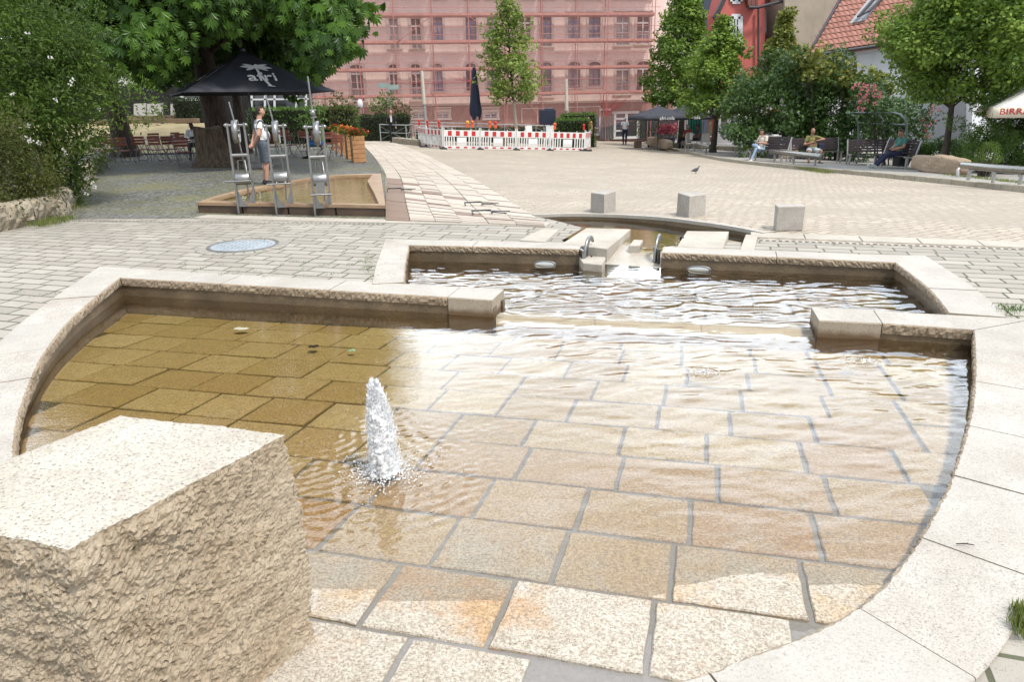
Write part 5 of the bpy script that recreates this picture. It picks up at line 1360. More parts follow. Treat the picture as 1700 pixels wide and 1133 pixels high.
mb.build('wall', M_fac, hs, world=True); 
mb2 = MB(); mb2.v, mb2.f, mb2.mi, mb2.sm = pb.v, pb.f, pb.mi, pb.sm; mb2.build('plinth', M_plin, hs, world=True)
mb = MB(); mb.beam(fx(s_l, zpl, .03), fx(s_r, zpl, .03), .1, .14); mb.build('string_course', M_trim, hs, world=True)
mb = MB(); A, B = fx(s_l-.5, zt, .6), fx(s_r+.5, zt, .6); mb.add([A, B, fx(s_r+.5, zt+1.6, -5), fx(s_l-.5, zt+1.6, -5), fx(s_r+.5, zt, -10.5), fx(s_l-.5, zt, -10.5)], [(0, 1, 2, 3), (3, 2, 4, 5), (0, 3, 5), (1, 4, 2)])
mb.build('roof', pm('roof_tiles_dark', (.16, .07, .05), .8, .3, 3, .3), hs, world=True)
lab_n = 0
for a, b, c, d, arch, k, row in wins:
    z3 = d-(d-c)*.26
    fr = MB(); cen = (a+b)/2; w = b-a; blue = k in (3, 4, 5, 7, 9, 8) and row in (0, 1)
    # stone surround
    for p, q in (((a-.09, c), (a-.09, d)), ((b+.09, c), (b+.09, d))): fr.beam(fx(*p, .02), fx(*q, .02), .18, .05, up=fn)
    fr.beam(fx(a-.22, c-.06, .05), fx(b+.22, c-.06, .05), .12, .12, up=fn)
    if arch:
        N = 8; pts = [(cen+(w/2+.1)*math.sin(t), d-.28+.34*math.cos(t)) for t in [(-1+2*i/N)*1.25 for i in range(N+1)]]
        for p, q in zip(pts, pts[1:]): fr.beam(fx(*p, .03), fx(*q, .03), .16, .06, up=fn)
    else: fr.beam(fx(a-.2, d+.1, .03), fx(b+.2, d+.1, .03), .2, .06, up=fn); fr.beam(fx(a-.22, d+.3, .08), fx(b+.22, d+.3, .08), .1, .16, up=fn)
    wo = fr.build('window', M_trim, hs, world=True)
    sh = MB(); o_ = -.16
    for p, q, t in (((a, c), (a, d), .1), ((b, c), (b, d), .1), ((a, c), (b, c), .1), ((a, d), (b, d), .1), ((cen, c), (cen, z3), .09), ((a, z3), (b, z3), .11), ((cen, z3), (cen, d), .06), ((a, c+(z3-c)*.45), (b, c+(z3-c)*.45), .04)):
        sh.beam(fx(*p, o_), fx(*q, o_), t, .06, up=fn)
    sh.build('sash', M_bframe if blue else M_wframe, wo, world=True)
    open_ = k in (2, 6) or (k == 1 and row == 1)
    pn = MB(); pn.quad(fx(a, c, -.22), fx(b, c, -.22), fx(b, d, -.22), fx(a, d, -.22)); pn.build('pane', M_void if open_ else (M_glass if k in (0, 4, 7, 11) or row == 2 else M_curt), wo, world=True)
    if c < FP(760, 68 if row == 0 else 153)[1]-.25 and row in (0, 1):
        rl = MB()
        for i in range(9): s_ = a+(b-a)*(i+.5)/9; rl.beam(fx(s_, c+.03, -.05), fx(s_, c+.85, -.05), .025)
        rl.beam(fx(a, c+.85, -.05), fx(b, c+.85, -.05), .04); rl.build('railing', M_wframe, wo, world=True)
# ---------------------------------------------------------------- scaffold and net
M_rust = pm('red_scaffold_steel', (.50, .20, .175), .6, .3, 4, .05)
M_deck = pm('scaffold_plank', (.50, .24, .20), .8, .3, 3, .15)
SO = 1.0
sc_ = thing('scaffold', fx((s_l+s_r)/2, gz(0, 54), SO), 0, 'red steel tube scaffold with plank decks in front of the pink house', 'scaffold')
s_end = FP(1100, 60, SO)[0]
std = [FP(px, 90, SO)[0] for px in (437, 487, 531, 595, 657, 720, 780, 840, 901, 959, 1008, 1085)]
zdk = [FP(720, y, SO)[1] for y in (-66, -20, 26, 71, 116.5, 160)]
zbase = -1.3
for s in std:
    for off in (0, .75):
        mb = MB(); mb.tube([fx(s, zbase, SO-off), fx(s, zt+.5, SO-off)], .028, 6); mb.build('standard', M_rust, sc_, world=True)
for z in zdk:
    for a, b in zip(std, std[1:]):
        mb = MB(); c = (fx(a+.05, z, SO-.38)+fx(b-.05, z, SO-.38))/2
        mb.beam(fx(a+.04, z, SO-.38), fx(b-.04, z, SO-.38), .68, .06); mb.beam(fx(a, z+.11, SO-.01), fx(b, z+.11, SO-.01), .03, .16, up=(0, 0, 1))
        mb.build('deck', M_deck, sc_, world=True)
for z in zdk:
    for h in (.55, 1.05):
        mb = MB(); mb.tube([fx(std[0]-.4, z+h, SO+.03), fx(std[-1]+.4, z+h, SO+.03)], .017, 5); mb.build('guard_rail', M_rust, sc_, world=True)
for (a, za), (b, z_b) in (((std[7], zdk[1]), (std[8], zdk[0])), ((std[4], zdk[3]), (std[5], zdk[2])), ((std[8], zdk[5]-2), (std[7], zdk[4])), ((std[5], zdk[5]), (std[4]+.9, zdk[4])), ((std[8], zdk[4]), (std[7], zdk[3])), ((std[1], zdk[5]), (std[2], zdk[4])), ((std[2], zdk[5]-2), (std[1], zdk[5])), ((std[7], zdk[3]), (std[6], zdk[2]))):
    mb = MB(); mb.tube([fx(a, za, SO+.05), fx(b, z_b, SO+.05)], .024, 5); mb.build('brace', M_rust, sc_, world=True)
def net_mat():
    m, nt, out = newmat('debris_net'); g = NG(nt); v = g.coord('Object')
    n = g.noise(g.coord('Object', (.5, .5, .25)), 1.2, 5, .65); fold = g.noise(g.coord('Object', (1, 1, .15)), 1.6, 3, .6)
    sx = g.n('SeparateXYZ'); g.l(v, sx.inputs[0]); seam = g.ramp(g.math('ABSOLUTE', g.math('SINE', g.math('MULTIPLY', sx.outputs['X'], 1.31))), [(.012, .28), (.022, 0)])
    df = g.n('BsdfDiffuse'); g.l(g.mix(n, (.85, .50, .46), (.76, .42, .38)), df.inputs['Color'])
    tl_ = g.n('BsdfTranslucent'); tl_.inputs['Color'].default_value = (.85, .50, .46, 1)
    tr = g.n('BsdfTransparent'); a = g.n('MixShader'); a.inputs[0].default_value = .35; g.l(df.outputs[0], a.inputs[1]); g.l(tl_.outputs[0], a.inputs[2])
    b = g.n('MixShader'); g.l(g.math('ADD', seam, g.math('ADD', .10, g.math('MULTIPLY', g.math('ADD', g.math('MULTIPLY', n, .5), g.math('MULTIPLY', fold, .5)), .15))), b.inputs[0]); g.l(tr.outputs[0], b.inputs[1]); g.l(a.outputs[0], b.inputs[2]); g.l(b.outputs[0], out.inputs['Surface']); return m
M_net = net_mat()
S = np.linspace(FP(470, 60, SO)[0], s_end, 170); Zb = []
for s in S:
    Zb.append(np.interp(s, [S[0], FP(980, 200, SO)[0], FP(1000, 200, SO)[0], FP(1085, 180, SO)[0], S[-1]], [-.9, -.9, .35, 1.0, 1.1]))
Zt = zt+.8; V = []; nz_ = 60
for i, s in enumerate(S):
    for k in range(nz_):
        t = k/(nz_-1); z = Zb[i]+(Zt-Zb[i])*t; V.append(tuple(fx(s, z, SO+.07+.035*math.sin(s*3.1+z*.6)*math.sin(z*1.6)+.02*math.sin(s*9+z)+.05*math.exp(-(z-Zb[i])*1.2)*math.sin(s*7))))
idx = np.arange(len(V)).reshape(len(S), nz_)
L0 = rootloc(sc_); np_mesh('net', np.array(V)-np.array(L0), np.stack([idx[:-1, :-1].ravel(), idx[1:, :-1].ravel(), idx[1:, 1:].ravel(), idx[:-1, 1:].ravel()], 1), M_net, sc_)
rn = random.Random(9); mb = MB(); M_redline = pm('red_tie_cord', (.45, .05, .06), .7, .2, 5, 0)
k0 = FP(1006, 190, SO+.1)
for k in range(16):
    px, py = 1006+rn.uniform(-12, 55), 165+rn.uniform(-14, 14); e = FP(px, py, SO+.1); mb.tube([fx(k0[0]+rn.uniform(-.2, .2), k0[1]+rn.uniform(-.3, .3), SO+.12), fx(e[0], e[1], SO+.12)], .012, 4)
e0 = FP(660, 137, SO+.1); e1_ = FP(783, 136, SO+.1); mb.tube([fx(*e0, SO+.1), fx((e0[0]+e1_[0])/2, min(e0[1], e1_[1])-.05, SO+.1), fx(*e1_, SO+.1)], .02, 4)
for k in range(5): e = FP(735+rn.uniform(0, 40), 118+rn.uniform(0, 10), SO+.1); mb.tube([fx(*e1_, SO+.1), fx(*e, SO+.1)], .009, 4)
mb.build('tie_cords', M_redline, sc_, world=True)
# shop front at ground level
def fbox(mb, x0, x1, y0, y1, off, th=.05):
    a, z1 = FP(x0, y0, off); b, z0 = FP(x1, y1, off); mb.beam(fx((a+b)/2, z0, off), fx((a+b)/2, z1, off), b-a, th, up=fn)
sf = thing('glass_storefront', fx(FP(1020, 200)[0], gz(7, 55)), 0, 'white framed glass shop front at the foot of the scaffolded house', 'shop front')
mb = MB()
for x0, x1, y0, y1 in ((1016, 1061, 185, 188), (1015, 1061, 227, 230), (1019, 1022, 186, 229), (1038, 1041, 188, 229), (1058, 1061, 188, 229), (995, 1014, 180, 183), (1018, 1041, 196, 198), (1019, 1041, 216, 218)): fbox(mb, x0, x1, y0, y1, .12)
mb.build('frame', M_wframe, sf, world=True)
mb = MB(); fbox(mb, 1016, 1061, 186, 230, .08); fbox(mb, 1062, 1124, 184, 230, .12); mb.build('glazing', M_glass, sf, world=True)
mb = MB()
for k in range(6): fbox(mb, 1022, 1038, 189+k*4.3, 191+k*4.3, .13, .02)
mb.build('blind', pm('slat_blind', (.07, .09, .14), .6, .2, 4, 0), sf, world=True)
mb = MB(); fbox(mb, 977, 996, 195, 222, .06); q = mb.build('window', pm('blue_display', (.05, .12, .28), .3, .6, 2, 0, c2=(.02, .03, .06)), sf, world=True)
mb = MB()
for x0, x1, y0, y1 in ((975, 977, 194, 223), (995, 997, 194, 223), (975, 997, 222, 225), (975, 997, 212, 213)): fbox(mb, x0, x1, y0, y1, .12)
mb.build('window_frame', M_wframe, sf, world=True)
dr_ = MB(); N = 40; a, z1 = FP(997, 192, .5); b, z0 = FP(1018, 231, .5)
vs = [fx(a+(b-a)*i/N, z, .5+.06*math.sin(i*1.3)) for i in range(N+1) for z in (z0, z1)]; dr_.add(vs, [(2*i, 2*i+2, 2*i+3, 2*i+1) for i in range(N)], True); dr_.build('sheeting', pm('grey_sheeting', (.22, .21, .21), .6, .3, 1.5, .2, 12), sf, world=True)
for x0, x1, lb in ((866, 918, 'white outlined sign panel behind the young tree'), (943, 996, 'white outlined sign panel above the clipped cubes')):
    y0 = 180-(x0-866)*.03; a, zt_s = FP(x0, y0, .05); b, zb_s = FP(x1, y0+9, .05)
    so = thing('shop_sign', fx((a+b)/2, zb_s, .05), 0, lb, 'sign', 'sign panels on the plinth')
    mb = MB()
    for p, q in (((a, zt_s), (b, zt_s)), ((a, zb_s-.6), (a, zt_s)), ((b, zb_s-.6), (b, zt_s)), (((a+b)/2, zb_s-.6), ((a+b)/2, zt_s))): mb.beam(fx(*p, .08), fx(*q, .08), .07, .05, up=fn)
    mb.build('outline', M_trim, so, world=True)
    mb = MB(); fbox(mb, x0, x1, y0, y0+12, .03, .03); mb.build('panel', M_plin, so, world=True)
# ---------------------------------------------------------------- text helper
def text_mesh(name, body, mat, M, parent, size, extrude=.004, sx=1, align='CENTER'):
    cu = bpy.data.curves.new(name, 'FONT'); cu.body = body; cu.size = size; cu.extrude = extrude; cu.align_x = align; cu.align_y = 'CENTER'; cu.resolution_u = 3
    t = bpy.data.objects.new(name+'_tmp', cu); COL.objects.link(t); bpy.context.view_layer.update()
    me = bpy.data.meshes.new_from_object(t.evaluated_get(bpy.context.evaluated_depsgraph_get()))
    bpy.data.objects.remove(t); me.transform(Matrix.Diagonal((sx, 1, 1, 1))); me.transform(M); me.materials.clear(); me.materials.append(mat); me.name = name
    if M.to_3x3().determinant()*sx < 0: me.flip_normals()
    o = bpy.data.objects.new(name, me); COL.objects.link(o); o.parent = parent; return o
def frame_M(p, x, y):
    x = Vector(x).normalized(); z = x.cross(Vector(y)).normalized(); y = z.cross(x)
    return Matrix(((x.x, y.x, z.x, p[0]), (x.y, y.y, z.y, p[1]), (x.z, y.z, z.z, p[2]), (0, 0, 0, 1)))
# ---------------------------------------------------------------- houses on the right
M_redr = render_mat('red_render', (.54, .15, .125), (.46, .12, .10), .5)
M_beige = render_mat('beige_render', (.40, .335, .265), (.33, .275, .215), .8)
M_white = render_mat('white_render', (.80, .81, .82), (.74, .75, .77), .5)
M_greyr = render_mat('grey_render', (.50, .50, .52), (.42, .42, .44), .5)
def tile_mat(name, c, c2, rot, sc=1.0):
    return paver_mat(name, c, c2, (.10, .03, .025), .24, .34, .02, scale=sc, rot=rot, wob=.004, dirt=.2, off=0, fleck=.1)
M_tile = tile_mat('clay_tiles', (.40, .17, .125), (.34, .135, .10), 0)
M_tiled = tile_mat('dark_clay_tiles', (.19, .08, .065), (.15, .06, .05), 0)
M_gutter = pm('dark_gutter', (.05, .045, .05), .6, .2, 4, .05)
def plane_poly(L, Y, slope=0.0):
    """points of a wall polygon standing at distance Y (+slope metres back per metre to the right)"""
    o = []
    for px, py in L:
        d = ray(px, py); t = Y/(d.y-slope*d.x); o.append(Vector((d.x*t, d.y*t, HH+d.z*t)))
    return o
def slab_wall(name, L, Y, mat, parent, slope=0.0, th=.3):
    P = plane_poly(L, Y, slope); n = Vector((slope, 1, 0)).normalized() if slope else Vector((0, 1, 0)); n = Vector((-slope, 1, 0)).normalized()
    m = len(P); mb = MB(); mb.add(P+[p+n*th for p in P], [tuple(range(m)), tuple(range(2*m-1, m-1, -1))]+[(i, m+i, m+(i+1) % m, (i+1) % m) for i in range(m)])
    return mb.build(name, mat, parent, world=True)
rh = thing('red_house', on(1250, 47), 0, 'red rendered house with white window surrounds behind the right-hand trees', 'building')
slab_wall('wall', [(1196, 235), (1270, 235), (1270, -4), (1242, -45), (1214, -50), (1196, 20)], 47, M_redr, rh, th=3)
slab_wall('wall', [(1240, 235), (1306, 235), (1306, 2), (1240, 14)], 49.2, M_redr, rh, th=.4)
slab_wall('ground_floor', [(1188, 238), (1312, 238), (1312, 158), (1188, 158)], 46.4, M_greyr, rh, th=.3)
slab_wall('gable_trim', [(1188, 32), (1199, 14), (1219, -30), (1215, -34), (1196, 6), (1185, 27)], 46.8, M_gutter, rh, th=.4)
slab_wall('roof', [(1243, 10), (1258, 9), (1259, -60), (1228, -60)], 46.5, M_tiled, rh, slope=0, th=.5)
slab_wall('roof', [(1258, 9), (1310, -4), (1310, -60), (1259, -60)], 48.4, M_tiled, rh, th=.5)
mb = MB()
P = plane_poly([(1243, 12), (1258, 12), (1312, -2)], 46.3); mb.tube(P, .09, 8); mb.build('gutter', M_gutter, rh, world=True)
mb = MB(); P = plane_poly([(1259, 14), (1259, 120)], 46.8); mb.tube(P, .06, 8); mb.build('downpipe', M_gutter, rh, world=True)
def win_on(parent, L, Y, tw=.16, glass=None, mull=1, slope=0, name='window'):
    x0, y0, x1, y1 = L; P = plane_poly([(x0, y1), (x1, y1), (x1, y0), (x0, y0)], Y-.05, slope); mb = MB()
    for p, q in zip(P, P[1:]+P[:1]): mb.beam(p, q, tw, .1, up=(0, 1, 0))
    w = mb.build(name, M_wframe, parent, world=True)
    mb = MB(); mb.quad(*[p-Vector((0, .012, 0)) for p in P]); mb.build('pane', glass or M_glass, w, world=True)
    mb = MB()
    for k in range(1, mull+1): a, b = P[0].lerp(P[1], k/(mull+1)), P[3].lerp(P[2], k/(mull+1)); mb.beam(a-Vector((0, .03, 0)), b-Vector((0, .03, 0)), .07, .05, up=(0, 1, 0))
    for k in range(1, 3): a, b = P[0].lerp(P[3], k/3), P[1].lerp(P[2], k/3); mb.beam(a-Vector((0, .03, 0)), b-Vector((0, .03, 0)), .05, .05, up=(0, 1, 0))
    mb.build('glazing_bars', M_wframe, w, world=True); return w
win_on(rh, (1214, 27, 1229, 72), 47, .28); win_on(rh, (1216, -12, 1229, 2), 47, .28); win_on(rh, (1272, 15, 1287, 55), 49.2, .28); win_on(rh, (1296, 19, 1304, 36), 49.2, .2)
bw = thing('beige_house', on(1360, 45), 0, 'plain beige rendered gable wall between the red house and the tiled roof', 'building')
slab_wall('wall', [(1301, 240), (1470, 240), (1470, -60), (1303, -60)], 46, M_beige, bw, th=4)
gh = thing('grey_house', on(1190, 60), 0, 'dark slate house corner seen above the tall green tree', 'building')
slab_wall('wall', [(1168, 235), (1200, 235), (1200, -60), (1168, -60)], 58, pm('slate_cladding', (.055, .07, .10), .7, .3, 1, .1), gh, th=4)
slab_wall('side_wall', [(1120, 235), (1168, 235), (1168, -60), (1120, -60)], 60, M_white, gh, th=3)
wh_ = thing('white_house', on(1500, 33), 0, 'white rendered house with red clay tile roof and a roof window, behind the round tree', 'building')
slab_wall('wall', [(1330, 240), (1650, 250), (1650, 50), (1480, 72), (1395, 84), (1330, 100)], 36, M_white, wh_, th=4)
mb = MB()
R4 = [W(1345, 90, 35.4), W(1660, 44, 35.4), W(1660, -120, 41.0), W(1452, -95, 41.0)]
mb.add(R4+[p-Vector((0, 0, .18)) for p in R4], [(0, 1, 2, 3), (7, 6, 5, 4), (0, 4, 5, 1), (1, 5, 6, 2), (2, 6, 7, 3), (3, 7, 4, 0)]); mb.cur = 0
rx = (R4[1]-R4[0]).normalized(); rup = (R4[3]-R4[0]); rup = (rup-rx*rup.dot(rx)).normalized(); rn_ = rx.cross(rup).normalized()
rf = mb.build('roof', pm('roof_underlay', (.17, .06, .045), .9, .3, 3, .2), wh_, world=True)
# courses of tiles on the roof
Ht_ = 7.5; nrow = 20; mb = MB(); tt = []
dl_ = (R4[3]-R4[0]); le = dl_.dot(rx)/dl_.dot(rup); L_ = (R4[1]-R4[0]).length
for i in range(nrow):
    v0, v1 = i*.37, i*.37+.42
    a0 = le*v0; n = int((L_-a0)/.24)
    for k in range(n):
        u0, u1 = a0+k*.24, a0+(k+1)*.24-.012; B = R4[0]+rn_*.03; m = []
        for u, h in ((u0, 0), (u0+.06, .035), (u0+.14, .035), (u1, 0)): m += [B+rx*u+rup*v0+rn_*(h+.045), B+rx*u+rup*v1+rn_*(h+.004)]
        mb.add(m, [(0, 2, 3, 1), (2, 4, 5, 3), (4, 6, 7, 5)]); t = random.random(); tt += [t]*3
m_, g_, out_m, a_m = attr_mat('clay_tile_pieces'); v_ = g_.coord('Object'); g_.bsdf(out_m, g_.mix(g_.math('MULTIPLY', g_.noise(v_, 2, 5, .6), .6), g_.mix(a_m.outputs['Fac'], (.35, .175, .135), (.26, .12, .09)), (.26, .11, .085)), .8, 0, g_.bump(g_.noise(v_, 60, 3), .2, .01), .3)
q = mb.build('tiles', m_, rf, world=True, fix=False); set_attr(q.data, 'tint', tt)
mb = MB(); mb.tube([W(1345, 92, 35.2), W(1660, 46, 35.2)], .08, 8); mb.build('gutter', M_gutter, wh_, world=True)
mb = MB(); mb.beam(R4[0]+rn_*.05-rx*.05, R4[3]+rn_*.05-rx*.05, .12, .2); mb.build('verge_board', M_gutter, wh_, world=True)
mb = MB(); mb.beam(W(1345, 98, 35.7), W(1660, 52, 35.7), .1, .12); mb.build('eaves_board', M_white, wh_, world=True)
def roof_pt(px, py, h=0.0):
    d = ray(px, py); o = Vector((0, 0, HH)); p0 = R4[0]+rn_*h; t = (p0-o).dot(rn_)/d.dot(rn_); return o+d*t
P = [roof_pt(1410, 38, .12), roof_pt(1436, 33, .12), roof_pt(1466, -4, .12), roof_pt(1440, 0, .12)]
mb = MB(); mb.add(P+[p-rn_*.1 for p in P], [(0, 1, 2, 3), (0, 4, 5, 1), (1, 5, 6, 2), (2, 6, 7, 3), (3, 7, 4, 0)])
sk_ = mb.build('roof_window', pm('roof_window_grey', (.30, .31, .33), .4, .1, 4, 0), wh_, world=True)
c = sum(P, Vector())/4; Q = [c+(p-c)*.78+rn_*.012 for p in P]; mb = MB(); mb.quad(*Q); mb.build('pane', glass_mat('roof_glass', (.40, .43, .46), .1), sk_, world=True)
op = [p+rn_*.03 for p in P]; lift = [op[0]+(op[1]-op[0])*.45+rn_*.25, op[1]+rn_*.42, op[2]+rn_*.05, op[3]+(op[2]-op[3])*.45+rn_*.05]
mb = MB()
for p, q in zip(lift, lift[1:]+lift[:1]): mb.beam(p, q, .12, .08)
mb.build('open_sash', M_gutter, sk_, world=True)
gw = thing('grey_house', on(1680, 31), 0, 'pale grey plastered building behind the cream parasol at the right edge', 'building')
slab_wall('wall', [(1640, 250), (1800, 262), (1800, -20), (1700, -60), (1630, 60), (1630, 105), (1640, 110)], 31.5, M_greyr, gw, th=3)
slab_wall('upper_wall', [(1612, 60), (1800, 40), (1800, -80), (1665, -80)], 33.5, M_white, gw, th=3)
slab_wall('corner_pilaster', [(1613, 240), (1638, 242), (1638, 110), (1615, 108)], 31.2, M_white, gw, th=.4)
slab_wall('dark_awning_edge', [(1660, 162), (1800, 130), (1800, 118), (1660, 155)], 27.5, M_gutter, gw, th=.4)
# left: low garden house glimpsed under the chestnut
lh = thing('garden_house', on(250, 52), 0, 'dark low house with white awning and white boarded panels behind the beer garden', 'building')
M_blk = pm('black_boards', (.018, .017, .017), .9, .4, 2, .1)
slab_wall('wall', [(-60, 230), (440, 222), (440, 95), (-60, 60)], 52, M_blk, lh, th=3)
slab_wall('awning', [(196, 142), (262, 142), (262, 112), (196, 122)], 46, pm('white_canvas', (.55, .54, .53), .8, .1, 2, .05), lh, th=.3)
mb = MB(); P = [W(205, 140, 46), W(300, 138, 46), W(296, 126, 48.5), W(203, 126, 48.5)]; mb.add(P+[p-Vector((0, 0, .1)) for p in P], [(0, 1, 2, 3), (7, 6, 5, 4), (0, 4, 5, 1), (1, 5, 6, 2), (2, 6, 7, 3), (3, 7, 4, 0)]); mb.build('corrugated_roof', pm('pale_corrugated', (.46, .36, .33), .8, .25, 6, .2, 20), lh, world=True)
for x0, x1 in ((222, 242), (244, 270), (283, 302)):
    slab_wall('panel', [(x0, 195), (x1, 194), (x1, 171), (x0, 172)], 45, pm('white_panel', (.42, .41, .40), .8, .1, 2, .05), lh, th=.08)
mb = MB(); P = [W(302, 150, 47), W(340, 149, 47), W(340, 166, 47), W(302, 167, 47)]
for p, q in zip(P, P[1:]+P[:1]): mb.beam(p, q, .28, .15, up=(0, 1, 0))
w_ = mb.build('window', M_wframe, lh, world=True); mb = MB(); mb.quad(*[p+Vector((0, .05, 0)) for p in P]); mb.build('pane', M_glass, w_, world=True)
gp_ = thing('glass_porch', on(490, 47), 0, 'white framed glass porch behind the hedge right of the slender trunk', 'porch')
slab_wall('glazing', [(415, 185), (512, 184), (512, 148), (415, 148)], 47.6, M_glass, gp_, th=1)
mb = MB()
for x in (418, 440, 456, 492, 508): mb.beam(W(x, 187, 47.4), W(x, 148, 47.4), .12, .1, up=(0, 1, 0))
mb.beam(W(415, 165, 47.4), W(512, 164, 47.4), .1, .1, up=(0, 1, 0)); mb.build('frame', M_wframe, gp_, world=True)
mp = W(245, 118, 40); C = [tuple(W(px, py, 42)) for px, py in ((330, 112), (318, 118), (305, 122), (345, 108), (285, 128), (275, 132), (322, 105))]
leafy('red_maple', on(315, 42), C, [.5, .5, .45, .4, .4, .35, .4], 150, .18, M_lred, 'small red leaved maple showing between the parasol and the garden house', 171, 'shrub', palm=5)
dk = thing('conifer', on(275, 40), 0, 'black green conifer standing in front of the white boarded panels', 'tree')
rg = np.random.RandomState(181); C = []; Rr = []
for k in range(30):
    t = rg.rand(); a = rg.rand()*6.28; p = W(275, 205-t*40, 40); C.append((p.x+math.cos(a)*.8*(1-t*.8), p.y+math.sin(a)*.8*(1-t*.8), p.z)); Rr.append(.4*(1-.5*t))
P_, D_, T_ = clumps(np.array(C), np.array(Rr), 120, rg, .4); leaf_mesh('crown', P_, D_, .12*(.6+.8*rg.rand(len(P_))), M_lyew, dk, T_*.4, .3, .1, rg)
mb = MB(); mb.tube([(0, 0, 0), (0, 0, 1.8)], [.08, .03], 8); mb.build('trunk', M_bark, dk)
M_timber = pm('old_timber', (.20, .14, .09), .9, .4, 3, .3)
for k, (x0, x1, y, Y, lb) in enumerate(((150, 330, 202, 38, 'long low timber beam across the yard behind the leaning trunk'), (200, 335, 196, 41, 'second low timber beam at the foot of the white boarded panels'))):
    a, b = W(x0, y, Y), W(x1, y-2, Y); o = thing('timber_beam', ((a.x+b.x)/2, Y, gz(a.x, Y)), 0, lb, 'beam', 'low timber beams in the yard'); mb = MB(); mb.beam(a, b, .3, .22)
    for t in (.1, .5, .9): p = a.lerp(b, t); mb.beam(p-Vector((0, 0, .5)), p, .14)
    mb.build('beam_body', M_timber, o, world=True, bevel=.02)
ys = [tuple(V2(on(x, Y))) for x, Y in ((20, 51), (345, 51), (345, 31), (20, 31))]
sheet_obj('sand_bed', ys, lambda x, y: gz(x, y)+.012+1.15*sstep(30, 38, y), 1.2, pm('yellow_sand', (.34, .27, .14), .95, .3, 1.5, .3, 30), kind='structure')
# ---------------------------------------------------------------- right-hand terrace and kerb
kp = catmull([V2(G(*q)) for q in ((1070, 237), (1105, 247), (1150, 257), (1200, 267), (1275, 276), (1350, 283), (1430, 291), (1500, 298), (1600, 308), (1700, 319), (1800, 330))], 5)
TZ = .10
side = [tuple(p) for p in offset2(kp, -.0)]
tpoly = [tuple(p) for p in kp]+[(28, 12), (60, 12), (60, 60), (kp[0].x+2, 60), (kp[0].x+.5, kp[0].y+1)]
sheet_obj('terrace_paving', tpoly, lambda x, y: gz(x, y)+TZ-.01, 1.5, M_side, kind='structure')
mb = MB(); ko = offset2(kp, -.16); k2 = resample([Vector((p.x, p.y, 0)) for p in kp], .9)
for k in range(len(kp)-1):
    a, b, c, d = kp[k], kp[k+1], offset2(kp, .17)[k+1], offset2(kp, .17)[k]
    n = max(1, round((b-a).length/.9))
    for i in range(n):
        p, q, r_, s_ = a.lerp(b, i/n+.006), a.lerp(b, (i+1)/n-.006), d.lerp(c, (i+1)/n-.006), d.lerp(c, i/n+.006); h = TZ+.02+random.uniform(-.012, .012)
        mb.prism([tuple(p), tuple(q), tuple(r_), tuple(s_)], lambda x, y: gz(x, y)-.1, lambda x, y, h=h: gz(x, y)+h)
o = mb.build('kerb', M_kerb, bevel=.02, seg=2); o['kind'] = 'structure'
def TG(px, py): return G(px, py, TZ)
def boulder(px0, px1, pyb, h, dep, lab, seed, mat=None, name='boulder', loc=None):
    a, b = TG(px0, pyb[0]), TG(px1, pyb[1]); c = (a+b)/2; L = (b-a).length; o = thing(name, c, math.atan2((b-a).y, (b-a).x), lab, 'boulder')
    mb = MB(); n, m = 36, 26; vs = []
    for i in range(m+1):
        t = math.pi*i/m
        for k in range(n):
            A = 2*math.pi*k/n; x, y, z = math.sin(t)*math.cos(A), math.sin(t)*math.sin(A), math.cos(t)
            s = (abs(x)**6+abs(y)**6+abs(z)**6)**(-1/6); vs.append((x*s*L/2, y*s*dep/2+dep/2, z*s*h/2+h/2-.03))
    A = np.array(vs); cN = np.array([0, dep/2, h/2]); N_ = A-cN; N_ /= np.linalg.norm(N_, axis=1)[:, None]
    A += N_*(.035*vnoise(A, 5, seed)+.022*vnoise(A, 14, seed+1)+.012*vnoise(A, 35, seed+2))[:, None]
    mb.add([tuple(v) for v in A], [(i*n+k, (i+1)*n+k, (i+1)*n+(k+1) % n, i*n+(k+1) % n) for i in range(m) for k in range(n)], False)
    mb.build('rock', mat or M_kerbr, o); return o
M_kerbr = granite('boulder_stone', (.40, .31, .22), (.08, .05, .03), (.27, .19, .12), 40, .9, .9, 14)
boulder(1506, 1587, (283, 290), .52, .5, 'long rough boulder beside the trunk of the large round tree', 3)
boulder(1272, 1324, (262, 264), .5, .5, 'low squared stone behind the middle steel tube bench', 7)
boulder(1072, 1104, (241, 248), .55, .5, 'rough yellowish boulder row beside the potted sapling', 11)
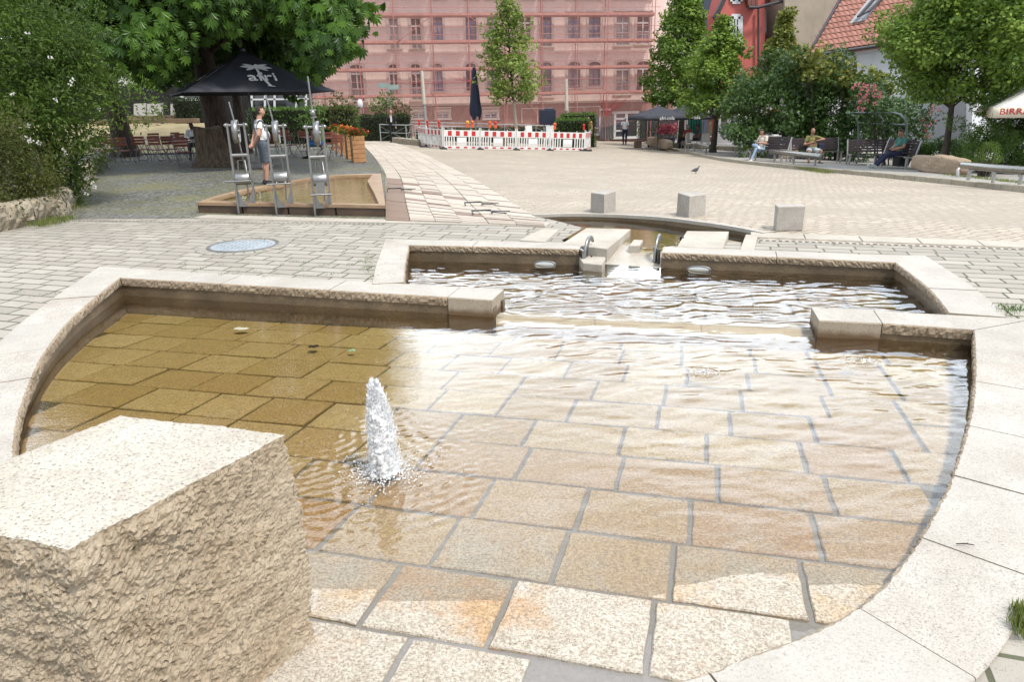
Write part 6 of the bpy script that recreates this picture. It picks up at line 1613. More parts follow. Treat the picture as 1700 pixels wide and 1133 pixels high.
# ---------------------------------------------------------------- parasols
M_canvas = pm('black_canvas', (.040, .043, .056), .75, .25, 3, .06, 60)
M_cream = pm('cream_canvas', (.72, .64, .50), .8, .12, 2, .06, 60)
M_wcanvas = pm('white_canvas_top', (.76, .73, .68), .8, .08, 2, .06, 60)
M_wprint = pm('white_print', (.78, .78, .78), .7, .05, 9, 0)
M_rprint = pm('red_print', (.42, .02, .02), .7, .1, 9, 0)
M_pole = pm('parasol_pole', (.10, .10, .10), .5, .2, 6, .02, metal=.4)
def parasol(name, c, half, zrim, zapex, yaw, mat, label, val=.0, group=None, vmat=None, n=4, ground=None):
    """square market parasol; local x along one side"""
    o = thing(name, c, yaw, label, 'parasol', group); z0 = c[2]
    def cor(k, s=1.0): a = [(-1, -1), (1, -1), (1, 1), (-1, 1)][k % 4]; return Vector((a[0]*half*s, a[1]*half*s, 0))
    ap = Vector((0, 0, zapex-z0)); zr = zrim-z0; mb = MB(); N = 8; K = 8
    for k in range(4):
        a, b = cor(k), cor(k+1); grid = []
        for i in range(N+1):
            t = i/N
            for q in range(K+1):
                u = q/K; e = a.lerp(b, u)+Vector((0, 0, zr+.045*half*math.sin(math.pi*u)*0)); p = ap.lerp(e, t)
                p.z -= .035*half*math.sin(math.pi*t)*(1-.4*abs(2*u-1)); p -= (a+b).normalized()*(.04*half*math.sin(math.pi*u)*t) if True else 0
                grid.append(p)
        mb.add(grid, [(i*(K+1)+q, i*(K+1)+q+1, (i+1)*(K+1)+q+1, (i+1)*(K+1)+q) for i in range(N) for q in range(K)], True)
    cv = mb.build('canopy', mat, o, fix=True)
    md = cv.modifiers.new('cloth', 'SOLIDIFY'); md.thickness = .012
    if val:
        mb = MB()
        for k in range(4):
            a, b = cor(k), cor(k+1); mid = (a+b).normalized(); g = []
            for q in range(13):
                u = q/12; p = a.lerp(b, u)+Vector((0, 0, zr))-mid*(.04*half*math.sin(math.pi*u)); g += [p+mid*.006, p+mid*(.03+.012*math.sin(q*2))-Vector((0, 0, val))]
            mb.add(g, [(2*q, 2*q+1, 2*q+3, 2*q+2) for q in range(12)], True)
        q_ = mb.build('valance', vmat or mat, o); md = q_.modifiers.new('cloth', 'SOLIDIFY'); md.thickness = .008
    mb = MB(); mb.tube([(0, 0, 0), (0, 0, ap.z+.02)], .035, 10); mb.build('pole', M_pole, o)
    mb = MB()
    for k in range(4): mb.beam(ap-Vector((0, 0, .06)), cor(k, .98)+Vector((0, 0, zr-.02)), .025, .03); mb.beam(Vector((0, 0, ap.z*.72)), (cor(k, .55)+Vector((0, 0, zr+(ap.z-zr)*.42))), .02)
    mb.build('ribs', M_pole, o)
    mb = MB(); mb.lathe([(.06, ap.z-.03), (.075, ap.z+.01), (.05, ap.z+.05), (.0, ap.z+.06)], 12); mb.build('cap', pm('grey_cap', (.16, .17, .22), .5, .1, 4, 0), o)
    mb = MB(); mb.box((0, 0, .05), (.8, .8, .1)); mb.lathe([(.06, .1), (.05, .35)], 10); mb.build('base', pm('concrete_base', (.22, .21, .2), .9, .2, 4, .2), o, bevel=.01)
    return o
FL = W(303, 152.5, 20.0); FRp = FL+Vector((math.cos(R(30)), math.sin(R(30)), 0))*4.2; cen = FL+Vector((math.cos(R(30))-math.sin(R(30)), math.sin(R(30))+math.cos(R(30)), 0))*2.1
zap = W(403, 83, cen.y).z
bp = parasol('black_parasol', Vector((cen.x, cen.y, gz(cen.x, cen.y))), 2.1, FL.z, zap, R(30), M_canvas, 'open black parasol with white palm emblem over the beer garden by the chestnut')
# printed palm emblem with lettering on the canopy side facing the square
zr_ = FL.z-gz(cen.x, cen.y); az = zap-gz(cen.x, cen.y); A_ = Vector((0, 0, az)); E_ = Vector((0, -2.1, zr_)); up_ = (A_-E_); sl = up_.length; up_.normalize(); nx_ = Vector((1, 0, 0)); nrm_ = nx_.cross(up_).normalized()
def cpt(u, v, lift=.05):
    """u metres to the right, v 0..1 up the canopy"""
    t = 1-v; p = A_.lerp(E_, t)+nx_*u; p.z -= .035*2.1*math.sin(math.pi*t)*(1-.4*abs(u)/max(.2, 2.1*t)); p.y += .04*2.1*t; return p+nrm_*lift
mb = MB()
def leaf_shape(cx, cv, dx, dv, w):
    n = 7; L, Rr = [], []
    for i in range(n):
        t = i/(n-1); x = cx+dx*t; v = cv+dv*t-.02*t*t; ww = w*math.sin(math.pi*min(1, .12+.88*t))**.8; px_ = -dv*sl; pv = dx; l = math.hypot(px_, pv) or 1
        L.append(cpt(x+px_/l*ww, v+pv/l*ww/sl)); Rr.append(cpt(x-px_/l*ww, v-pv/l*ww/sl))
    mb.add(L+Rr, [(i, i+1, n+i+1, n+i) for i in range(n-1)])
u0 = .14
for dx, dv, w in ((-.46, .02, .075), (.46, -.02, .075), (-.36, .085, .06), (.36, .07, .06), (-.32, -.06, .06), (.32, -.075, .06), (.04, .085, .055)): leaf_shape(u0, .60, dx, dv, w)
for a, b in zip([(u0, .60), (u0+.02, .45), (u0+.06, .32), (u0+.14, .16)], [(u0+.02, .45), (u0+.06, .32), (u0+.14, .16), (u0+.16, .12)]):
    mb.add([cpt(a[0]-.04, a[1]), cpt(a[0]+.04, a[1]), cpt(b[0]+.04, b[1]), cpt(b[0]-.04, b[1])], [(0, 1, 2, 3)])
mb.add([cpt(u0+.08, .13), cpt(u0+.27, .11), cpt(u0+.27, .09), cpt(u0+.08, .11)], [(0, 1, 2, 3)])
mb.build('palm_emblem', M_wprint, bp)
text_mesh('lettering', 'afri', M_wprint, frame_M(cpt(u0+.05, .355, .05), nx_, up_), bp, .66, .012, 1.0)
mb = MB()   # the emblem on the left-hand panel seen at a slant
def cpl(u, v): 
    t = 1-v; E2_ = Vector((-2.1, 0, zr_)); p = A_.lerp(E2_, t)+Vector((0, 1, 0))*u; p.z -= .035*2.1*math.sin(math.pi*t)*.8; p.x += .04*2.1*t; return p+Vector((-.45, 0, .9)).normalized()*.05
for (u, v, du, dv, w) in ((0, .62, .35, .03, .06), (0, .62, -.35, .03, .06), (0, .62, .25, .09, .05), (0, .62, -.25, .09, .05)):
    mb.add([cpl(u, v), cpl(u+du*.5, v+dv*.5+w/sl), cpl(u+du, v+dv), cpl(u+du*.5, v+dv*.5-w/sl)], [(0, 1, 2, 3)])
mb.add([cpl(-.03, .62), cpl(.03, .62), cpl(.1, .14), cpl(.04, .14)], [(0, 1, 2, 3)]); mb.build('palm_emblem', M_wprint, bp)
text_mesh('lettering', 'afri', M_wprint, frame_M(cpl(0, .36), Vector((0, -1, 0)), (A_-Vector((-2.1, 0, zr_)))), bp, .44, .003)
# black cafe parasols on the right
c1 = on(1092, 42.5); z_r, z_a = W(1090, 193, 41).z, W(1075, 176, 42.5).z
p1 = parasol('cafe_parasol', c1, 1.4, z_r, z_a, R(8), M_canvas, 'black cafe parasol with white lettering on its edge, left of the tall green tree', .22, 'cafe parasols')
c2 = on(1134, 43.2); p2 = parasol('cafe_parasol', c2, 1.35, z_r-.02, z_a+.02, R(8), M_canvas, 'black cafe parasol with white lettering on its edge, directly under the tall green tree', .22, 'cafe parasols')
for p, hf in ((p1, 1.4), (p2, 1.35)):
    text_mesh('lettering', 'afri-cola', M_wprint, frame_M(Vector((0, -hf+.02, z_r-p.location.z-.12)), (1, 0, 0), (0, .1, 1)), p, .27, .004)
c3 = on(1190, 44); z3, za3 = W(1190, 190, 42.2).z, W(1190, 172, 44).z
parasol('cafe_parasol', c3, 1.5, z3, za3, R(-4), M_canvas, 'dark blue black awning parasol with pale rim beside the thin trunked terrace tree', .1, 'cafe parasols', M_wcanvas)
# cream parasol at the right edge
pc = W(1650, 178, 21.5); hb = 1.5; cb_c = Vector((pc.x+hb*1.33, pc.y+hb*.484, gz(pc.x+1.4, pc.y+.7)))
bq = parasol('cream_parasol', cb_c, hb, W(1650, 178, 21.5).z+.0, W(1650, 178, 21.5).z+.85, R(-25), M_wcanvas, 'cream parasol with red BIRRA lettering cut off by the right edge', .30, None, M_cream)
zr2 = W(1650, 178, 21.5).z-cb_c.z
text_mesh('lettering', 'BIRRA', M_rprint, frame_M(Vector((-hb+.54, -hb+.0, zr2-.13)), (1, 0, 0), (0, .1, 1)), bq, .25, .012, 1.15)
# closed parasol
cp = on(791, 41.5); o = thing('closed_parasol', cp, 0, 'tall folded dark blue parasol standing between the barriers and the railing', 'parasol')
zt0, zb0 = W(789, 112, 41.5).z-cp.z, W(791, 196, 41.5).z-cp.z
mb = MB(); n = 24; L_ = []; m = 14
for i in range(m):
    t = i/(m-1); r = .07+.27*t**.9 if t < .86 else (.34-.9*(t-.86))
    for k in range(n): a = k/n*6.283; rr = r*(1+.22*math.cos(6*a+t*1.5)); L_.append((rr*math.cos(a), rr*math.sin(a), zt0+(zb0-zt0)*t-(.12*math.cos(3*a) if i == m-1 else 0)))
mb.add(L_, [(i*n+k, i*n+(k+1) % n, (i+1)*n+(k+1) % n, (i+1)*n+k) for i in range(m-1) for k in range(n)], True); mb.add([(0, 0, zt0+.03)]+L_[:n], [(0, 1+k, 1+(k+1) % n) for k in range(n)], True)
mb.build('folded_canopy', pm('navy_canvas', (.022, .028, .055), .75, .25, 3, .06), o)
mb = MB(); mb.tube([(0, 0, 0), (0, 0, zt0+.1)], .035, 10); mb.build('pole', M_steel, o); mb = MB(); mb.box((0, 0, .05), (.7, .7, .1)); mb.build('base', pm('concrete_base', (.22, .21, .2)), o, bevel=.02)
# ---------------------------------------------------------------- barriers
M_bwhite = pm('barrier_white', (.72, .71, .69), .5, .1, 3, .03, grime=.15); M_bred = pm('barrier_red', (.50, .03, .03), .45, .12, 5, .02); M_foot = pm('recycled_foot', (.05, .05, .048), .9, .3, 6, .2)
def make_barrier(L):
    o = thing('barrier_panel'); H_ = 1.0; mb = MB(); mb.box((L/2, 0, .80), (L-.04, .045, .32)); mb.box((L/2, 0, .12), (L-.04, .045, .16)); 
    for x in (.04, L-.04): mb.box((x, 0, .52), (.06, .05, .92)); mb.lathe([(.022, .96), (.022, 1.06), (.012, 1.08)], 8, (x, 0, 0))
    n = int((L-.1)/.135)
    for k in range(n):
        x = .1+(L-.2)*(k+.5)/n
        if not (L > 1.5 and abs(x-L/2) < .27): mb.box((x, 0, .42), (.062, .035, .46))
    if L > 1.5: mb.box((L/2, 0, .46), (.5, .04, .3)); mb.box((L/2, 0, .27), (.5, .03, .1))
    for x in (L*.25, L*.75): mb.lathe([(.02, .96), (.02, 1.03)], 8, (x, 0, 0))
    mb.cur = 1; n = max(2, round(L/.42)*2+1); w = (L-.06)/n
    for k in range(1, n, 2): mb.box((.03+w*(k+.5), -.0245, .80), (w*.98, .006, .235)); mb.box((.03+w*(k+.5), -.0245, .12), (w*.9, .006, .075))
    mb.build('panel', [M_bwhite, M_bred], o, bevel=.004)
    if L > 1.5: mb = MB(); mb.box((L/2, -.022, .46), (.42, .006, .2)); mb.build('plate', M_wprint, o)
    mb = MB(); mb.box((0, 0, .05), (.28, .75, .1)); mb.box((0, 0, .12), (.12, .2, .05)); mb.build('foot', M_foot, o, bevel=.02)
    return o
def place_barrier(a, b, lab):
    L = (Vector((b.x, b.y))-Vector((a.x, a.y))).length; o = make_barrier(L); o.location = (a.x, a.y, (gz(a.x, a.y)+gz(b.x, b.y))/2); o.rotation_euler = (0, -math.asin((gz(b.x, b.y)-gz(a.x, a.y))/L), math.atan2(b.y-a.y, b.x-a.x)); tag(o, lab, 'barrier', 'red and white barrier panels'); return o
YB = 37.6
def bpt(px, Y): return on(px, Y)
BPX = [(735, 36.4), (796, 36.9), (856, 37.3), (912, 37.7), (971, 38.1)]
nm = ['red and white barrier panel at the front, below the folded blue parasol', 'red and white barrier panel at the front, left of the young tree', 'red and white barrier panel at the front, below the white stacked chairs', 'red and white barrier panel at the front, below the clipped cube hedge']
bps = [bpt(*q) for q in BPX]
bars = [place_barrier(bps[i], bps[i+1], nm[i]) for i in range(4)]
cL = bpt(708, 38.0); cL2 = bpt(695, 40.2)
place_barrier(cL, bps[0], 'short angled barrier panel at the front left corner of the enclosure'); place_barrier(cL2, cL, 'foreshortened barrier panel at the far left end of the enclosure')
cR = bpt(980, 41.2); place_barrier(bps[4], cR, 'foreshortened barrier panel closing the right end of the enclosure')
M_lr = pm('red_lens', (.55, .03, .02), .3, .2, 5, 0); M_ly = pm('amber_lens', (.75, .36, .03), .3, .15, 5, 0); M_lo = pm('orange_lens', (.70, .12, .03), .3, .15, 5, 0)
def lamp(px, Y, big, m, lab):
    p = on(px, Y); o = thing('warning_lamp', (p.x, p.y, p.z+1.05), 0, lab, 'warning lamp', 'warning lamps on the barriers'); r = .088 if big else .07
    mb = MB(); mb.box((0, 0, .07), (.13 if big else .10, .1, .18)); mb.build('battery_box', m if not big else M_lo, o, bevel=.015)
    mb = MB(); mb.lathe([(.01, -.05), (r*.8, -.045), (r, -.02), (r, .02), (r*.8, .045), (.01, .05)], 18, (0, 0, .16+r), 'Y'); mb.build('lens', m, o)
for px, Y, b, m, lab in ((697.5, 40, 0, M_lr, 'red warning lamp on the far left barrier'), (711, 38, 0, M_lr, 'red warning lamp on the left corner of the barriers'), (730, 36.7, 0, M_lr, 'red warning lamp on the short angled barrier'), (777, 37, 1, M_ly, 'amber warning lamp beside the folded blue parasol'), (785, 37, 1, M_lo, 'orange warning lamp right beside the amber lamp'), (814, 37.3, 1, M_lo, 'orange warning lamp left of the young tree, lower one of a pair'), (823, 37.3, 1, M_lr, 'red orange warning lamp left of the young tree, taller one of a pair'), (921, 38.0, 1, M_lo, 'orange warning lamp in front of the clipped cube hedge'), (969, 38.6, 0, M_lr, 'red warning lamp at the right end of the barriers')):
    lamp(px, Y, b, m, lab)
# railing behind, street poles, signs
M_galv = pm('galvanised', (.40, .42, .42), .45, .2, 6, .03, metal=.5)
def railing(pts, label, h=1.0):
    P = [on(*q) for q in pts]; o = thing('metal_railing', P[0], 0, label, 'railing', 'metal railings'); mb = MB(); ps = MB()
    for a, b in zip(P, P[1:]):
        mb.tube([a+Vector((0, 0, h)), b+Vector((0, 0, h))], .03, 6); mb.tube([a+Vector((0, 0, h*.55)), b+Vector((0, 0, h*.55))], .02, 6)
        mb.tube([a+Vector((0, 0, .15)), b+Vector((0, 0, h*.9))], .009, 4); mb.tube([a+Vector((0, 0, h*.9)), b+Vector((0, 0, .15))], .009, 4)
    for p in P: ps.tube([p, p+Vector((0, 0, h+.02))], .032, 8)
    mb.build('rails', M_galv, o, world=True); ps.build('posts', M_galv, o, world=True)
railing([(632, 42.8), (675, 42.0), (684, 44)], 'short metal railing in front of the man in the suit')
railing([(684, 44), (735, 44), (790, 44), (838, 44), (890, 44), (940, 44), (985, 44)], 'long metal railing in front of the low dark hedge', 1.15)
railing([(690, 41.5), (750, 41.5), (812, 41.5)], 'lower metal railing just behind the barriers')
def street_pole(px, Y, yt, lab):
    p = on(px, Y); h = W(px, yt, Y).z-p.z; o = thing('lamp_post', p, 0, lab, 'lamp post', 'slim street poles before the pink house'); mb = MB(); mb.tube([(0, 0, 0), (-.02, 0, h*.55)], [.085, .075], 10); mb.lathe([(.10, 0), (.09, .12)], 10); mb.build('shaft', M_galv, o)
    mb = MB(); mb.tube([(-.02, 0, h*.55), (-.05, 0, h)], [.11, .09], 10); mb.lathe([(.12, h*.55-.1), (.12, h*.55+.08)], 12, (-.02, 0, 0)); mb.build('light_column', pm('frosted_column', (.55, .50, .42), .6, .15, 3, .1), o)
street_pole(708, 46.5, 117, 'slim pale lamp post left of the folded blue parasol'); street_pole(941, 46.5, 131, 'slim pale lamp post right of the young tree')
p = on(651, 45.5); o = thing('street_sign', p, 0, 'green direction sign with two arms above the round bush', 'sign'); h = W(651, 138, 45.5).z-p.z
mb = MB(); mb.tube([(0, 0, 0), (0, 0, h)], .04, 8); mb.build('post', M_galv, o)
M_sgn = pm('sign_green', (.28, .36, .33), .6, .15, 4, .02)
for s, z, L in ((-1, -.12, .62), (1, -.22, .62)):
    mb = MB(); mb.prism([(s*.03, -.02), (s*(L-.08), -.02), (s*L, 0), (s*(L-.08), .02), (s*.03, .02)][::s], h+z-.14, h+z+.14); mb.build('sign_arm', M_sgn, o)
p = on(603, 46); o = thing('round_sign', p, 0, 'small pale oval sign on a thin post beside the pink plinth', 'sign'); h = W(602, 172, 46).z-p.z
mb = MB(); mb.tube([(0, 0, 0), (0, 0, h)], .03, 8); mb.build('post', M_galv, o); mb = MB(); mb.lathe([(.0, -.02), (.16, -.02), (.17, 0), (.16, .02), (.0, .02)], 16, (0, -.04, h), 'Y'); q = mb.build('plate', M_wprint, o)
for v in q.data.vertices: v.co.z = h+(v.co.z-h)*1.6
# furniture inside the enclosure
M_plw = pm('white_plastic', (.68, .68, .67), .4, .06, 4, 0)
def stacked_chairs(px, Y, lab, rz):
    p = on(px, Y); o = thing('white_chair_stack', p, rz, lab, 'chair stack', 'white plastic chair stacks')
    for k in range(3):
        mb = MB(); z = k*.09
        mb.box((0, 0, .45+z), (.46, .46, .03)); mb.box((0, .23+k*.012, .74+z), (.46, .035, .5)); mb.box((-.235, .02, .62+z), (.04, .44, .035)); mb.box((.235, .02, .62+z), (.04, .44, .035))
        for x in (-.2, .2):
            for y in (-.2, .2): mb.beam((x*1.08, y*1.08, z), (x, y, .45+z), .035)
            mb.beam((x*1.15, -.17, .45+z), (x*1.15, -.17, .62+z), .03)
        mb.build('plastic_chair', M_plw, o, bevel=.008)
stacked_chairs(882, 40.5, 'stack of white plastic chairs right of the young tree', .6); stacked_chairs(912, 40.8, 'stack of white plastic chairs below the dark box screen', -.2)
p = on(909, 43); o = thing('dark_board', p, .1, 'dark boxy stand rising behind the white chair stacks', 'stand'); h = W(909, 184, 43).z-p.z
mb = MB(); mb.box((0, 0, h-.35), (.95, .25, .85)); mb.box((.1, .02, h+.1), (.55, .2, .1)); mb.build('board', pm('navy_board', (.02, .024, .05), .5, .3, 3, 0), o, bevel=.02); mb = MB(); mb.tube([(-.2, 0, 0), (-.2, 0, h-.6)], .04); mb.tube([(.2, 0, 0), (.2, 0, h-.6)], .04); mb.build('legs', M_galv, o)
p = on(832, 41); o = thing('wood_planter', p, .1, 'slatted wooden tub at the foot of the young tree', 'planter'); M_wood = pm('planter_wood', (.48, .25, .11), .7, .35, 5, .2, 30)
mb = MB()
for k in range(4): mb.box((0, 0, .12+k*.19), (.62, .62, .17))
mb.build('slats', pm('grey_wood', (.25, .18, .13), .9, .3, 4, .3), o, bevel=.01); mb = MB(); mb.box((0, 0, .76), (.55, .55, .03)); mb.build('soil', M_earth, o)
# rubble strip and bare branch
a, b = on(655, 42.2), on(698, 39.5); o = thing('stone_edging', (a.x, a.y, a.z), 0, 'low rough stone edging between the man in the suit and the barriers', 'edging'); mb = MB()
for k in range(7): p, q = a.lerp(b, k/7+.004), a.lerp(b, (k+1)/7-.004); mb.beam(p+Vector((0, 0, .14)), q+Vector((0, 0, .14+.02*(k % 2))), .35, .34)
mb.build('stones', M_kerb, o, world=True, bevel=.03, seg=2)
# ---------------------------------------------------------------- flower boxes
def make_box(flm, seed):
    o = thing('flower_box'); mb = MB()
    for k in range(6):
        for rz, x, y, w in ((0, 0, -.2, .42), (0, 0, .2, .42)): mb.box((x, y, .075+k*.145), (w, .025, .135))
        for x in (-.2, .2): mb.box((x, 0, .075+k*.145), (.025, .36, .135))
    mb.build('slats', M_wood, o, bevel=.006); mb = MB()
    for x in (-.17, .17):
        for y in (-.17, .17): mb.box((x, y, .44), (.045, .045, .88))
    mb.build('corner_posts', pm('dark_post_wood', (.05, .022, .014), .8, .3, 5, .2), o); mb = MB(); mb.box((0, 0, .80), (.36, .36, .04)); mb.build('soil', M_earth, o)
    rg = np.random.RandomState(seed); n = 500; P = np.stack([rg.normal(size=n)*.13, rg.normal(size=n)*.13, .82+.2*rg.rand(n)], 1); D = P-np.array([0, 0, .7]); leaf_mesh('leaves', P, D, .07*(.6+.8*rg.rand(n)), M_lbush, o, rg.rand(n), .6, .1, rg)
    C = np.stack([rg.normal(size=26)*.15, rg.normal(size=26)*.13, .93+.14*rg.rand(26)], 1); flowers(o, C[:18], flm[0], .075, seed+1, 8); flowers(o, C[18:], flm[1], .07, seed+2, 8); return o
M_petalo = leaf_mat('orange_petals', (.60, .16, .03), (.75, .30, .06), .6, .3)
for px, Y, fl, lab in ((592.5, 25.6, (M_petalr, M_petalr), 'slatted wooden flower box with red geraniums, nearest the square'), (583, 27.4, (M_petalr, M_petalo), 'slatted wooden flower box with orange red flowers, second from the front'), (574.5, 29.2, (M_petalo, M_petaly), 'slatted wooden flower box with orange and yellow flowers, third from the front'), (567, 31.2, (M_petaly, M_petalo), 'slatted wooden flower box with yellow pansies, fourth from the front'), (559, 33.4, (M_petalr, M_petaly), 'slatted wooden flower box farthest back, beside the hedge')):
    o = make_box(fl, int(px)); p = on(px, Y); o.location = (p.x, p.y, p.z-.01); o.rotation_euler = (0, 0, R(22)); o.scale = (1.05,)*3; tag(o, lab, 'flower box', 'wooden flower boxes')
# ---------------------------------------------------------------- beer garden chairs and tables
M_slat = pm('chair_slat_wood', (.21, .055, .03), .6, .4, 6, .1, 30); M_legm = pm('chair_steel', (.22, .22, .23), .5, .2, 5, 0, metal=.4)
def make_chair():
    o = thing('folding_chair'); mb = MB()
    for k in range(5): mb.box((0, -.17+k*.085, .455-.004*k), (.42, .07, .018))
    mb.build('seat', M_slat, o); mb = MB()
    for k in range(3): mb.box((0, .235+k*.022, .66+k*.10), (.44, .016, .08))
    mb.build('backrest', M_slat, o)
    for s in (-1, 1):
        mb = MB(); mb.tube([(s*.215, -.24, .0), (s*.215, .0, .3), (s*.215, .20, .52), (s*.215, .29, .90)], .012, 6); mb.build('leg', M_legm, o)
        mb = MB(); mb.tube([(s*.195, .27, .0), (s*.195, .05, .3), (s*.195, -.2, .44)], .012, 6); mb.build('leg', M_legm, o)
    mb = MB(); mb.tube([(-.2, .22, .07), (.2, .22, .07)], .009, 5); mb.build('stretcher', M_legm, o); mb = MB(); mb.tube([(-.21, -.19, .07), (.21, -.19, .07)], .009, 5); mb.build('stretcher', M_legm, o)
    return o
def make_table():
    o = thing('garden_table'); mb = MB()
    for k in range(7): mb.box((0, -.30+k*.1, .735), (.72, .085, .022))
    mb.build('tabletop', M_slat, o)
    for s in (-1, 1):
        mb = MB(); mb.tube([(s*.3, -.32, 0), (s*.3, .3, .72)], .013, 6); mb.tube([(s*.28, .32, 0), (s*.28, -.3, .72)], .013, 6); mb.build('leg', M_legm, o)
    mb = MB(); mb.tube([(-.3, 0, .36), (.3, 0, .36)], .01, 5); mb.build('stretcher', M_legm, o); return o
chair0, table0 = make_chair(), make_table(); cu_, tu_ = [0], [0]
def put(src, used, px, Y, rz, lab, cat, grp):
    o = src if used[0] == 0 else copy_tree(src); used[0] += 1; p = on(px, Y); o.location = p; o.rotation_euler = (0, 0, R(rz)); tag(o, lab, cat, grp); return o
chairs = [
 (168, 25.6, 175, 'red brown slatted chair next to the flowering bush, front row'), (186, 27.2, 165, 'red brown slatted chair left of the leaning trunk foot, front row'), (203, 25.2, 185, 'red brown slatted chair seen from behind, third in the front row'),
 (232, 26.0, 190, 'red brown slatted chair in front of the first garden table'), (262, 25.6, 172, 'red brown slatted chair with orange lit back, middle of the yard'), (282, 25.9, 186, 'red brown slatted chair between the middle tables'), (300, 23.9, 200, 'red brown slatted chair nearest the stump and the camera'),
 (252, 29.8, 10, 'red brown slatted chair on the far side of the middle table'), (284, 30.6, -15, 'red brown slatted chair behind the grey table top'), (306, 28.8, 60, 'dark slatted chair of the man in the white shirt, left of the stump'), (176, 30.4, 5, 'red brown slatted chair under the leaning trunk'), (208, 31.2, 20, 'red brown slatted chair far back beside the leaning trunk'),
 (452, 27.2, 175, 'red brown slatted chair behind the striped shirt man'), (486, 28.8, 160, 'red brown slatted chair between the left and middle wheel stands'), (505, 31.5, 20, 'red brown slatted chair far back between the wheel stands'), (532, 27.8, 95, 'red brown slatted chair of the green shirted visitor'), (547, 30.4, 200, 'red brown slatted chair just right of the green shirted visitor'), (556, 26.6, 215, 'red brown slatted chair beside the nearest flower box'), (470, 33.5, 0, 'red brown slatted chair farthest back before the clipped hedge'), (522, 33.0, -10, 'red brown slatted chair farthest back before the loose bush')]
for px, Y, rz, lab in chairs: put(chair0, cu_, px, Y, rz, lab, 'chair', 'slatted chairs of the beer garden')
for px, Y, rz, lab in ((182, 28.6, 5, 'slatted garden table left of the leaning trunk foot'), (245, 27.6, -4, 'slatted garden table in the middle of the left yard'), (290, 28.2, 8, 'slatted garden table left of the white shirted man'), (302, 25.4, 12, 'slatted garden table in front of the stump'), (468, 29.8, 10, 'slatted garden table behind the middle wheel stand'), (515, 29.0, 0, 'slatted garden table left of the green shirted visitor'), (545, 28.4, 20, 'slatted garden table by the flower boxes')):
    put(table0, tu_, px, Y, rz, lab, 'table', 'slatted tables of the beer garden')
# string of light bulbs
o = thing('light_string', W(265, 100, 20.5), 0, 'string of round light bulbs hanging under the chestnut boughs', 'string lights'); mb = MB(); bl = MB(); P = []
for px, py in ((178, 78), (197, 88), (212, 93), (232, 96), (252, 100), (270, 98), (290, 92), (320, 90)): P.append(W(px, py-4, 20.5))
mb.tube(P, .012, 5); mb.build('cable', M_dark, o, world=True)
for px, py in ((197, 89), (213, 93), (240, 101), (252, 99), (271, 100), (262, 95), (222, 108)):
    bl = MB(); c = W(px, py, 20.5); bl.ball(c, (.044, .044, .055), 10, 7); bl.tube([c+Vector((0, 0, .05)), c+Vector((0, 0, .12))], .018, 6); bl.build('bulb', M_lamp, o, world=True)
# ---------------------------------------------------------------- benches on the terrace
M_bslat = pm('dark_bench_slat', (.075, .055, .06), .7, .3, 6, .1, 30); M_alu = pm('bench_frame', (.42, .41, .39), .45, .15, 6, .03, metal=.6)
def make_bench(L):
    o = thing('park_bench'); mb = MB()
    for k in range(5): mb.box((0, -.22+k*.095, .44-.006*k), (L, .08, .03))
    mb.build('seat', M_bslat, o, bevel=.004); mb = MB()
    for k in range(5): mb.box((0, .225+.028*k, .53+.095*k), (L, .025, .08))
    mb.build('backrest', M_bslat, o, bevel=.004)
    for s in (-1, 1):
        mb = MB(); x = s*(L/2+.02); mb.beam((x, -.24, .42), (x, .22, .40), .045, .05); mb.beam((x, .2, .38), (x, .37, .96), .045, .05); mb.beam((x, -.1, 0), (x, -.1, .42), .05, .09); mb.beam((x, .2, 0), (x, .2, .42), .05, .07); mb.build('side_frame', M_alu, o, bevel=.006)
    return o
def bench(px, Y, rz, L, lab):
    o = make_bench(L); p = on(px, Y); o.location = (p.x, p.y, p.z+TZ-.01); o.rotation_euler = (0, 0, R(rz)); return tag(o, lab, 'bench', 'dark slatted benches on the terrace')
TB = TZ-.01
b1 = bench(1277, 29.5, -62, 1.6, 'dark slatted bench seen from its side, with the cross legged reader'); b2 = bench(1358, 29.0, -2, 1.85, 'dark slatted bench facing the square, with the man spreading his arms')
b3 = bench(1454, 27.6, -6, 1.75, 'empty dark slatted bench under the bent metal arch'); b4 = bench(1488, 25.4, -78, 1.5, 'pale framed bench seen end on, with the man in the teal shirt')
M_tube = pm('steel_tube', (.27, .26, .235), .26, .2, 5, .02, metal=.9)
def tube_bench(a, b, h, r, lab, legs=3):
    A, B = TG(*a), TG(*b); c = (A+B)/2; L = (B-A).length; o = thing('tube_bench', c, math.atan2((B-A).y, (B-A).x), lab, 'tube bench', 'steel tube benches along the kerb')
    mb = MB(); mb.lathe([(r*.2, -L/2), (r*.92, -L/2), (r, -L/2+.02), (r, L/2-.02), (r*.92, L/2), (r*.2, L/2)], 24, (0, 0, h), 'X'); mb.build('tube', M_tube, o)
    for k in range(legs):
        x = -L/2+L*(.1+.8*k/(legs-1)); mb = MB(); mb.box((x, 0, h/2), (.035, .07, h)); mb.build('leg', M_alu, o)
tube_bench((1278, 268), (1362, 276), .36, .10, 'middle steel tube bench in front of the man spreading his arms'); tube_bench((1132, 250), (1177, 256), .36, .10, 'shortest steel tube bench, farthest back by the thin terrace tree'); tube_bench((1592, 302), (1760, 312), .33, .085, 'steel tube bench at the right edge, closest of the three', 4)
o = thing('planter_rail', on(1632, 20.4), 0, 'low bent steel rail around the small clipped conifer', 'rail'); mb = MB(); P = [W(1590, 299, 19.6), W(1590, 282, 19.6), W(1597, 276, 19.8), W(1690, 278, 20.2), W(1693, 283, 20.2), W(1693, 298, 20.2)]
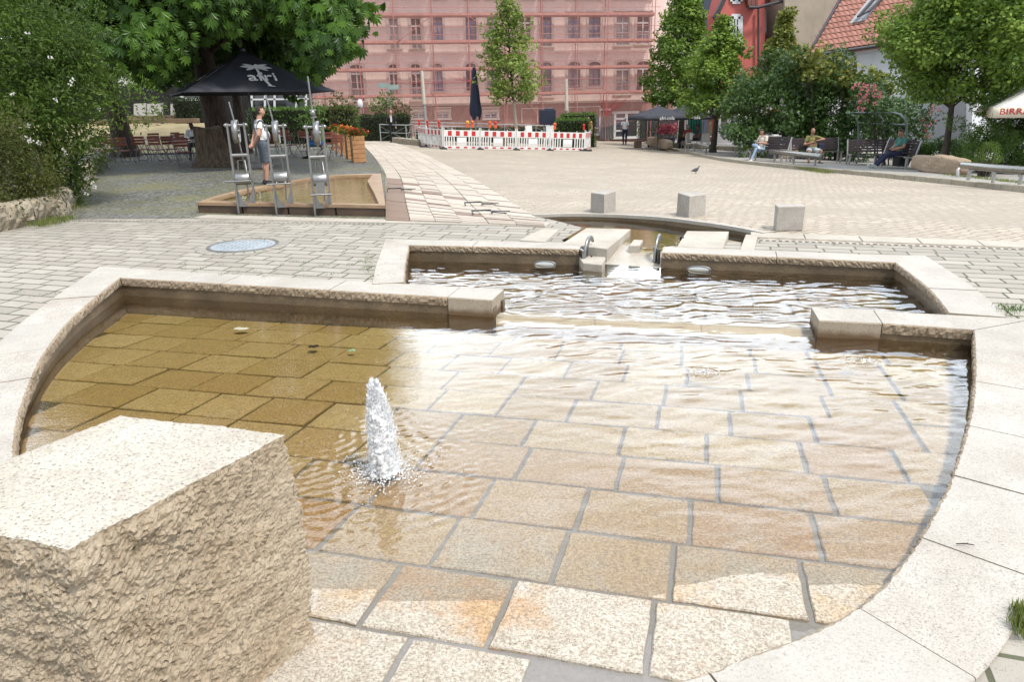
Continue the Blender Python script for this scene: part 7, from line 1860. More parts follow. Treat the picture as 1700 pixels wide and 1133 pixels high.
mb.tube(P, .045, 8); mb.build('rail', M_alu, o, world=True); mb = MB(); a, b = W(1624, 276, 20.0), W(1655, 277, 20.1); mb.beam(a, b, .5, .14); q = mb.build('trough', pm('slate_trough', (.10, .11, .13), .5, .2, 4, .1), o, world=True)
mb = MB(); mb.beam(Vector((a.x+.1, a.y, gz(a.x, a.y))), a+Vector((.1, 0, 0)), .08); mb.beam(Vector((b.x-.1, b.y, gz(b.x, b.y))), b-Vector((.1, 0, 0)), .08); mb.build('trough_legs', M_alu, o, world=True)
# bent pergola arches
M_arch = pm('arch_steel', (.20, .23, .23), .5, .2, 5, .03, metal=.5)
o = thing('metal_arch', on(1480, 27.2), 0, 'bent grey metal pergola arch over the empty bench', 'pergola'); z = lambda px, Y: on(px, Y).z
for px, Y in ((1505, 26.6), (1468, 28.3), (1425, 28.8)):
    mb = MB(); b = on(px, Y); t = [W(px, y, Y) for y in (265, 235, 215, 205)]; c = [W(px-3, 197, Y), W(px-10, 190, Y+.3), W(px-20, 187, Y+.6)]
    mb.tube([b]+t+c, .035, 8); mb.build('arch_post', M_arch, o, world=True)
mb = MB(); mb.tube([W(1425, 204, 28.8), W(1468, 206, 28.3), W(1505, 207, 26.6)], .03, 6); mb.tube([W(1405, 187, 29.4), W(1448, 187, 28.9), W(1486, 187, 27.2)], .03, 6); mb.build('cross_rails', M_arch, o, world=True)
M_bin = pm('dark_bin', (.035, .037, .04), .6, .2, 4, .05)
for px, Y, pyt, lab in ((1286, 30.8, 222, 'dark waste bin with paper on top behind the side-on bench'), (1500, 25.9, 233, 'dark waste bin behind the man in the teal shirt')):
    p = on(px, Y); p.z += TZ; h = min(1.05, W(px, pyt, Y).z-p.z); o = thing('waste_bin', p, .2, lab, 'waste bin', 'waste bins by the benches'); mb = MB(); mb.box((0, 0, h*.45), (.36, .36, h*.8)); mb.build('body', M_bin, o, bevel=.02); mb = MB(); mb.box((0, 0, h*.93), (.40, .40, .05))
    for x in (-.17, .17): mb.box((x, 0, h*.88), (.03, .36, .12))
    mb.build('lid', M_alu, o, bevel=.01)
    mb = MB(); mb.prism([(-.1, -.1), (.14, -.06), (.08, .1), (-.12, .06)], h*.955, h*.99); mb.build('paper', M_paper, o)
# rose tub, potted sapling and cafe furniture
fb2 = on(1105, 46); o = leafy('flower_tub', fb2, [tuple(W(px, py, 45.8)) for px, py in ((1095, 214), (1105, 212), (1115, 214), (1122, 218), (1100, 220), (1112, 219), (1090, 220))], [.4, .45, .42, .35, .4, .4, .35], 160, .12, M_lhedge, 'dark tub overflowing with pink flowers below the cafe parasols', 191, 'flower tub')
flowers(o, [tuple(W(1092+random.random()*32, 208+random.random()*13, 45.3)) for _ in range(70)], M_petalp, .15, 192, 7)
mb = MB(); mb.lathe([(.5, 0), (.62, .55), (.58, .6)], 18); q = mb.build('tub', pm('navy_tub', (.02, .022, .045), .5, .2, 4, 0), o)
leafy('potted_shrub', on(1080, 46.5), [tuple(W(px, py, 46)) for px, py in ((1078, 205), (1085, 212), (1075, 218), (1083, 222), (1088, 205), (1072, 225))], [.35, .4, .35, .4, .3, .3], 130, .13, M_lolive, 'pale olive leafy shrub left of the pink flower tub', 193, 'shrub')
sp_ = on(1059, 44.5); o = thing('potted_sapling', sp_, 0, 'thin sapling in a square wooden pot before the shop front', 'potted tree'); mb = MB(); mb.box((0, 0, .22), (.42, .42, .42)); mb.build('pot', pm('grey_wood', (.25, .18, .13)), o, bevel=.02); mb = MB(); mb.tube([(0, 0, .4), (.02, 0, 1.0), (-.02, 0, 1.7)], [.025, .02, .01], 6); mb.build('trunk', M_bark2, o)
rg = np.random.RandomState(7); P = np.stack([rg.normal(size=420)*.13, rg.normal(size=420)*.13, .75+1.15*rg.rand(420)], 1); leaf_mesh('crown', P+np.array(sp_), P*np.array([1, 1, 0])+np.array([0, 0, .3])*rg.normal(size=(420, 1)), .09*(.6+.8*rg.rand(420)), M_lolive, o, rg.rand(420), .35, .1, rg)
a, b = on(1105, 44.5), on(1235, 40.5); o = thing('planting_edge', a, 0, 'low stone edge at the back of the terrace below the cafe', 'edging'); mb = MB()
for k in range(10): p, q = a.lerp(b, k/10+.003), a.lerp(b, (k+1)/10-.003); mb.beam(p+Vector((0, 0, .2)), q+Vector((0, 0, .2)), .25, .3)
mb.build('stones', M_kerb, o, world=True, bevel=.02)
def cafe_chair(px, Y, rz, lab):
    p = on(px, Y); o = thing('cafe_chair', (p.x, p.y, p.z+TB), R(rz), lab, 'chair', 'grey cafe chairs'); mb = MB(); mb.box((0, 0, .45), (.45, .45, .03)); mb.build('seat', M_alu, o); mb = MB(); mb.box((0, .24, .72), (.45, .03, .4)); mb.build('backrest', M_alu, o)
    for x in (-.2, .2):
        mb = MB(); mb.tube([(x, -.22, 0), (x, -.2, .45)], .014, 6); mb.build('leg', M_galv, o); mb = MB(); mb.tube([(x, .24, 0), (x, .2, .45), (x, .25, .9)], .014, 6); mb.build('leg', M_galv, o)
cafe_chair(1148, 41.5, 100, 'grey cafe chair right of the dark tree trunk'); cafe_chair(1165, 41.2, -70, 'grey cafe chair in the middle of the cafe terrace'); cafe_chair(1172, 40.5, 160, 'grey cafe chair left of the thin terrace tree'); cafe_chair(1148, 37.5, 60, 'pale tilted chair just behind the shortest steel tube')
p = on(1176, 42.2); o = thing('cafe_table', (p.x, p.y, p.z+TB), 0, 'small round cafe table behind the grey chairs', 'table'); mb = MB(); mb.lathe([(.36, .72), (.37, .735), (.36, .75)], 20); mb.build('tabletop', M_alu, o); mb = MB(); mb.tube([(0, 0, 0), (0, 0, .72)], .03); mb.lathe([(.22, 0), (.2, .03), (.04, .05)], 16); mb.build('pedestal', M_galv, o)
for k, (x0, x1, y0, y1, m, lab) in enumerate(((1176, 1181, 182, 228, M_cream, 'cream fabric panel hanging left of the thin terrace trunk'), (1197, 1208, 182, 220, M_wcanvas, 'white fabric panel hanging right of the thin terrace trunk'))):
    P = plane_poly([(x0, y1), (x1, y1), (x1, y0), (x0, y0)], 43); o = thing('fabric_panel', ((P[0].x+P[1].x)/2, 43, P[0].z), 0, lab, 'screen', 'fabric screens'); mb = MB(); n = 14
    vs = []; 
    for i in range(n+1): u = i/n; q = .05*math.sin(i*1.9); vs += [P[0].lerp(P[1], u)+Vector((0, q, 0)), P[3].lerp(P[2], u)+Vector((0, q, 0))]
    mb.add(vs, [(2*i, 2*i+2, 2*i+3, 2*i+1) for i in range(n)], True); q = mb.build('cloth', m, o, world=True); q.modifiers.new('t', 'SOLIDIFY').thickness = .01; mb = MB(); mb.beam(P[3], P[2], .04); mb.build('rod', M_galv, o, world=True)
P = plane_poly([(1142, 222), (1164, 222), (1164, 176), (1142, 176)], 52); o = thing('green_net', ((P[0].x+P[1].x)/2, 52, P[0].z), 0, 'green building-site netting behind the cafe guests', 'netting'); mb = MB(); n = 18; vs = []
for i in range(n+1): u = i/n; q = .08*math.sin(i*1.7); vs += [P[0].lerp(P[1], u)+Vector((0, q, 0)), P[3].lerp(P[2], u)+Vector((0, q, 0))]
mb.add(vs, [(2*i, 2*i+2, 2*i+3, 2*i+1) for i in range(n)], True); mb.build('net', pm('green_mesh', (.06, .30, .24), .8, .3, 3, .2, 20), o, world=True).modifiers.new('t', 'SOLIDIFY').thickness = .01
mb = MB(); mb.tube([P[0]-Vector((.1, 0, .5)), P[3]-Vector((.1, 0, 0))], .03); mb.tube([P[1]+Vector((.1, 0, -.5)), P[2]+Vector((.1, 0, 0))], .03); mb.build('poles', M_galv, o, world=True)
# ---------------------------------------------------------------- pigeon
p = G(1155, 288); o = thing('pigeon', p, R(20), 'grey pigeon walking on the open square', 'pigeon')
mb = MB(); K = [(-.24, .105, .006), (-.20, .11, .028), (-.13, .12, .045), (-.05, .135, .068), (.03, .145, .072), (.08, .165, .058), (.105, .195, .038), (.115, .225, .028), (.125, .25, .030), (.145, .257, .024), (.165, .25, .010), (.185, .245, .004)]
n = 14; vs = [(x, r*math.cos(k/n*6.283)*(.9 if x > -.15 else 1.3), z+r*math.sin(k/n*6.283)*(1 if x > -.15 else .5)) for x, z, r in K for k in range(n)]
mb.add(vs, [(i*n+k, i*n+(k+1) % n, (i+1)*n+(k+1) % n, (i+1)*n+k) for i in range(len(K)-1) for k in range(n)], True); mb.add(vs[:n], [tuple(range(n))]); mb.add(vs[-n:], [tuple(range(n))])
for s in (-1, 1): mb.tube([(.0, s*.028, .09), (.005, s*.03, .045), (-.005, s*.03, .008)], [.010, .006, .005], 6); mb.tube([(-.02, s*.03, .004), (.035, s*.036, .004)], .005, 5)
q = mb.build('body', pm('pigeon_grey', (.085, .085, .095), .7, .45, 14, .1), o); o.scale = (.8,)*3
# ---------------------------------------------------------------- people
def skin_mat(name, c): return pm(name, c, .55, .15, 9, .05, 90, spec=.35)
M_skin = skin_mat('skin_light', (.46, .25, .17)); M_skin2 = skin_mat('skin_tan', (.34, .18, .115)); M_skin3 = skin_mat('skin_brown', (.10, .05, .035))
STAND = dict(pel=(0, 0, .95), wai=(0, .005, 1.10), che=(0, -.005, 1.30), nek=(0, -.01, 1.46), hed=(0, .03, 1.64),
    shl=(-.175, -.01, 1.41), ell=(-.225, -.03, 1.13), wrl=(-.235, .05, .88), shr=(.175, -.01, 1.41), elr=(.225, -.03, 1.13), wrr=(.235, .05, .88),
    hil=(-.09, 0, .92), knl=(-.10, .03, .50), anl=(-.10, -.02, .085), tol=(-.12, .15, .035), hir=(.09, 0, .92), knr=(.10, .03, .50), anr=(.10, -.02, .085), tor=(.12, .15, .035))
SIT = dict(STAND, pel=(0, 0, .54), wai=(0, -.02, .69), che=(0, -.06, .90), nek=(0, -.07, 1.06), hed=(0, -.03, 1.24), shl=(-.175, -.07, 1.01), ell=(-.24, -.02, .75), wrl=(-.16, .20, .66), shr=(.175, -.07, 1.01), elr=(.24, -.02, .75), wrr=(.16, .20, .66),
    hil=(-.09, .02, .52), knl=(-.13, .44, .52), anl=(-.13, .47, .085), tol=(-.14, .64, .035), hir=(.09, .02, .52), knr=(.13, .44, .52), anr=(.13, .47, .085), tor=(.14, .64, .035))
def person(label, loc, rz, pose, skin, hair, top, bottom, shoes=None, sleeve=.55, leg=1.0, hgt=1.75, belly=0.0, headyaw=0.0, headtilt=0.0, hairlen=0, handdir=None, name='person', long_sleeve=False, group=None, collar=None):
    """one continuous body with hair, top, trousers and shoes as separate garments; faces +y"""
    J = {k: Vector(v) for k, v in pose.items()}; o = thing(name, loc, rz, label, 'person', group); sc = hgt/1.75; o.scale = (sc,)*3
    bm_ = MB()
    def cap(a, b, ra, rb, n=14, flat=None, m=6):
        a, b = Vector(a), Vector(b); d = (b-a).normalized(); x = Vector((1, 0, 0)); x = (x-d*x.dot(d)); x = x.normalized() if x.length > .2 else d.orthogonal().normalized(); y = d.cross(x)
        fx_, fy = flat or (1, 1); rings = []
        prof = [(-1, .0), (-.8, .6), (-.4, .92), (0, 1)]
        for t, s in prof: rings.append((a+d*t*ra*.9, ra*s if s else .002))
        for i in range(1, m): t = i/m; rings.append((a.lerp(b, t), ra+(rb-ra)*t))
        for t, s in [(0, 1), (.4, .92), (.8, .6), (1, .0)]: rings.append((b+d*t*rb*.9, rb*s if s else .002))
        vs = [p+x*r*fx_*math.cos(k/n*6.283)+y*r*fy*math.sin(k/n*6.283) for p, r in rings for k in range(n)]
        bm_.add(vs, [(i*n+k, i*n+(k+1) % n, (i+1)*n+(k+1) % n, (i+1)*n+k) for i in range(len(rings)-1) for k in range(n)])
        bm_.add(vs[:n], [tuple(range(n))]); bm_.add(vs[-n:], [tuple(range(n))])
    cap(J['pel'], J['wai'], .118, .105, flat=(1.32, .92)); cap(J['wai'], J['che'], .106+belly*.3, .118, flat=(1.28, .92)); cap(J['che'], J['nek']-Vector((0, 0, .06)), .118, .075, flat=(1.35, .85))
    if belly: bm_.ball(J['wai']+Vector((0, .05, .0)), (.15+belly*.4, .11+belly, .15+belly*.4), 14, 9)
    cap(J['nek']-Vector((0, 0, .04)), J['hed']-Vector((0, .02, .07)), .062, .056)
    for s in 'lr':
        cap(J['nek']-Vector((0, 0, .045)), J['sh'+s], .055, .060); cap(J['sh'+s], J['el'+s], .058, .043); cap(J['el'+s], J['wr'+s], .043, .029)
        cap(J['pel'], J['hi'+s], .10, .095); cap(J['hi'+s], J['kn'+s], .093, .060); cap(J['kn'+s], J['an'+s], .058, .038)
        mid = J['kn'+s].lerp(J['an'+s], .28); fd_ = (J['to'+s]-J['an'+s]); fd_.z = 0; bm_.ball(mid-fd_.normalized()*.018, (.052, .052, .09), 10, 8)
        cap(J['an'+s]-Vector((0, 0, .035))-fd_.normalized()*.03, J['to'+s], .042, .036, flat=(1, .85))
        # hand: palm, four curled fingers of different length and a thumb from the side of the palm
        fa_ = (J['wr'+s]-J['el'+s]).normalized(); sx = -1 if s == 'l' else 1
        side = Vector((-fa_.y*sx, fa_.x*sx, 0)); side = side.normalized() if side.length > .15 else Vector((0, 1, 0)); nrm = fa_.cross(side)
        pc_ = J['wr'+s]+fa_*.075; cap(J['wr'+s]+fa_*.01, pc_, .026, .030, flat=(1.0, 1.0))
        for q, (off, ln) in enumerate(((-.030, .070), (-.010, .085), (.011, .080), (.030, .062))):
            b0 = J['wr'+s]+fa_*.085+side*off; b1 = b0+fa_*ln*.55+nrm*.012*sx; b2 = b1+fa_*ln*.35+nrm*.03*sx; cap(b0, b1, .0105, .0095, 8, m=2); cap(b1, b2, .0095, .0080, 8, m=2)
        th0 = J['wr'+s]+fa_*.035+side*.032; cap(th0, th0+fa_*.04+side*.028, .013, .0115, 8, m=2); cap(th0+fa_*.04+side*.028, th0+fa_*.075+side*.030+nrm*.012, .011, .009, 8, m=2)
    # head with brow, nose, lips, chin and ears
    hy = Matrix.Rotation(headyaw, 3, 'Z') @ Matrix.Rotation(headtilt, 3, 'X'); H = J['hed']; n, m = 36, 26; hv = []
    for i in range(m+1):
        t = math.pi*i/m
        for k in range(n):
            a = 2*math.pi*k/n; x, y, z = math.sin(t)*math.sin(a), math.sin(t)*math.cos(a), math.cos(t)
            w = .074*(1-.26*max(0, -z-.15)) ; d_ = .094; f = max(0, y)
            X, Y, Z = x*w, y*d_*(1 if y > 0 else 1.02), z*.118
            if z < -.3: Y += .012*f
            g = lambda cx, cz, sx_, sz_: math.exp(-((X-cx)/sx_)**2-((Z-cz)/sz_)**2)*(f > 0)
            Y += .026*g(0, -.022, .013, .020)+.012*g(0, .005, .010, .02)+.007*g(0, .030, .045, .012)-.010*g(.031, .012, .014, .010)-.010*g(-.031, .012, .014, .010)+.006*g(0, -.060, .022, .010)+.010*g(0, -.098, .022, .016)+.004*g(.045, -.02, .02, .02)+.004*g(-.045, -.02, .02, .02)
            hv.append(H+hy @ Vector((X, Y, Z)))
    bm_.add(hv, [(i*n+k, (i+1)*n+k, (i+1)*n+(k+1) % n, i*n+(k+1) % n) for i in range(m) for k in range(n)])
    for s in (-1, 1): bm_.ball(H+hy @ Vector((s*.075, -.008, -.005)), (.010, .020, .032), 10, 8)
    bo_ = bm_.build('body', skin, o, fix=True)
    md = bo_.modifiers.new('r', 'REMESH'); md.mode = 'VOXEL'; md.voxel_size = .0105; sm = bo_.modifiers.new('s', 'SMOOTH'); sm.iterations = 3; sm.factor = .5
    bpy.context.view_layer.update(); me = bpy.data.meshes.new_from_object(bo_.evaluated_get(bpy.context.evaluated_depsgraph_get())); bo_.modifiers.clear(); bo_.data = me; me.name = 'body'; me.materials.clear(); me.materials.append(skin)
    me.polygons.foreach_set('use_smooth', [True]*len(me.polygons))
    nv = len(me.vertices); co = np.empty(nv*3, np.float32); me.vertices.foreach_get('co', co); co = co.reshape(-1, 3); no = np.empty(nv*3, np.float32); me.vertices.foreach_get('normal', no); no = no.reshape(-1, 3)
    Fs = [tuple(p.vertices) for p in me.polygons]
    def seg(a, b):
        a, b = np.array(J[a]), np.array(J[b]); d = b-a; t = np.clip(((co-a)@d)/(d@d), 0, 1); return np.linalg.norm(co-(a+t[:, None]*d), axis=1), t
    S = {}
    for nme, (a, b, r) in dict(tor=('pel', 'nek', .13), ual=('shl', 'ell', .05), uar=('shr', 'elr', .05), fol=('ell', 'wrl', .035), fort=('elr', 'wrr', .035), thl=('hil', 'knl', .08), thr=('hir', 'knr', .08), cal=('knl', 'anl', .05), car=('knr', 'anr', .05), ftl=('anl', 'tol', .04), ftr=('anr', 'tor', .04), hd=('nek', 'hed', .06)).items():
        d, t = seg(a, b); S[nme] = (d-r, t)
    names = list(S); D = np.stack([S[k][0] for k in names]); best = np.argmin(D, 0); isn = lambda k: best == names.index(k)
    tt_ = {k: S[k][1] for k in names}
    neckz = J['nek'].z; hipv = np.array(J['pel'])
    mtop = (isn('tor') & (tt_['tor'] > .08) & (co[:, 2] < neckz+.005)) | ((isn('ual') | isn('uar')) & ((tt_['ual'] < sleeve) | ~isn('ual')) & ((tt_['uar'] < sleeve) | ~isn('uar'))) | (isn('hd') & (tt_['hd'] < .05) & (co[:, 2] < neckz-.02))
    if long_sleeve: mtop |= ((isn('fol') & (tt_['fol'] < .93)) | (isn('fort') & (tt_['fort'] < .93)))
    mbot = (isn('tor') & (tt_['tor'] < .16)) | isn('thl') & (leg >= 1) | isn('thr') & (leg >= 1) | ((isn('thl') & (tt_['thl'] < leg)) | (isn('thr') & (tt_['thr'] < leg)))
    if leg > 1: mbot |= (isn('cal') & (tt_['cal'] < leg-1)) | (isn('car') & (tt_['car'] < leg-1))
    msh = isn('ftl') | isn('ftr') | ((isn('cal') & (tt_['cal'] > .93)) | (isn('car') & (tt_['car'] > .93)))
    lh = (co-np.array(H)) @ np.array(hy)     # head-local
    mh = (np.linalg.norm(lh/np.array([.09, .115, .13]), axis=1) < 1.15) & (co[:, 2] > neckz) & ((lh[:, 2] > .065+.0*lh[:, 1]) | ((lh[:, 1] < -.005) & (lh[:, 2] > -.05-hairlen))) & ~((lh[:, 1] > .05) & (lh[:, 2] < .075)) & ~((np.abs(lh[:, 0]) > .066) & (lh[:, 2] < .02) & (hairlen < .05))
    def garment(nm, mask, off, mat, fold=.004, seed=1, flare=None):
        sel = [f for f in Fs if sum(mask[v] for v in f) >= 3]
        if not sel: return
        used = sorted({v for f in sel for v in f}); ix = {v: i for i, v in enumerate(used)}; P = co[used]+no[used]*(off+fold*(vnoise(co[used]*np.array([1, 1, .5]), 26, seed)+.5*vnoise(co[used], 60, seed+3)))[:, None]
        m2 = bpy.data.meshes.new(nm); m2.from_pydata([tuple(p) for p in P], [], [[ix[v] for v in f] for f in sel]); m2.polygons.foreach_set('use_smooth', [True]*len(sel)); m2.materials.append(mat); g_ = bpy.data.objects.new(nm, m2); COL.objects.link(g_); g_.parent = o; sd = g_.modifiers.new('t', 'SOLIDIFY'); sd.thickness = .006; sd.offset = -1; return g_
    if hair is not None: garment('hair', mh, .010+hairlen*.06, hair, .003, 5)
    if top is not None: garment('shirt', mtop, .013, top, .005, 2)
    if bottom is not None: garment('trousers', mbot, .011 if leg > 1.5 else .02, bottom, .005, 3)
    if shoes is not None: garment('shoes', msh, .009, shoes, .001, 4)
    # eyes and brows
    mb = MB()
    for s in (-1, 1): mb.ball(H+hy @ Vector((s*.031, .079, .012)), (.012, .008, .008), 8, 6)
    mb.build('eyes', pm('eye_dark', (.03, .02, .015), .3, .1, 5, 0), o)
    return o
M_hdark = pm('dark_hair', (.022, .014, .010), .6, .3, 30, .4, 90); M_hbr = pm('brown_hair', (.06, .032, .018), .6, .3, 30, .4, 90); M_hgrey = pm('grey_hair', (.50, .49, .47), .7, .2, 30, .4, 90)
M_cblack = pm('black_cloth', (.016, .016, .019), .85, .2, 8, .15); M_cwhite = pm('white_cloth', (.66, .66, .66), .85, .1, 8, .15); M_navy = pm('navy_cloth', (.02, .026, .06), .85, .2, 8, .15); M_teal = pm('teal_cloth', (.055, .16, .13), .85, .2, 8, .15)
M_olive = pm('olive_cloth', (.19, .17, .06), .85, .2, 8, .15); M_jeans = pm('light_denim', (.27, .37, .50), .85, .25, 10, .2); M_denim = pm('worn_grey_denim', (.10, .115, .14), .85, .45, 12, .2); M_pale = pm('pale_shorts', (.50, .55, .54), .85, .15, 8, .15); M_beigec = pm('cream_cloth', (.62, .54, .46), .85, .12, 8, .15)
M_redc = pm('red_cloth', (.42, .07, .06), .85, .15, 8, .15); M_green = pm('moss_cloth', (.17, .22, .07), .85, .2, 8, .15); M_blue = pm('blue_cloth', (.03, .16, .42), .85, .2, 8, .15); M_orange = pm('orange_cloth', (.60, .20, .07), .85, .2, 8, .15); M_greyc = pm('grey_cloth', (.17, .19, .22), .85, .2, 8, .15); M_shoew = pm('white_shoe', (.6, .6, .58), .7, .1, 8, .1); M_shoeb = pm('black_shoe', (.014, .013, .013), .6, .2, 8, .1)
def jersey():
    m, nt, out = newmat('striped_jersey'); g = NG(nt); v = g.coord('Object'); sx = g.n('SeparateXYZ'); g.l(v, sx.inputs[0])
    w = g.math('ADD', sx.outputs['X'], g.math('MULTIPLY', g.noise(v, 6, 2), .02)); st = g.math('SINE', g.math('MULTIPLY', w, 62)); s2 = g.ramp(g.math('ADD', g.math('MULTIPLY', st, .5), .5), [(.70, 0), (.76, 1)])
    col = g.mix(s2, (.66, .66, .67), (.025, .025, .028)); dg = g.math('ADD', g.math('MULTIPLY', sx.outputs['Z'], 1.0), g.math('MULTIPLY', sx.outputs['X'], -1.2)); d2 = g.ramp(dg, [(1.03, 0), (1.04, 1)]); 
    red = g.math('MULTIPLY', g.ramp(g.math('ABSOLUTE', g.math('ADD', g.math('ADD', sx.outputs['Z'], g.math('MULTIPLY', sx.outputs['X'], 2.2)), -1.22)), [(.05, 1), (.06, 0)]), 1); col = g.mix(red, col, (.09, .012, .016))
    g.bsdf(out, col, .8, 0, g.bump(g.noise(v, 14, 4), .2, .02), .3); return m
def feet(px, py=None, Y=None, dz=0.0):
    p = on(px, Y) if Y else G(px, py); p.z += dz; return p
# man in the striped jersey by the trough: turned to the right, arms behind his back
po = dict(STAND, ell=(-.27, -.10, 1.14), wrl=(-.13, -.20, .95), elr=(.27, -.10, 1.14), wrr=(.13, -.20, .93), hed=(0, .045, 1.645), tol=(-.14, .15, .035), tor=(.15, .15, .035))
pA = on(434, 17.2); person('man in black and white striped jersey and denim shorts behind the wheel stands', pA, R(-62), po, M_skin, M_hdark, jersey(), M_denim, M_shoeb, .55, .98, 1.78, .03, headyaw=R(8), headtilt=R(4))
# man in the dark suit, hand at his mouth
po = dict(STAND, elr=(.27, .06, 1.15), wrr=(.08, .20, 1.40)); pS = on(652, 42.5)
s_ = person('bald man in dark suit holding a hand to his mouth before the clipped hedge', pS, R(180), po, M_skin, None, M_cblack, M_cblack, M_shoeb, 1, 1.95, 1.8, 0, long_sleeve=True)
mb = MB(); mb.prism([(-.05, .125), (.05, .125), (.04, .14), (-.04, .14)], 1.12, 1.44); mb.build('shirt_front', M_cwhite, s_)
# man in the white T-shirt walking away
po = dict(STAND, ell=(-.25, -.04, 1.14), wrl=(-.26, .04, .9), elr=(.25, .0, 1.13), wrr=(.25, .08, .9), knl=(-.09, .10, .50), anl=(-.08, .12, .10), tol=(-.09, .28, .04), anr=(.08, -.14, .10), tor=(.09, .02, .035))
person('white haired man in white T-shirt and navy trousers walking toward the shop front', on(1037, 49), R(-8), po, M_skin2, M_hgrey, M_cwhite, M_navy, M_shoeb, .6, 1.95, 1.78, .03)
# worker behind the barriers
person('man in orange vest behind the right end of the barriers', on(976, 43.5), R(160), STAND, M_skin, M_hdark, M_orange, M_navy, M_shoeb, .2, 1.95, 1.75)
# man in the white shirt sitting by the stump
po = dict(SIT, hed=(0, .07, 1.20), wrl=(-.05, .26, .78), wrr=(.05, .26, .78), ell=(-.25, .06, .76), elr=(.25, .06, .76))
person('man in white shirt sitting hunched on a chair left of the tree stump', on(321, 27.6), R(195), po, M_skin3, M_hdark, M_cwhite, M_cblack, M_shoeb, 1, 1.95, 1.75, 0, headtilt=R(-28), long_sleeve=True)
# visitor in green with blue shorts
po = dict(SIT, che=(0, -.02, .9), hed=(0, .02, 1.24))
person('visitor in moss green shirt and blue shorts sitting behind the right wheel stand', on(530, 27.8), R(100), po, M_skin2, M_hbr, M_green, M_blue, M_shoeb, .6, .95, 1.78, .05)
# three people on the terrace benches
def seat(bn, dx, dy=.0, dz=-.035):
    M_ = Matrix.Rotation(bn.rotation_euler.z, 3, 'Z'); return Vector(bn.location)+M_ @ Vector((dx, dy-.02, 0))+Vector((0, 0, dz))
po = dict(SIT, pel=(0, .0, .54), knr=(.06, .40, .70), anr=(-.22, .40, .62), tor=(-.36, .48, .58), knl=(-.14, .44, .54), anl=(-.16, .70, .10), tol=(-.18, .86, .06), wrl=(-.10, .26, .80), wrr=(.08, .26, .82), ell=(-.24, .02, .76), elr=(.24, .02, .78), hed=(0, .04, 1.22))
person('cross legged reader in cream top and light jeans on the side-on bench', seat(b1, -.35), b1.rotation_euler.z+math.pi, po, M_skin, M_hdark, M_beigec, M_jeans, M_shoew, .7, 1.95, 1.70, 0, headtilt=R(-22), hairlen=.12)
po = dict(SIT, ell=(-.46, -.02, .93), wrl=(-.20, .10, .90), elr=(.30, .02, .74), wrr=(.04, .17, .82), knl=(-.22, .42, .50), anl=(-.20, .44, .085), tol=(-.26, .62, .035), knr=(.24, .42, .50), anr=(.22, .44, .085), tor=(.28, .62, .035))
person('bald man in olive T-shirt and pale shorts on the bench facing the square', seat(b2, -.22), b2.rotation_euler.z+math.pi, po, M_skin2, None, M_olive, M_pale, M_shoeb, .6, .95, 1.78, .06)
bg = thing('shoulder_bag', seat(b2, .10, -.10)+Vector((0, 0, .49)), .2, 'navy shoulder bag on the bench beside the bald man', 'bag'); mb = MB(); mb.box((0, 0, .16), (.24, .13, .28)); mb.build('bag_body', M_navy, bg, bevel=.04, seg=2); mb = MB(); mb.tube([(-.1, 0, .28), (-.08, -.02, .42), (.06, -.02, .42), (.1, 0, .28)], .012, 6); mb.build('strap', M_navy, bg)
po = dict(SIT, che=(0, -.10, .90), nek=(0, -.13, 1.06), shl=(-.175, -.12, 1.01), shr=(.175, -.12, 1.01), hed=(0, -.03, 1.22), ell=(-.23, -.02, .76), elr=(.23, -.02, .76), wrl=(-.10, .22, .68), wrr=(.10, .22, .68), knl=(-.08, .46, .50), anl=(-.06, .86, .13), tol=(-.07, .98, .22), knr=(.08, .46, .49), anr=(.05, .90, .10), tor=(.06, 1.03, .17))
person('man in teal T-shirt and white shoes with legs stretched out on the end-on bench', seat(b4, .18), b4.rotation_euler.z+math.pi, po, M_skin2, M_hdark, M_teal, M_navy, M_shoew, .6, 1.95, 1.78, .03, headtilt=R(-20))
# cafe guests
person('guest in red shirt sitting with back turned on the cafe terrace', Vector(on(1140, 42.5))+Vector((0, 0, TB)), R(20), SIT, M_skin, M_hgrey, M_redc, M_navy, M_shoeb, .6, 1.95, 1.75, .05)
person('guest in grey shirt sitting at the round cafe table', Vector(on(1156, 43.0))+Vector((0, 0, TB)), R(100), SIT, M_skin2, M_hdark, M_greyc, M_navy, M_shoeb, .6, 1.95, 1.75)
for px, Y, rz, lab in ((1140, 42.5, 200, 'grey cafe chair under the guest in red'), (1156, 43.0, 280, 'grey cafe chair under the guest in grey')):
    cafe_chair(px, Y, rz, lab)
# ---------------------------------------------------------------- sky, sun, camera
w = bpy.data.worlds.new('World'); scene.world = w; w.use_nodes = True; nt = w.node_tree; nt.nodes.clear(); g = NG(nt)
SUN_EL, SUN_AZ = R(58), R(138)         # azimuth from +y toward +x: the sun stands high, right of and behind the viewer
sky = g.n('TexSky', sky_type='NISHITA'); sky.sun_disc = False; sky.sun_elevation = SUN_EL; sky.sun_rotation = SUN_AZ; sky.air_density = 1.2; sky.dust_density = 3.0
tc = g.n('TexCoord'); v = tc.outputs['Generated']; sx = g.n('SeparateXYZ'); g.l(v, sx.inputs[0])
mp = g.n('Mapping'); mp.inputs['Scale'].default_value = (1, 1, 2.6); g.l(v, mp.inputs['Vector'])
n = g.noise(mp.outputs['Vector'], 2.1, 7, .6, dist=.3); cov = g.ramp(n, [(.30, .5), (.50, 1)])
shade = g.noise(mp.outputs['Vector'], 4.2, 6, .6)
sd = Vector((math.cos(SUN_EL)*math.sin(SUN_AZ), math.cos(SUN_EL)*math.cos(SUN_AZ), math.sin(SUN_EL)))
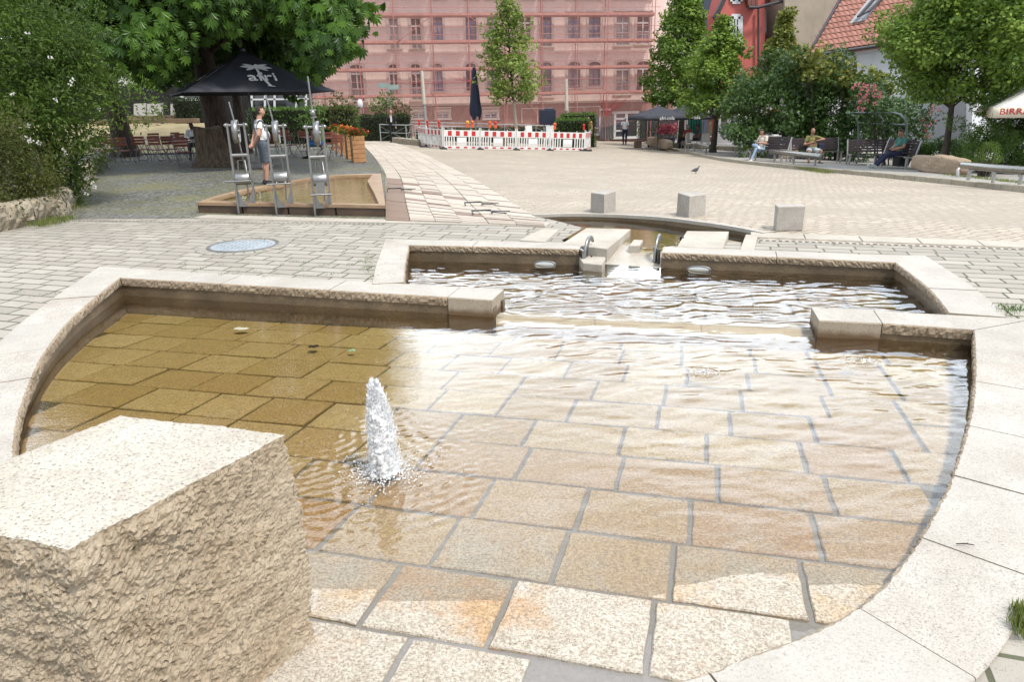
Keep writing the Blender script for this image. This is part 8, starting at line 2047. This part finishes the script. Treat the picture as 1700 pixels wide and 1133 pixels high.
band = g.ramp(sx.outputs['Z'], [(0, .7), (.14, .9), (.30, 1), (.42, .85), (.62, .35), (1, .12)])      # bright low sky band, added over the far side to whiten pool reflections
front = g.ramp(g.math('ADD', g.math('MULTIPLY', sx.outputs['Y'], .5), .5), [(.45, 0), (.9, 1)])
gl = g.math('MULTIPLY', band, front)
cl = g.math('ADD', g.math('MULTIPLY', shade, .55), g.math('ADD', .58, g.math('MULTIPLY', gl, g.math('ADD', .75, g.math('MULTIPLY', shade, 2.6)))))
b1_ = g.n('Background'); g.l(sky.outputs[0], b1_.inputs['Color']); b1_.inputs['Strength'].default_value = .10
b2_ = g.n('Background'); b2_.inputs['Color'].default_value = (.81, .895, 1.0, 1); g.l(cl, b2_.inputs['Strength'])
mx = g.n('MixShader'); g.l(g.math('MULTIPLY', cov, .92), mx.inputs[0]); g.l(b1_.outputs[0], mx.inputs[1]); g.l(b2_.outputs[0], mx.inputs[2])
wo_ = g.n('OutputWorld'); g.l(mx.outputs[0], wo_.inputs['Surface'])
ld = bpy.data.lights.new('sun', 'SUN'); ld.energy = 2.3; ld.angle = R(8); ld.color = (1, .945, .87); lo = bpy.data.objects.new('sun', ld); COL.objects.link(lo); lo.rotation_euler = (-sd).to_track_quat('-Z', 'Y').to_euler(); lo.location = sd*50
cd = bpy.data.cameras.new('camera'); cam = bpy.data.objects.new('camera', cd); COL.objects.link(cam); scene.camera = cam
cd.sensor_fit = 'HORIZONTAL'; cd.sensor_width = 36; cd.lens = 36*F/1700; cd.clip_start = .05; cd.clip_end = 3000
cam.matrix_world = Matrix(((RT.x, UP.x, -FW.x, 0), (RT.y, UP.y, -FW.y, 0), (RT.z, UP.z, -FW.z, HH), (0, 0, 0, 1)))
vs_ = scene.view_settings; vs_.view_transform = 'Standard'; vs_.look = 'None'; vs_.exposure = .82; vs_.gamma = 1.0; vs_.use_curve_mapping = False
scene.cycles.max_bounces = 8; scene.cycles.transparent_max_bounces = 12; scene.cycles.diffuse_bounces = 3; scene.cycles.glossy_bounces = 3; scene.cycles.use_denoising = True; scene.cycles.caustics_reflective = False; scene.cycles.caustics_refractive = False; scene.cycles.sample_clamp_indirect = 8
try: scene.cycles.denoiser = 'OPENIMAGEDENOISE'
except Exception: pass
